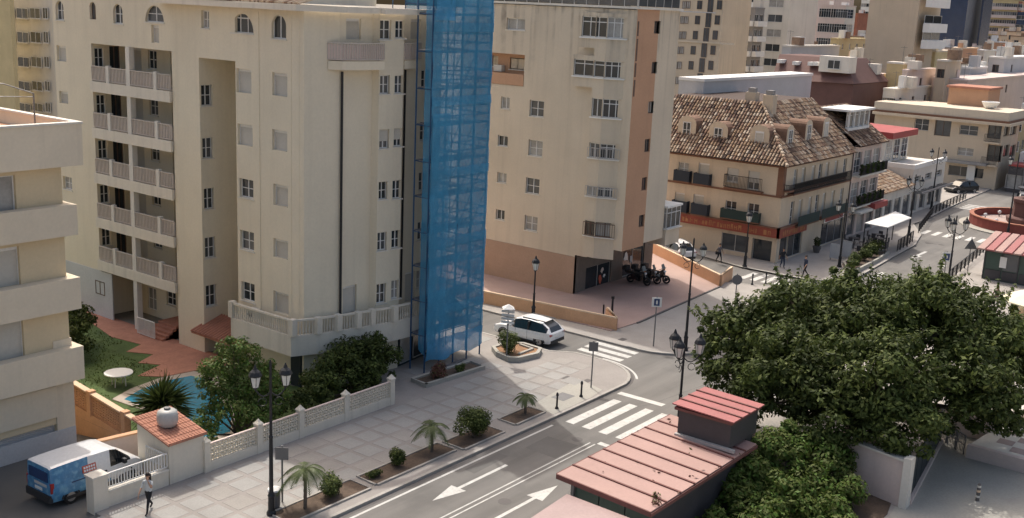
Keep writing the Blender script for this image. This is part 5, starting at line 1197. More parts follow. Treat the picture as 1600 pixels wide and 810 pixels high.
for z0_, z1_ in ((FQ.px(1554, 222)[1], FQ.px(1554, 207)[1]), (FQ.px(1554, 258)[1], FQ.px(1554, 244)[1])):
    h = FQ.rect(1543, 200, 1564, 220); b = MB(); FQ.box(b, h[0], h[2], -.9, 0, z0_-.2, z0_); b_ = b.build('balcony', 'tan', cbk); rl = MB(); railing(rl, FQ.P(h[0], -.9, 0), FQ.P(h[2], -.9, 0), z0_, 1, .15, .02, .03); o = rl.build('railing', 'iron', b_); o['kind'] = 'stuff'
h = FQ.rect(1478, 255, 1545, 256); b = MB(); FQ.box(b, h[0], h[2], -1.4, 0, 3.1, 3.4); b.build('canopy', 'greywall', cbk); h = FQ.rect(1513, 258, 1522, 283); b = MB(); FQ.box(b, h[0], h[2], -.3, -.1, .3, 2.9); b.build('shop_poster', 'white', cbk)
p = FQ.px(1490, 165); rh = MB(); FQ.box(rh, p[0]-2.6, p[0]+2.6, 6, 12, zq+1.2, zq+4.0); rh.build('roof_hut', 'peach', cbk); rh = MB(); FQ.box(rh, p[0]-2.9, p[0]+2.9, 5.7, 12, zq+4.0, zq+4.3); rh.build('roof_hut', 'terracotta', cbk)
p = FQ.px(1534, 170); sd_ = thing('satellite_dish', 'white dish on the flat roof of the beige corner block', 'dish', tuple(FQ.P(p[0], 4, zq+.6))); c = FQ.P(p[0], 4, zq+.6); MB().tube(c, c+Vector((0, 0, 1.5)), .06).build('mast', 'iron_grey', sd_); MB().lathe((c.x, c.y, c.z+1.0), [(.2, 0), (.8, .35), (1.15, 1.0), (1.1, 1.05), (.75, .45), (.1, .1)], 14).build('bowl', 'white', sd_)
far('town_house', 'yellow house at the right edge beyond the beige corner block', 1588, 1596, 1660, 180, 175, 'ochre', 2, 3, (1, 4), ('cross', 'cross'), (1.2, 1.5))
far('shop_pavilion', 'dark shop with red awning at the right edge beyond the roundabout', 1576, 1600, 1690, 262, 152, 'kiosk_dark', 1, 3, (1, 4), ('shop', 'shop'), (2.2, 1.8), None, 0, None, .6, 'red')

# the small houses of the far town
NM = {'offwhite': 'off white', 'pinkwhite': 'pale pink', 'ochre': 'pale yellow', 'tan': 'tan', 'white': 'bright white', 'peach': 'peach', 'coping': 'sandy'}
SLOT = [(1240, 40, 'above the grey plaster wall'), (1300, 40, 'behind the pink balconies'), (1345, 40, 'beside the rust red gable'), (1462, 40, 'left of the dark blue tower'), (1520, 60, 'behind the peach terrace'), (1560, 60, 'before the tan balcony stack'), (1330, 40, 'above the low pink house'), (1500, 60, 'above the wide pinkish house'), (1570, 40, 'at the far right edge')]
rs = random.Random(21); seen = set()
for i in range(40):
    x, wd, where = SLOT[i % 9]; u0 = rs.uniform(205, 400); x0 = x+rs.uniform(-.5, .9)*wd*.6; w_ = rs.uniform(16, 34); yt = 104-(u0-200)*.30+rs.uniform(-12, 8); m = rs.choice(list(NM)); rows = rs.choice((1, 2, 2)); flat = rs.choice(('flat', 'tiled'))
    lab = 'small %s house with a %s roof %s' % (NM[m], flat, where)
    if lab in seen: lab = 'small %s house with a %s roof further back %s' % (NM[m], flat, where)
    if lab in seen: continue
    seen.add(lab)
    t = far('town_house', lab, x0, x0+w_*.65, x0+w_, yt, u0, m, rows, 3, (rs.choice((1, 2)), rs.choice((1, 2))), ('brown', 'brown'), (1.1, 1.4), None, 0, None, .5, 'white' if flat == 'flat' else 'tile1')[0]; t['group'] = 'small houses of the far town'

# ================================================================== VEGETATION
def leafy(mb, c, rx, ry, rz, n, size, wts=(6, 3, 1), shell=.45, up=.4, droop=0.):
    for _ in range(n):
        while True:
            d = Vector((random.gauss(0, 1), random.gauss(0, 1), random.gauss(0, 1)))
            if d.length > .1: d.normalize(); break
        r = (shell+(1-shell)*random.random()**.6); p = Vector((c[0]+d.x*rx*r, c[1]+d.y*ry*r, c[2]+d.z*rz*r))
        nrm = (d+Vector((random.uniform(-1, 1), random.uniform(-1, 1), random.uniform(-.4, 1)+up))*.8).normalized()
        a = nrm.orthogonal().normalized(); a.rotate(Quaternion(nrm, random.uniform(0, 6.28))); b = nrm.cross(a)
        s = size*random.uniform(.65, 1.3); i = len(mb.v)
        tip = p+a*s-Vector((0, 0, droop*s)); mb.v += [tuple(p-a*s*.9), tuple(p+b*s*.42), tuple(tip), tuple(p-b*s*.42)]
        mb.f.append((i, i+1, i+2, i+3)); mb.m.append(random.choices((0, 1, 2), wts)[0])
def crown(parent, lobes, size, mats, per=26, leaves=70, cr=.42, wts=(6, 3, 1), name='crown', cz=1., low=-.35):
    mb = MB()
    for (x, y, z, r) in lobes:
        n = max(3, int(per*r*r/4))
        for _ in range(n):
            while True:
                d = Vector((random.gauss(0, 1), random.gauss(0, 1), random.gauss(0, 1))).normalized()
                if d.z > low: break
            q = random.uniform(.62, 1.08); s = r*cr*random.uniform(.6, 1.25); hi = d.z > .2 and random.random() < .6
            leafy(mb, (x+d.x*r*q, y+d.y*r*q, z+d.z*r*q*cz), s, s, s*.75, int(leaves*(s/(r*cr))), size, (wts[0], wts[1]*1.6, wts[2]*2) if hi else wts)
    o = mb.build(name, mats, parent); return o
def limb(mb, pts, r0, r1):
    n = len(pts)-1
    for i in range(n): mb.tube(pts[i], pts[i+1], r0+(r1-r0)*i/n, r0+(r1-r0)*(i+1)/n, 8)
RV, DV = Vector((.34, -.94, 0)), Vector((.94, .34, 0))
bt = thing('tree', 'huge dark green rubber fig tree spreading over the kiosk and courtyard', 'tree', (52.3, 17.6, .1))
C0 = Vector((52.6, 17.4, 0)); lobes = []
for r_, d_, z, R_ in ((-6.5, 0, 4.3, 2.2), (-4.0, .6, 5.2, 2.5), (-.8, .8, 5.9, 2.7), (2.3, .8, 6.2, 2.75), (4.9, .2, 5.3, 2.6), (6.8, -.6, 4.4, 2.1), (4.2, -3.0, 4.2, 2.2), (.4, -3.6, 4.5, 2.6), (-3.6, -3.2, 4.2, 2.4), (-6.2, -1.8, 3.3, 1.8), (2, 4, 5.4, 2.6), (-3, 4, 4.9, 2.5), (7.7, 1.0, 3.7, 1.8), (-1.6, -5.0, 3.2, 1.9), (5.4, -3.4, 2.9, 1.7), (-4.4, -4.0, 2.9, 1.8), (1.6, -5.0, 2.8, 1.9), (-2.5, -2.0, 2.7, 1.8), (3.4, -1.5, 2.8, 1.7), (-5.0, -.5, 2.9, 1.7), (7.6, -2.2, 2.9, 1.3), (-1.8, 1.5, 8.0, .8), (2.6, 1.8, 8.3, .8), (4.6, 1.2, 7.3, .8), (-4.6, 1.6, 7.0, .7), (-7.9, .6, 5.0, .8)):
    if r_ > 2.5: d_ += (r_-2.5)*.95; r_ *= 1.06
    p = C0+RV*r_+DV*d_; lobes.append((p.x, p.y, z, R_*.96))
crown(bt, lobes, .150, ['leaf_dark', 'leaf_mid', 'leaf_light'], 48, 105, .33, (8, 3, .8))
sh_ = MB()
for l in lobes:
    for _ in range(int(5*l[3])):
        a_ = random.uniform(0, 6.28); e = random.uniform(.25, 1.5); d = Vector((math.cos(a_)*math.cos(e), math.sin(a_)*math.cos(e), math.sin(e))); b = Vector(l[:3])+d*l[3]*random.uniform(.95, 1.12); L_ = random.uniform(.5, 1.1)
        sh_.tube(b-d*.6, b+d*L_, .018, .008, 4, 0, False)
        for k in range(15): f_ = k/14; c = b+d*(L_*f_*1.05-.2); leafy(sh_, c, .14, .14, .12, 2, .13, (0, 5, 2), .2, .8); sh_.m[-2:] = [random.choice((1, 1, 2, 3)), random.choice((1, 2, 2))]
sh_.build('twigs', ['bark', 'leaf_dark', 'leaf_mid', 'leaf_light'], bt)
tk = MB(); limb(tk, [(52.3, 17.6, .1), (52.2, 17.6, 1.2), (52.5, 17.5, 2.6)], .55, .42)
for i, l in enumerate(lobes):
    p = Vector(l[:3]); b = Vector((52.4, 17.55, 2.2)); m_ = b.lerp(p, .5)+Vector((random.uniform(-.4, .4), random.uniform(-.4, .4), .3)); limb(tk, [b, m_, p], .2, .06)
tk.build('trunk', 'bark', bt, smooth=True)
bu = thing('tree', 'bright green leafy small tree leaning against the long pink roofed kiosk', 'tree', (42.2, 17.0, .1))
lb = [(44.9, 17.5, 1.6, 1.25), (46.8, 16.4, 1.5, 1.2), (42.9, 18.0, 1.3, 1.15), (41.0, 17.6, .9, 1.0), (38.6, 17.7, .5, .85), (36.6, 17.6, .2, .75), (42.6, 16.2, .9, 1.2), (40.2, 16.0, .4, 1.2), (44.8, 15.4, .8, 1.3), (38.0, 15.8, .0, 1.1), (43.0, 14.4, .2, 1.2), (45.6, 17.6, 2.7, .55), (44.0, 18.2, 2.3, .5), (46.4, 17.2, 2.5, .5), (41.6, 18.4, 1.8, .45)]
lb = [(a_-.6, b_+.45, c_, d_) for a_, b_, c_, d_ in lb]
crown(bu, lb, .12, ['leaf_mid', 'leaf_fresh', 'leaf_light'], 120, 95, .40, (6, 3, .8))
tk = MB()
for l in lb: limb(tk, [(42.2, 17.0, .1), (42.2+(l[0]-42.2)*.5, 17+(l[1]-17)*.5, .1+(l[2]-.1)*.6), tuple(l[:3])], .09, .03)
tk.build('trunk', 'bark', bu)
def small_tree(label, base, lb, size, mats, per, leaves, wts, cr=.42, nm='tree', cat='tree'):
    t = thing(nm, label, cat, base); crown(t, lb, size, mats, per, leaves, cr, wts); tk = MB()
    for l in lb: limb(tk, [base, (base[0]*.5+l[0]*.5, base[1]*.5+l[1]*.5, base[2]+(l[2]-base[2])*.5), tuple(l[:3])], .07, .02)
    tk.build('trunk', 'bark', t); return t
small_tree('airy light green tree in the tower garden behind the lattice fence', (32.0, 40.6, .05), [(31.4, 40.2, 2.0, 1.1), (32.6, 40.6, 2.6, 1.2), (31.3, 41.2, 3.1, 1.0), (32.3, 40.9, 3.9, .9), (33.4, 40.2, 1.6, 1.0), (31.8, 40.6, 4.5, .5), (33.3, 41.2, 3.0, .9), (30.4, 40.4, 1.6, .9), (32.4, 39.6, 1.0, 1.0), (34.2, 40.6, 2.4, .8), (29.6, 40.2, .9, .8), (30.6, 40.8, 2.6, .7), (33.2, 39.4, 1.8, .8)], .10, ['leaf_mid', 'leaf_fresh', 'leaf_light'], 80, 62, (2, 5, 3), .44)
small_tree('broad dark green bush below the curved terrace of the cream tower', (40, 41, .05), [(37.4, 40.4, 1.1, 1.1), (38.8, 40.8, 1.5, 1.3), (40.3, 41.0, 1.7, 1.4), (41.6, 41.0, 1.8, 1.2), (36.2, 40.0, .9, .9), (39.6, 40.0, .9, 1.0), (35.2, 40.2, .6, .8), (41.4, 40.3, 1.0, .9)], .115, ['leaf_dark', 'leaf_mid', 'leaf_light'], 85, 80, (8, 3, .5))
small_tree('leafy dark shrub on the lawn beside the yellow block', (33.4, 57.4, .02), [(33.2, 57.2, 1.4, 1.1), (34.2, 58.6, 1.6, 1.1), (32.4, 56.0, 1.0, .9), (33.8, 58.0, 2.4, .8)], .12, ['leaf_dark', 'leaf_mid', 'leaf_light'], 80, 70, (6, 3, .5), nm='shrub', cat='shrub')
small_tree('low light green bush at the lawn corner above the orange ramp wall', (30.9, 54.2, .02), [(30.6, 54.0, .6, .8), (31.4, 55.2, .7, .8)], .11, ['leaf_mid', 'leaf_fresh', 'leaf_light'], 80, 60, (3, 5, 1), nm='shrub', cat='shrub')
def shrub(label, x, y, z, r, sx=1., h=1., mats=('leaf_dark', 'leaf_mid', 'leaf_light'), wts=(5, 4, 1), n=1500, size=.065):
    t = thing('shrub', label, 'shrub', (x, y, z)); mb = MB()
    for i in range(14):
        a_ = random.uniform(0, 6.28); q = random.uniform(0, .62)
        leafy(mb, (x+math.cos(a_)*r*sx*q, y+math.sin(a_)*r*q, z+r*h*random.uniform(.45, .95)), r*.42*min(sx, 1.4), r*.42, r*.45*h, n//14, size, wts)
    mb.build('foliage', list(mats), t); st = MB()
    for i in range(5): a_ = i*1.25; st.tube((x, y, z-.05), (x+math.cos(a_)*r*.5*sx, y+math.sin(a_)*r*.5, z+r*h*.7), .025, .012, 5)
    st.build('stem', 'bark', t); return t
shrub('loose round shrub beside the nearest dwarf palm', 30.4, 32.2, .16, .78, n=2200)
shrub('small clipped ball shrub in the middle planting bed', 34.55, 32.3, .16, .5, .95, 1.35, n=1800)
shrub('low weedy shrub at the near end of the middle bed', 32.9, 32.2, .16, .42, 1.3, .6, n=700)
shrub('wide clipped dark hedge mound beside the kerb, largest of the bed shrubs', 39.5, 31.95, .16, .95, 1.85, 1.2, n=6500, wts=(6, 4, 1))
def palm(label, x, y, z, h, r, n=15):
    t = thing('palm', label, 'palm tree', (x, y, z)); tk = MB(); k = 7
    for i in range(k): z0, z1 = z+h*i/k, z+h*(i+1)/k; tk.tube((x, y, z0), (x+.01, y, z1), .085-.003*i+(.03 if i > k-3 else 0), .075-.003*i+(.05 if i > k-3 else 0), 8)
    tk.build('trunk', 'bark', t)
    for i in range(n):
        a_ = 2*math.pi*i/n+random.uniform(-.2, .2); el = random.uniform(.15, 1.1); L_ = r*random.uniform(.85, 1.1); mb = MB(); d = Vector((math.cos(a_), math.sin(a_), 0)); q = Vector((-d.y, d.x, 0)); P = []
        for s in range(9): f = s/8; P.append(Vector((x, y, z+h))+d*(L_*f*math.cos(el*.55))+Vector((0, 0, L_*(math.sin(el)*f*.95-.95*f*f))))
        for s in range(8):
            mb.tube(P[s], P[s+1], .012, .010, 4, cap=False); dirn = (P[s+1]-P[s]).normalized()
            for sd in (-1, 1):
                for e in (0, .33, .66):
                    b = P[s].lerp(P[s+1], e); w_ = .30*r*math.sin(math.pi*min(1, (s+e+.8)/9)); tip = b+q*sd*w_+dirn*w_*.7-Vector((0, 0, w_*.35)); mb.quad(b, b+dirn*.045, tip, m=0)
        mb.build('frond', 'leaf_palm', t)
    return t
palm('nearest dwarf palm in the bed beside the big lamp post', 28.7, 32.1, .16, 1.75, 1.15, 17)
palm('dwarf palm standing at the far end of the middle bed', 36.75, 32.25, .16, 1.3, 1.0, 15)
palm('smallest dwarf palm in its own square bed near the zebra crossing', 43.9, 32.1, .16, .95, .75, 13)
def spiky(label, x, y, z, h, r, n, m):
    t = thing('palm', label, 'palm tree', (x, y, z)); MB().tube((x, y, z), (x, y, z+h), .14, .11).build('trunk', 'bark', t); mb = MB()
    for i in range(n):
        d = Vector((random.gauss(0, 1), random.gauss(0, 1), random.gauss(.15, .75))).normalized(); L_ = r*random.uniform(.7, 1.1); q = d.orthogonal().normalized(); q.rotate(Quaternion(d, random.uniform(0, 6.28))); o_ = Vector((x, y, z+h+random.uniform(-.4, .2))); w_ = .05
        mb.quad(o_-q*w_*.6, o_+d*L_*.5-q*w_, o_+d*L_-Vector((0, 0, .12*L_)), o_+d*L_*.5+q*w_, o_+q*w_*.6)
    mb.build('fronds', m, t); return t
spiky('dark spiky yucca palm hanging over the garden pool', 29.9, 43.7, .02, 1.35, 1.8, 620, 'leaf_dark')
tbp = on_z(186, 603); tb_ = thing('garden_table', 'round white plastic table on the lawn beside the pool', 'table', (tbp.x, tbp.y, .02)); MB().tube((tbp.x, tbp.y, .72), (tbp.x, tbp.y, .77), .75, .75, 20).build('tabletop', 'white', tb_)
for k in range(4): a_ = k*1.57+.5; MB().tube((tbp.x+.4*math.cos(a_), tbp.y+.4*math.sin(a_), .02), (tbp.x+.35*math.cos(a_), tbp.y+.35*math.sin(a_), .72), .03).build('leg', 'white', tb_)
# raised stone planter by the parked estate car
pt = thing('planter', 'raised octagonal stone planter with ochre soil in front of the white estate car', 'planter', (51.9, 38.7, .12))
PQ = [(50.3, 39.2), (50.0, 38.0), (50.4, 37.5), (52.0, 37.2), (53.0, 37.7), (53.1, 39.2), (52.4, 40.0), (51.0, 40.1)]
b = MB(); edge_strip(b, PQ+[PQ[0]], .24, .1, .44); b.build('rim', 'concrete', pt); MB().prism([(51.6+(x-51.6)*.9, 38.7+(y-38.7)*.9) for x, y in PQ], .1, .36).build('earth', 'ochre_soil', pt)
b = MB(); edge_strip(b, [(51.0, 37.9), (52.5, 37.95), (52.7, 39.1)], .18, .34, .46); b.build('inner_edging', 'concrete', pt)
shrub('round green shrub growing in the octagonal stone planter', 50.95, 38.75, .36, .95, 1, 1.1, n=3600, wts=(3, 5, 1))
b2_ = thing('planter', 'low stone edged bed with a rusty bush at the foot of the scaffold', 'planter', (45.5, 38.9, .12)); b = MB(); edge_strip(b, [(43.2, 38.45), (48.0, 38.15), (48.15, 39.5), (43.4, 39.8), (43.2, 38.45)], .2, .1, .34); b.build('rim', 'concrete', b2_); MB().prism([(43.4, 38.6), (47.9, 38.3), (48, 39.4), (43.5, 39.7)], .1, .25).build('earth', 'soil', b2_)
shrub('rust brown dry bush in the low bed under the scaffold', 44.7, 38.9, .25, .72, 1.5, .9, ('leaf_red', 'leaf_red', 'leaf_mid'), (5, 4, 1), 1700)
shrub('small green tuft beside the rust brown bush under the scaffold', 46.3, 38.6, .25, .4, 1, 1, n=800)
for i in range(3): MB().box(45.6+i*.9, 39.9+.1*i, .13, 47.6+i*.5, 40.05+.1*i, .2).build('board', 'plank', b2_)

# ================================================================== STREET FURNITURE
def lantern(t, c, s=1., par=None):
    l = MB().lathe(c, [(.05*s, -.08*s), (.11*s, 0), (.13*s, .02*s)], 8).lathe((c[0], c[1], c[2]), [(.25*s, .46*s), (.27*s, .5*s), (.20*s, .64*s), (.09*s, .74*s), (.05*s, .84*s), (.02*s, .92*s)], 8).build('lantern', 'iron', t)
    MB().lathe(c, [(.13*s, .02*s), (.22*s, .46*s)], 6).build('lamp_glass', 'lamp_glass', l)
    f = MB()
    for k in range(6): a_ = k*math.pi/3; f.tube((c[0]+.135*s*math.cos(a_), c[1]+.135*s*math.sin(a_), c[2]+.02*s), (c[0]+.225*s*math.cos(a_), c[1]+.225*s*math.sin(a_), c[2]+.46*s), .012*s, .012*s, 4)
    f.build('lamp_frame', 'iron', l)
def lamp(label, x, y, z, h, arms=2, ang=0., s=1., reach=.62):
    t = thing('street_lamp', label, 'street lamp', (x, y, z))
    MB().lathe((x, y, z), [(.2, 0), (.2, .12), (.14, .2), (.13, .8), (.16, .85), (.09, 1.0), (.075, h*.5), (.10, h*.5+.06), (.06, h*.5+.12), (.05, h-.1), (.02, h)], 10).build('post', 'iron', t)
    if arms == 0: lantern(t, (x, y, z+h-.05), s); return t
    for k in range(arms):
        a_ = ang+2*math.pi*k/arms; d = Vector((math.cos(a_), math.sin(a_), 0)); o_ = Vector((x, y, z+h-1.35)); P = [o_+d*(reach*f)+Vector((0, 0, .25*math.sin(f*math.pi)*-1+.12*f)) for f in (0, .25, .5, .75, 1)]
        arm = MB().path(P, .03, 6)
        sc_ = [o_+d*(reach*.55+.17*math.cos(q))+Vector((0, 0, -.42+.17*math.sin(q))) for q in [i*.7 for i in range(9)]]; arm.path(sc_, .018, 5); arm.build('arm', 'iron', t); lantern(t, tuple(P[-1]+Vector((0, 0, .1))), s)
    return t
RA = math.atan2(RV.y, RV.x)
ra = lambda x: math.atan2(math.sin(YAW-math.pi/2-math.atan((x-800)/FPX)), math.cos(YAW-math.pi/2-math.atan((x-800)/FPX)))
lamp('tall black twin lantern lamp post in the foreground before the lattice fence', 27.45, 32.75, .12, 6.7, 2, ra(428)+.15, 1.03, .60)
lamp('black lamp post with three lanterns rising behind the kiosk', 44.05, 23.2, .12, 6.5, 3, ra(1070)+.2, 1.07, .72)
lamp('black twin lantern lamp post at the corner of the plaza pavement', 59.9, 31.5, .12, 7.3, 2, ra(1080), 0.95, .62)
lamp('single lantern lamp post beside the low orange plaza wall', 58.5, 42.5, .12, 3.5, 0, 0, 1.1)
lamp('single lantern lamp in front of the red shop sign', 84.6, 39.5, .12, 3.9, 0, 0, 1.2)
lamp('twin lantern lamp post in front of the tiled corner building', 91.0, 33.7, .12, 6.0, 2, ra(1315), 1.03, .6)
lamp('three lantern lamp post beside the railings near the green kiosk', 90.5, 24.4, .12, 6.0, 3, ra(1478)+.3, 1.12, .8)
lamp('lamp post in front of the white awning cafe', 110.5, 34.2, .12, 6.2, 2, ra(1425), 1.03, .6)
lamp('lamp post at the end of the shop railings before the white house', 128.5, 37.6, .12, 7.2, 2, ra(1460), 1.03, .7)
lamp('lamp post at the near side of the roundabout', 119.0, 26.9, .0, 8.5, 2, ra(1565), 1.03, .7)
def sign(label, x, y, z, h, kind, m, ang=None, w_=.5):
    t = thing('traffic_sign', label, 'sign', (x, y, z)); MB().tube((x, y, z), (x, y, z+h), .04).build('pole', 'iron_grey', t); a_ = ang if ang is not None else ra(800); q = Vector((math.cos(a_), math.sin(a_), 0)); n = Vector((-q.y, q.x, 0)); c = Vector((x, y, z+h-w_*.6)); mb = MB()
    if kind == 'round': mb.tube(c-n*.07, c-n*.045, w_*.5, w_*.5, 20)
    elif kind == 'tri':
        P = [c+q*w_*.55-Vector((0, 0, w_*.4)), c-q*w_*.55-Vector((0, 0, w_*.4)), c+Vector((0, 0, w_*.55))]; mb.quad(*[p-n*.05 for p in P]); mb.quad(*[p-n*.07 for p in P])
    else: P = [c-q*w_*.5-Vector((0, 0, w_*.5)), c+q*w_*.5-Vector((0, 0, w_*.5)), c+q*w_*.5+Vector((0, 0, w_*.5)), c-q*w_*.5+Vector((0, 0, w_*.5))]; mb.hexa([P[0]-n*.07, P[1]-n*.07, P[1]-n*.045, P[0]-n*.045, P[3]-n*.07, P[2]-n*.07, P[2]-n*.045, P[3]-n*.045])
    mb.build('plate', m, t)
    if kind == 'panel':
        b = MB(); e = .36*w_; b.hexa([c-q*e*.8-Vector((0, 0, e))-n*.085, c+q*e*.8-Vector((0, 0, e))-n*.085, c+q*e*.8-Vector((0, 0, e))-n*.072, c-q*e*.8-Vector((0, 0, e))-n*.072, c-q*e*.8+Vector((0, 0, e))-n*.085, c+q*e*.8+Vector((0, 0, e))-n*.085, c+q*e*.8+Vector((0, 0, e))-n*.072, c-q*e*.8+Vector((0, 0, e))-n*.072]); b.build('plate', 'blue_dark', t)
        MB().hexa([c-q*.05-Vector((0, 0, .12))-n*.10, c+q*.05-Vector((0, 0, .12))-n*.10, c+q*.05-Vector((0, 0, .12))-n*.088, c-q*.05-Vector((0, 0, .12))-n*.088, c-q*.05+Vector((0, 0, .12))-n*.10, c+q*.05+Vector((0, 0, .12))-n*.10, c+q*.05+Vector((0, 0, .12))-n*.088, c-q*.05+Vector((0, 0, .12))-n*.088]).build('symbol', 'white', t)
    return t
sign('grey square back of a sign on a dark pole near the zebra crossing', 49.8, 31.9, .12, 2.75, 'square', 'iron_grey', None, .52)
sign('white framed blue panel sign on a pale pole by the plaza wall', 59.2, 33.4, .12, 3.3, 'panel', 'white', None, .62)
sign('round grey sign back at the end of the orange plaza wall', 72.4, 34.3, .12, 2.4, 'round', 'iron_grey', None, .75)
sign('grey sign plate back on a thin pole beside the nearest palm', 28.5, 33.3, .12, 2.55, 'square', 'iron_grey', None, .55)
sign('blue square crossing sign across the street before the railings', 93.5, 25.6, .12, 2.4, 'panel', 'white', None, .8)
sign('triangular sign back beside the row of street railings', 98.2, 25.0, .12, 3.0, 'tri', 'iron_grey', None, 1.0)
ds = thing('direction_sign', 'white stack of finger signs on a pole in front of the estate car', 'sign', (49.97, 37.95, .12)); MB().tube((50.2, 38.3, .12), (50.2, 38.3, 3.35), .04).build('pole', 'iron_grey', ds)
for k in range(4):
    z = 2.45+k*.22; q = RV; n = DV; c = Vector((50.2, 38.3, z)); MB().hexa([c-q*.4-n*.07, c+q*.4-n*.07, c+q*.4-n*.045, c-q*.4-n*.045]+[v+Vector((0, 0, .15)) for v in (c-q*.4-n*.07, c+q*.4-n*.07, c+q*.4-n*.045, c-q*.4-n*.045)]).build('finger_board', 'white', ds)
MB().lathe((50.2, 38.3, 3.36), [(.5, 0), (.48, .03), (.05, .26)], 4).build('cap', 'white', ds)
for i, (x, y, lab) in enumerate(((45.7, 31.35, 'black iron bollard at the near end of the zebra crossing'), (48.15, 31.45, 'black iron bollard by the tree pit near the sign pole'), (79.2, 36.2, 'bollard on the far side of the second crossing, left one'), (80.4, 35.6, 'bollard on the far side of the second crossing, right one'))):
    t = thing('bollard', lab, 'bollard', (x, y, .12), 0, 'street bollards'); MB().lathe((x, y, .12), [(.09, 0), (.09, .08), (.055, .14), (.05, .7), (.075, .74), (.07, .84), (.03, .92)], 10).build('post', 'iron', t); MB().lathe((x, y, .12), [(.11, 0), (.11, .05)], 10).build('foot', 'iron', t)
cb = thing('bollard', 'red and white ringed bollard alone on the courtyard concrete', 'bollard', (49.65, 10.85, .126)); MB().lathe((49.65, 10.85, .126), [(.10, 0), (.085, .05), (.08, .75), (.05, .82)], 12).build('post', 'kerb_dark', cb)
for z in (.16, .42, .64): MB().lathe((49.65, 10.85, .126+z), [(.09, 0), (.09, .1)], 12).build('ring', 'offwhite' if z != .42 else 'coping', cb)
lbn = thing('litter_bin', 'dark litter bin on the pavement under the foreground lamp post', 'bin', (27.9, 32.9, .12)); MB().lathe((27.95, 33.15, .12), [(.2, 0), (.24, .1), (.26, .75), (.28, .8)], 14).build('bin_body', 'iron_grey', lbn); MB().lathe((27.95, 33.15, .92), [(.3, 0), (.28, .06), (.1, .14)], 14).build('lid', 'white', lbn)
for x, y in ((50.6, 32.7), (50.2, 34.0), (60.4, 31.7), (59.0, 35.6), (64, 31.6)): tag(MB().box(x-.3, y-.2, .11, x+.3, y+.2, .127).build('manhole', 'kerb_dark'), {50.6: 'small iron cover set beside the grey sign pole', 50.2: 'iron drain cover further back from the corner kerb', 60.4: 'iron cover at the foot of the plaza corner lamp', 59.0: 'iron cover by the end of the low orange wall', 64: 'iron cover on the pavement before the plaza edge'}[x], 'drain cover')
tp = thing('tree_pit', 'square earth pit beside the bollard at the crossing', 'tree pit', (47.6, 31.9, .12)); MB().box(46.9, 31.75, .1, 48.0, 32.6, .134).build('earth', 'iron_grey', tp)
def hoops(label, p0, p1, n, z, h=.95, m='iron', nm='railing'):
    t = thing(nm, label, 'railing', (*p0, z)); A_, B_ = Vector((*p0, z)), Vector((*p1, z)); d = (B_-A_)/n
    for i in range(n):
        a_, b_ = A_+d*(i+.08), A_+d*(i+.92); mb = MB().path([a_, a_+Vector((0, 0, h)), b_+Vector((0, 0, h)), b_], .035, 6); mb.tube(a_+Vector((0, 0, h*.5)), b_+Vector((0, 0, h*.5)), .02, .02, 5)
        for k in range(1, 5): q = a_.lerp(b_, k/5); mb.tube(q+Vector((0, 0, .1)), q+Vector((0, 0, h)), .016, .016, 4)
        mb.build('panel', m, t)
    return t
hoops('row of black street railings leading to the green kiosk', (92.5, 25.0), (114.5, 26.8), 13, .12)
hoops('black street railings along the shops before the white house', (112.5, 33.9), (124.5, 36.3), 9, .12)
hoops('black street railings continuing past the shop pergola', (125, 36.4), (140, 37.0), 10, .12)
hoops('short black railing beside the cafe planter', (101.5, 32.3), (107.5, 32.8), 5, .12, 1.1)
hoops('iron railing at the back of the courtyard under the fig tree', (56.2, 14.6), (54.8, 12.9), 3, .126, 1.0, 'iron_grey')
# cafe
cf = thing('cafe_canopy', 'flat white cafe canopy on posts beside the street planter', 'canopy', (102, 35, .12)); CC = [on_z(x, y, 2.9) for x, y in ((1387, 356), (1424, 341), (1399, 331), (1351, 349))]
b = MB().prism([(p.x, p.y) for p in CC], 2.85, 2.93); c = sum((Vector(p) for p in CC), Vector())/4
for p, q in zip(CC, CC[1:]+CC[:1]): b.quad(Vector(p)+Vector((0, 0, .032)), Vector(q)+Vector((0, 0, .032)), c+Vector((0, 0, .5)))
b.build('awning', 'white', cf)
for p in CC: MB().tube((p.x*.97+c.x*.03, p.y*.97+c.y*.03, .12), (p.x*.97+c.x*.03, p.y*.97+c.y*.03, 2.85), .05).build('post', 'iron', cf)
for k, (x, y) in enumerate(((97.8, 34.2), (100.3, 33.8), (103, 34.6), (101.2, 36.3), (104.8, 35.4))):
    t = thing('cafe_table', ['dark table nearest the camera under the white canopy', 'dark table at the planter side of the canopy', 'dark table by the canopy railing', 'dark table at the shop side of the canopy', 'dark table at the far end of the canopy'][k], 'table', (x, y, .12)); MB().tube((x, y, .8), (x, y, .84), .45, .45, 14).build('tabletop', 'kiosk_dark', t); MB().tube((x, y, .12), (x, y, .8), .05).build('leg', 'iron', t)
    for a_ in (0, 1.6, 3.1, 4.7):
        cx, cy = x+.75*math.cos(a_), y+.75*math.sin(a_); ch = thing('cafe_chair', 'dark cafe chair %s of the %s' % ({0: 'on the far side', 1.6: 'on the shop side', 3.1: 'on the near side', 4.7: 'on the street side'}[a_], ['table nearest the camera', 'table by the planter', 'table by the railing', 'table on the shop side', 'farthest table'][k]), 'chair', (cx, cy, .12), a_, 'cafe chairs'); MB().box(-.2, -.2, .42, .2, .2, .47).build('seat', 'kiosk_dark', ch, local=True); MB().box(.17, -.2, .472, .21, .2, .9).build('backrest', 'kiosk_dark', ch, local=True)
        for lx in (-.17, .17):
            for ly in (-.17, .17): MB().tube((lx, ly, 0), (lx, ly, .42), .02, .02, 4).build('leg', 'iron', ch, local=True)
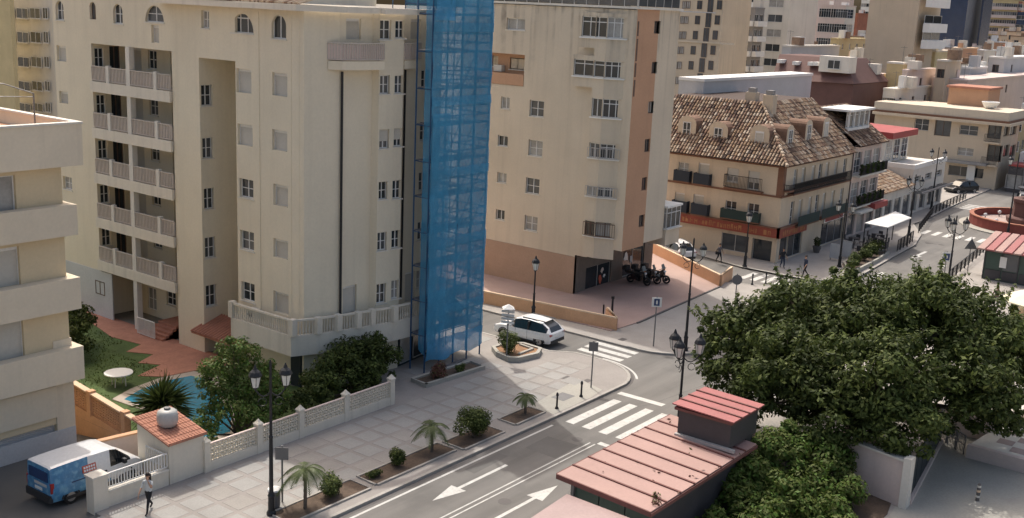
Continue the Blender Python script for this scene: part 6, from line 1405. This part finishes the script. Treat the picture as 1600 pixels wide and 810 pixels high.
cp = thing('planter', 'long street planter full of mixed shrubs in front of the cafe canopy', 'planter', (94, 32.6, .12)); b = MB(); edge_strip(b, [(88.2, 31.6), (95.5, 31.9), (99.5, 32.3), (99.6, 34), (92, 33.8), (88.2, 31.6)], .2, .1, .45); b.build('rim', 'concrete', cp); MB().prism([(88.6, 31.8), (95.5, 32.05), (99.3, 32.4), (99.4, 33.8), (92, 33.6)], .1, .35).build('earth', 'soil', cp)
for k, (x, y, r_) in enumerate(((90.6, 32.3, .55), (92.3, 32.8, .7), (94.2, 32.7, .75), (96.2, 33.0, .8), (98.3, 33.2, .9))): shrub(['lowest shrub at the tip of the cafe planter', 'second shrub from the tip of the cafe planter', 'middle bush of the cafe planter', 'bush behind the middle of the cafe planter', 'tallest bush of the cafe planter beside the canopy'][k], x, y, .35, r_, 1.2, 1.1, n=1100, size=.10, wts=(5, 3, 2))
for k, (x, y, w_) in enumerate(((93.2, 35.0, 1.0), (94.6, 34.6, .9), (95.4, 34.9, 1.1))):
    t = thing('menu_board', ['grey menu board on the pavement nearest the tiled building', 'grey menu board in the middle before the cafe planter', 'white framed board next to the cafe canopy'][k], 'board', (x, y, .12)); MB().hexa([(x-.05, y-w_/2, .3), (x+.1, y-w_/2, .3), (x+.1, y+w_/2, .3), (x-.05, y+w_/2, .3), (x, y-w_/2, 1.6), (x+.05, y-w_/2, 1.6), (x+.05, y+w_/2, 1.6), (x, y+w_/2, 1.6)]).build('board', 'lightgrey' if k < 2 else 'alu', t)
    for yy in (-.4, .4): MB().tube((x, y+yy, .12), (x, y+yy, .4), .03).build('leg', 'iron', t)
# roundabout with its fountain
struct('roundabout', MB().lathe((125.6, 26.5, -.02), [(6.9, 0), (6.9, .14), (6.2, .2)], 40), 'concrete')
rw_ = thing('roundabout_wall', 'low curved dark red wall ringing the roundabout garden', 'wall', (125.6, 26.5, .1)); b = MB()
b.lathe((125.6, 26.5, .1), [(5.9, 0), (5.9, 1.05), (5.5, 1.05), (5.5, .2)], 40, cap=False); b.build('ring_wall', 'redwall', rw_); MB().lathe((125.6, 26.5, .4), [(5.6, 0), (5.6, .1)], 36).build('earth', 'pave_pink', rw_)
MB().lathe((125.6, 26.5, 1.152), [(5.5, 0), (5.95, .0), (5.95, .09), (5.5, .09)], 40, cap=False).build('coping', 'brickred', rw_)
ft = thing('fountain', 'dark brown fountain block with tiered basins on the roundabout', 'fountain', (126.2, 26.9, .5)); MB().lathe((126.2, 26.9, .5), [(2.0, 0), (2.1, .5), (2.0, .6), (1.5, .7), (1.5, 2.2), (1.7, 2.3), (1.7, 2.6), (1.2, 2.7)], 8).build('pedestal', 'slate_brown', ft); MB().lathe((126.2, 26.9, 3.2), [(.3, 0), (.25, .7), (1.2, 1.0), (1.25, 1.1), (.2, 1.05), (.15, 2.0), (.5, 2.3), (.1, 2.5)], 12).build('basin', 'iron', ft)
for k in range(8):
    a_ = k*.785+.2; t = thing('ground_light', 'small white globe light on the roundabout bed', 'light', (125.6+4.3*math.cos(a_), 26.5+4.3*math.sin(a_), .5), 0, 'globe lights round the fountain'); MB().tube((0, 0, 0), (0, 0, .35), .05).build('stem', 'iron', t, local=True); MB().ball((0, 0, .5), .2).build('globe', 'lamp_white', t, local=True)

# ================================================================== KIOSKS
kk = thing('kiosk', 'long low kiosk with a pink sheet metal roof of raised seams in the foreground', 'kiosk', (37.5, 20.6, .12))
ZL, ZRt = 3.06, 2.86; u0_, u1_ = 33.45, 42.4; vl, vr = 22.75, 18.45; zz_ = lambda v: ZRt+(ZL-ZRt)*(v-vr)/(vl-vr)
nP = 8; st = (u1_-u0_)/nP
def roof_panels(t, u0_, u1_, vl, vr, zf, n, m, skew=0.):
    st = (u1_-u0_)/n
    for i in range(n):
        a_, b_ = u0_+st*i, u0_+st*(i+1); MB().hexa([(a_, vr, zf(vr)-.05), (b_-.03, vr, zf(vr)-.05), (b_-.03, vl, zf(vl)-.05), (a_, vl, zf(vl)-.05), (a_, vr, zf(vr)), (b_-.03, vr, zf(vr)), (b_-.03, vl, zf(vl)), (a_, vl, zf(vl))]).build('roof_panel', m, t)
        if i: MB().hexa([(a_-.065, vr-.02, zf(vr)-.03), (a_+.025, vr-.02, zf(vr)-.03), (a_+.025, vl+.02, zf(vl)-.03), (a_-.065, vl+.02, zf(vl)-.03), (a_-.065, vr-.02, zf(vr)+.05), (a_+.025, vr-.02, zf(vr)+.05), (a_+.025, vl+.02, zf(vl)+.05), (a_-.065, vl+.02, zf(vl)+.05)]).build('roof_seam', 'seam', t)
roof_panels(kk, u0_, u1_, vl, vr, zz_, nP, 'roof_pink')
lf_ = MB(); random.seed(5)
for _ in range(30): x, v = random.uniform(u0_+.2, u1_-.3), vr+random.random()**2*(vl-vr); leafy(lf_, (x, v, zz_(v)+.04), .05, .05, .01, 1, .09)
for c in ((34.6, 18.9), (34.1, 18.6)): leafy(lf_, (c[0], c[1], zz_(c[1])+.1), .2, .2, .12, 40, .08)
o = lf_.build('leaf_litter', ['leaf_red', 'leaf_mid', 'bark'], kk); o['kind'] = 'stuff'
f = MB().box(u0_-.06, vr-.05, ZRt-.2, u1_, vr-.01, ZRt-.06).hexa([(u0_-.07, vr, ZRt-.2), (u0_-.01, vr, ZRt-.2), (u0_-.01, vl, ZL-.2), (u0_-.07, vl, ZL-.2), (u0_-.07, vr, ZRt-.0), (u0_-.01, vr, ZRt-.0), (u0_-.01, vl, ZL), (u0_-.07, vl, ZL)]).box(u0_, vl+.01, ZL-.2, u1_, vl+.05, ZL); f.build('fascia', 'seam', kk)
MB().box(u0_+.5, vr+.35, .1, u1_-.2, vl-.45, 2.75).build('wall', 'kiosk_dark', kk)
for i in range(3): MB().box(u0_+.44, vl-.5-(i+1)*1.2, .9, u0_+.49, vl-.55-i*1.2, 2.6).build('window', 'kiosk_green', kk)
MB().box(u0_+.3, vl-.62, .1, u0_+.44, vl-.48, 2.86).build('corner_post', 'iron_grey', kk)
us_ = MB()
sh_ = thing('lean_to_canopy', 'mauve translucent canopy sheet below the near end of the pink kiosk roof', 'canopy', (31.8, 20.4, .12)); MB().hexa([(29.6, 18.9, 2.2), (33.1, 18.9, 2.45), (33.1, 22.0, 2.5), (29.6, 22.0, 2.25), (29.6, 18.9, 2.25), (33.1, 18.9, 2.5), (33.1, 22.0, 2.55), (29.6, 22.0, 2.3)]).build('awning', 'sheet', sh_)
for x, y in ((29.8, 19.1), (29.8, 21.8)): MB().tube((x, y, .12), (x, y, 2.25), .05).build('post', 'iron', sh_)
k2 = thing('kiosk_tower', 'dark grey box hut with a red sheet metal roof standing behind the pink kiosk', 'kiosk', (42.2, 20.2, .12)); MB().box(40.6, 18.9, 3.02, 43.2, 21.4, 4.15).build('wall', 'kiosk_dark', k2); MB().box(42.45, 19.0, .1, 43.1, 21.3, 3.03).build('wall', 'kiosk_dark', k2)
z2 = lambda v: 4.33+(v-18.5)*.03
roof_panels(k2, 40.4, 43.4, 21.65, 18.7, z2, 4, 'roof_red'); MB().box(40.45, 18.78, 4.15, 43.3, 21.55, 4.27).build('fascia', 'seam', k2); MB().box(40.42, 18.6, 2.95, 40.59, 21.45, 3.08).build('flashing', 'alu', k2)
k3 = thing('kiosk', 'green glazed kiosk with a striped red roof on the right pavement', 'kiosk', (98.5, 20.5, .12)); MB().box(96.4, 15, .12, 100.6, 23.35, 2.62).build('wall', 'kiosk_green', k3)
for i in range(7): v = 23.3-i*1.35; MB().box(96.33, v-.04, .12, 96.39, v+.04, 2.6).build('mullion', 'kiosk_dark', k3)
for i in range(6): v = 23.2-i*1.35; MB().box(96.34, v-1.2, 1.1, 96.38, v-.06, 2.5).build('pane', 'glass2' if i % 2 else 'kiosk_green', k3); MB().box(96.34, v-1.2, .2, 96.38, v-.06, 1.0).build('panel', 'kiosk_dark', k3)
p = [on_u(x, y, 96.3) for x, y in ((1561, 418), (1574, 403))]; MB().box(96.26, p[1].y, p[0].z, 96.31, p[0].y, p[1].z).build('poster', 'white', k3)
for i in range(13):
    v0 = 14.6+i*.72; MB().hexa([(95.8, v0, 2.66), (101, v0, 3.4), (101, v0+.70, 3.4), (95.8, v0+.70, 2.66), (95.8, v0+.05, 2.78), (101, v0+.05, 3.52), (101, v0+.62, 3.52), (95.8, v0+.62, 2.78)]).build('roof_panel', 'roof_red' if i % 2 else 'roof_pink', k3)
um = thing('parasol', 'cream parasol edge over a tan stall at the right border', 'parasol', (81.6, 15.7, .12)); MB().lathe((81.6, 15.7, 2.35), [(2.5, 0), (2.5, .06), (1.6, .5), (.8, .85), (.05, 1.05)], 8).build('canopy', 'cream_cloth', um); MB().tube((81.6, 15.7, .12), (81.6, 15.7, 3.4), .05).build('pole', 'alu', um)
sl2 = thing('stall', 'tan stall counter under the cream parasol at the right border', 'stall', (83, 15.3, .12)); MB().box(81.9, 13.6, .12, 84.4, 17.0, 1.6).build('counter', 'coping', sl2); MB().box(81.8, 13.5, 1.602, 84.5, 17.1, 1.68).build('worktop', 'cream_cloth', sl2)
for k, (x, y, r_) in enumerate(((84.6, 17.9, .5), (79.4, 24.2, .6), (84.0, 22.4, .7))): shrub(['potted dark plant in front of the tan stall', 'dark plant at the edge of the fig tree crown near the lamp', 'tall dark potted plant on the sunny pavement'][k], x, y, .12, r_, .9, 2.0, n=900, size=.10, wts=(8, 2, .3))
fb = thing('planter', 'dark square planter box on the sunny pavement near the stall', 'planter', (73, 13.8, .12)); MB().box(72.3, 13.2, .12, 74, 14.8, .85).build('box', 'kiosk_dark', fb); MB().box(72.4, 13.3, .8, 73.9, 14.7, .88).build('earth', 'soil', fb)
# courtyard wall, gate, bed
struct('planting_bed', MB().prism([(39, 13.3), (45.4, 13.45), (52.8, 15), (54, 18.2), (50, 22.0), (44.2, 22.0), (39, 18)], .08, .15), 'soil')
yw = thing('courtyard_wall', 'pale rendered courtyard wall with a light coping under the fig tree', 'wall', (46, 15.3, .1))
MB().hexa([(46.5, 13.35, .1), (46.8, 13.35, .1), (47.6, 16.9, .1), (47.3, 16.9, .1), (46.5, 13.35, 2.25), (46.8, 13.35, 2.25), (47.6, 16.9, 2.25), (47.3, 16.9, 2.25)]).build('base_wall', 'pinkwhite', yw); MB().hexa([(46.42, 13.3, 2.252), (46.88, 13.3, 2.252), (47.68, 16.95, 2.252), (47.22, 16.95, 2.252), (46.42, 13.3, 2.34), (46.88, 13.3, 2.34), (47.68, 16.95, 2.34), (47.22, 16.95, 2.34)]).build('coping', 'offwhite', yw); MB().box(46.4, 13.0, .1, 46.95, 13.34, 2.45).build('pier', 'offwhite', yw)
gt = thing('gate', 'dark green sheet fence running back from the courtyard wall pier', 'fence', (51, 13.9, .1))
for i in range(6): a_ = 47.0+i*1.45; MB().hexa([(a_, 13.1+i*.2, .35), (a_+1.4, 13.3+i*.2, .35), (a_+1.4, 13.36+i*.2, .35), (a_, 13.16+i*.2, .35), (a_, 13.1+i*.2, 2.1), (a_+1.4, 13.3+i*.2, 2.1), (a_+1.4, 13.36+i*.2, 2.1), (a_, 13.16+i*.2, 2.1)]).build('panel', 'planter_green', gt)
MB().hexa([(46.96, 12.95, .1), (55.8, 14.2, .1), (55.8, 14.5, .1), (46.96, 13.3, .1), (46.96, 12.95, .34), (55.8, 14.2, .34), (55.8, 14.5, .34), (46.96, 13.3, .34)]).build('base_wall', 'pinkwhite', gt)
tw2 = thing('terrace_wall', 'low grey wall holding the chequered terrace above the courtyard', 'wall', (54.6, 10, .1)); MB().hexa([(54.5, 12.75, .1), (54.8, 12.75, .1), (54.6, -4, .1), (54.3, -4, .1), (54.5, 12.75, .8), (54.8, 12.75, .8), (54.6, -4, .8), (54.3, -4, .8)]).build('base_wall', 'pinkwhite', tw2)
MB().box(57.5, 12.0, .1, 57.8, 19, 1.3).build('base_wall', 'pinkwhite', tw2)

# ================================================================== PEOPLE
def person(label, loc, rz, shirt, trousers, shoe='cloth_dark', stride=.25, arms=(.2, -.2), hand_up=False, long_hair=False, scale=1., bag=None):
    t = thing('person', label, 'person', loc, rz); t.scale = (scale,)*3
    V, Rd, E = [], [], []
    def add(p, r, par=None):
        V.append(p); Rd.append(r)
        if par is not None: E.append((par, len(V)-1))
        return len(V)-1
    pel = add((0, 0, .96), (.145, .11)); sp1 = add((.01, 0, 1.12), (.13, .10), pel); ch = add((.02, 0, 1.32), (.155, .115), sp1); nk0 = add((.02, 0, 1.45), (.075, .07), ch); nk = add((.03, 0, 1.53), (.052, .052), nk0)
    h0 = add((.045, 0, 1.60), (.075, .082), nk); h1 = add((.04, 0, 1.68), (.085, .098), h0); add((.03, 0, 1.745), (.06, .07), h1)
    ends = []
    for sg in (1, -1):
        s_ = stride*sg; hp = add((.0, sg*.09, .90), (.095, .095), pel); kn = add((s_*.55+.05, sg*.10, .50), (.062, .062), hp); an = add((s_*1.0-(.10 if s_ < 0 else 0), sg*.10, .10+(.08 if s_ < 0 else 0)), (.042, .042), kn); add((s_*1.0+.15-(.08 if s_ < 0 else 0), sg*.11, .045+(.02 if s_ < 0 else 0)), (.042, .032), an)
        sh = add((.02, sg*.19, 1.40), (.060, .060), ch)
        if hand_up and sg == 1: el = add((.20, .26, 1.20), (.045, .045), sh); wr_ = add((.22, .14, 1.46), (.032, .032), el); hd = add((.20, .10, 1.55), (.036, .02), wr_); dirs = Vector((-.02, -.02, .08))
        else: sw = arms[0 if sg == 1 else 1]; el = add((sw*.5-.03, sg*.25, 1.13), (.045, .045), sh); wr_ = add((sw*1.1+.04, sg*.26, .90), (.031, .031), el); hd = add((sw*1.2+.06, sg*.26, .81), (.036, .022), wr_); dirs = Vector((.02, 0, -.08))
        ends.append((V[hd], dirs, sg))
    me = bpy.data.meshes.new('body'); me.from_pydata(V, E, []); bo = put('body', me, t, (0, 0, 0), local=True)
    bm = bmesh.new(); bm.from_mesh(me); sk_ = bm.verts.layers.skin.verify(); bm.verts.ensure_lookup_table()
    for i, v in enumerate(bm.verts): v[sk_].radius = Rd[i]; v[sk_].use_root = (i == 0)
    bm.to_mesh(me); bm.free(); bo.modifiers.new('skin', 'SKIN'); s2_ = bo.modifiers.new('sub', 'SUBSURF'); s2_.levels = 2; s2_.render_levels = 2
    bpy.context.view_layer.update(); ev = bpy.data.meshes.new_from_object(bo.evaluated_get(bpy.context.evaluated_depsgraph_get())); bo.modifiers.clear()
    bm = bmesh.new(); bm.from_mesh(ev)
    fing = MB()
    for (p, d, sg) in ends:
        p = Vector(p)
        for k in range(4): o_ = Vector(((k-1.5)*.017, 0, 0)); m_ = p+o_+d*(.8+.1*(k in (1, 2))); fing.tube(p+o_, m_, .009, .008, 5).tube(m_, m_+d*.45+Vector((.012, -sg*.012, 0)), .008, .006, 5)
        fing.tube(p, p+Vector((.035, -sg*.01, 0))+d*.35, .011, .008, 5)
    tmp = bpy.data.meshes.new('f'); tmp.from_pydata(fing.v, [], fing.f); nb = len(bm.faces); bm.from_mesh(tmp); bm.faces.ensure_lookup_table()
    ms = [shirt, trousers, 'skin', shoe]
    for i, f in enumerate(bm.faces):
        c = f.calc_center_median(); f.smooth = True
        if i >= nb: f.material_index = 2
        elif c.z > 1.475 and abs(c.y) < .13: f.material_index = 2
        elif c.z < .085+(.06 if c.x < -.1 else 0): f.material_index = 3
        elif c.z < .98 and abs(c.y) < .215: f.material_index = 1
        elif (abs(c.y) > .2 and c.z < 1.12) or (hand_up and c.x > .14 and c.z > 1.2): f.material_index = 2
        else: f.material_index = 0
    for q in ms: ev.materials.append(MT[q])
    bm.to_mesh(ev); bm.free(); bo.data = ev
    hr = MB().ball((.015, 0, 1.70), .105, .10, .105, 12)
    if long_hair: hr.hexa([(-.12, -.09, 1.30), (-.05, -.10, 1.30), (-.05, .10, 1.30), (-.12, .09, 1.30), (-.10, -.09, 1.70), (.02, -.105, 1.68), (.02, .105, 1.68), (-.10, .09, 1.70)])
    hr.build('hair', 'hair', t, local=True, smooth=True)
    fa = MB().ball((.128, 0, 1.635), .018, .014, .022, 6); fa.build('nose', 'skin', t, local=True)
    for sg in (1, -1): MB().ball((.115, sg*.034, 1.665), .012, .014, .009, 6).build('eye', 'hair', t, local=True); MB().ball((.04, sg*.092, 1.64), .014, .02, .03, 6).build('ear', 'skin', t, local=True)
    MB().box(.112, -.022, 1.592, .125, .022, 1.60).build('mouth', 'lamp_red', t, local=True)
    if bag: MB().box(-.18, -.33, .78, .12, -.25, 1.05).path([(-.1, -.29, 1.05), (.02, -.16, 1.46), (.05, -.29, 1.05)], .012, 5).build('bag', bag, t, local=True)
    return t
person('woman with long dark hair, white top and black trousers walking past the railing wall', (24.25, 36.55, .12), R(205), 'cloth_white', 'cloth_dark', stride=.33, hand_up=True, long_hair=True, arms=(.2, .25), scale=.97)
person('man in dark clothes walking in the shade before the tiled corner building', (85.0, 34.3, .12), R(150), 'cloth_navy', 'cloth_dark', stride=.28, scale=1.04)
person('person in brown top standing on the sunny pavement near the parasol', (86.2, 19.6, .12), R(200), 'cloth_tan', 'cloth_grey', stride=.12, scale=1.04)
person('person in dark jacket standing by the shop corner under the red sign', (86.6, 37.0, .12), R(230), 'cloth_dark', 'cloth_navy', stride=.1)
person('person in grey seated figure height beside the kerb opposite the orange wall', (84.3, 41.8, .12), R(250), 'cloth_grey', 'cloth_dark', stride=.2, scale=.95, bag='cloth_dark')
pot = thing('flower_pot', 'tall dark pot plant against the wall of the tiled corner building', 'pot', (95.1, 37.6, .12)); MB().lathe((95.1, 37.5, .12), [(.25, 0), (.38, .5), (.4, .6)], 10).build('pot', 'kerb_dark', pot); b = MB(); leafy(b, (95.1, 37.5, 1.15), .35, .35, .5, 300, .1); b.build('foliage', ['leaf_dark', 'leaf_mid', 'leaf_dark'], pot)
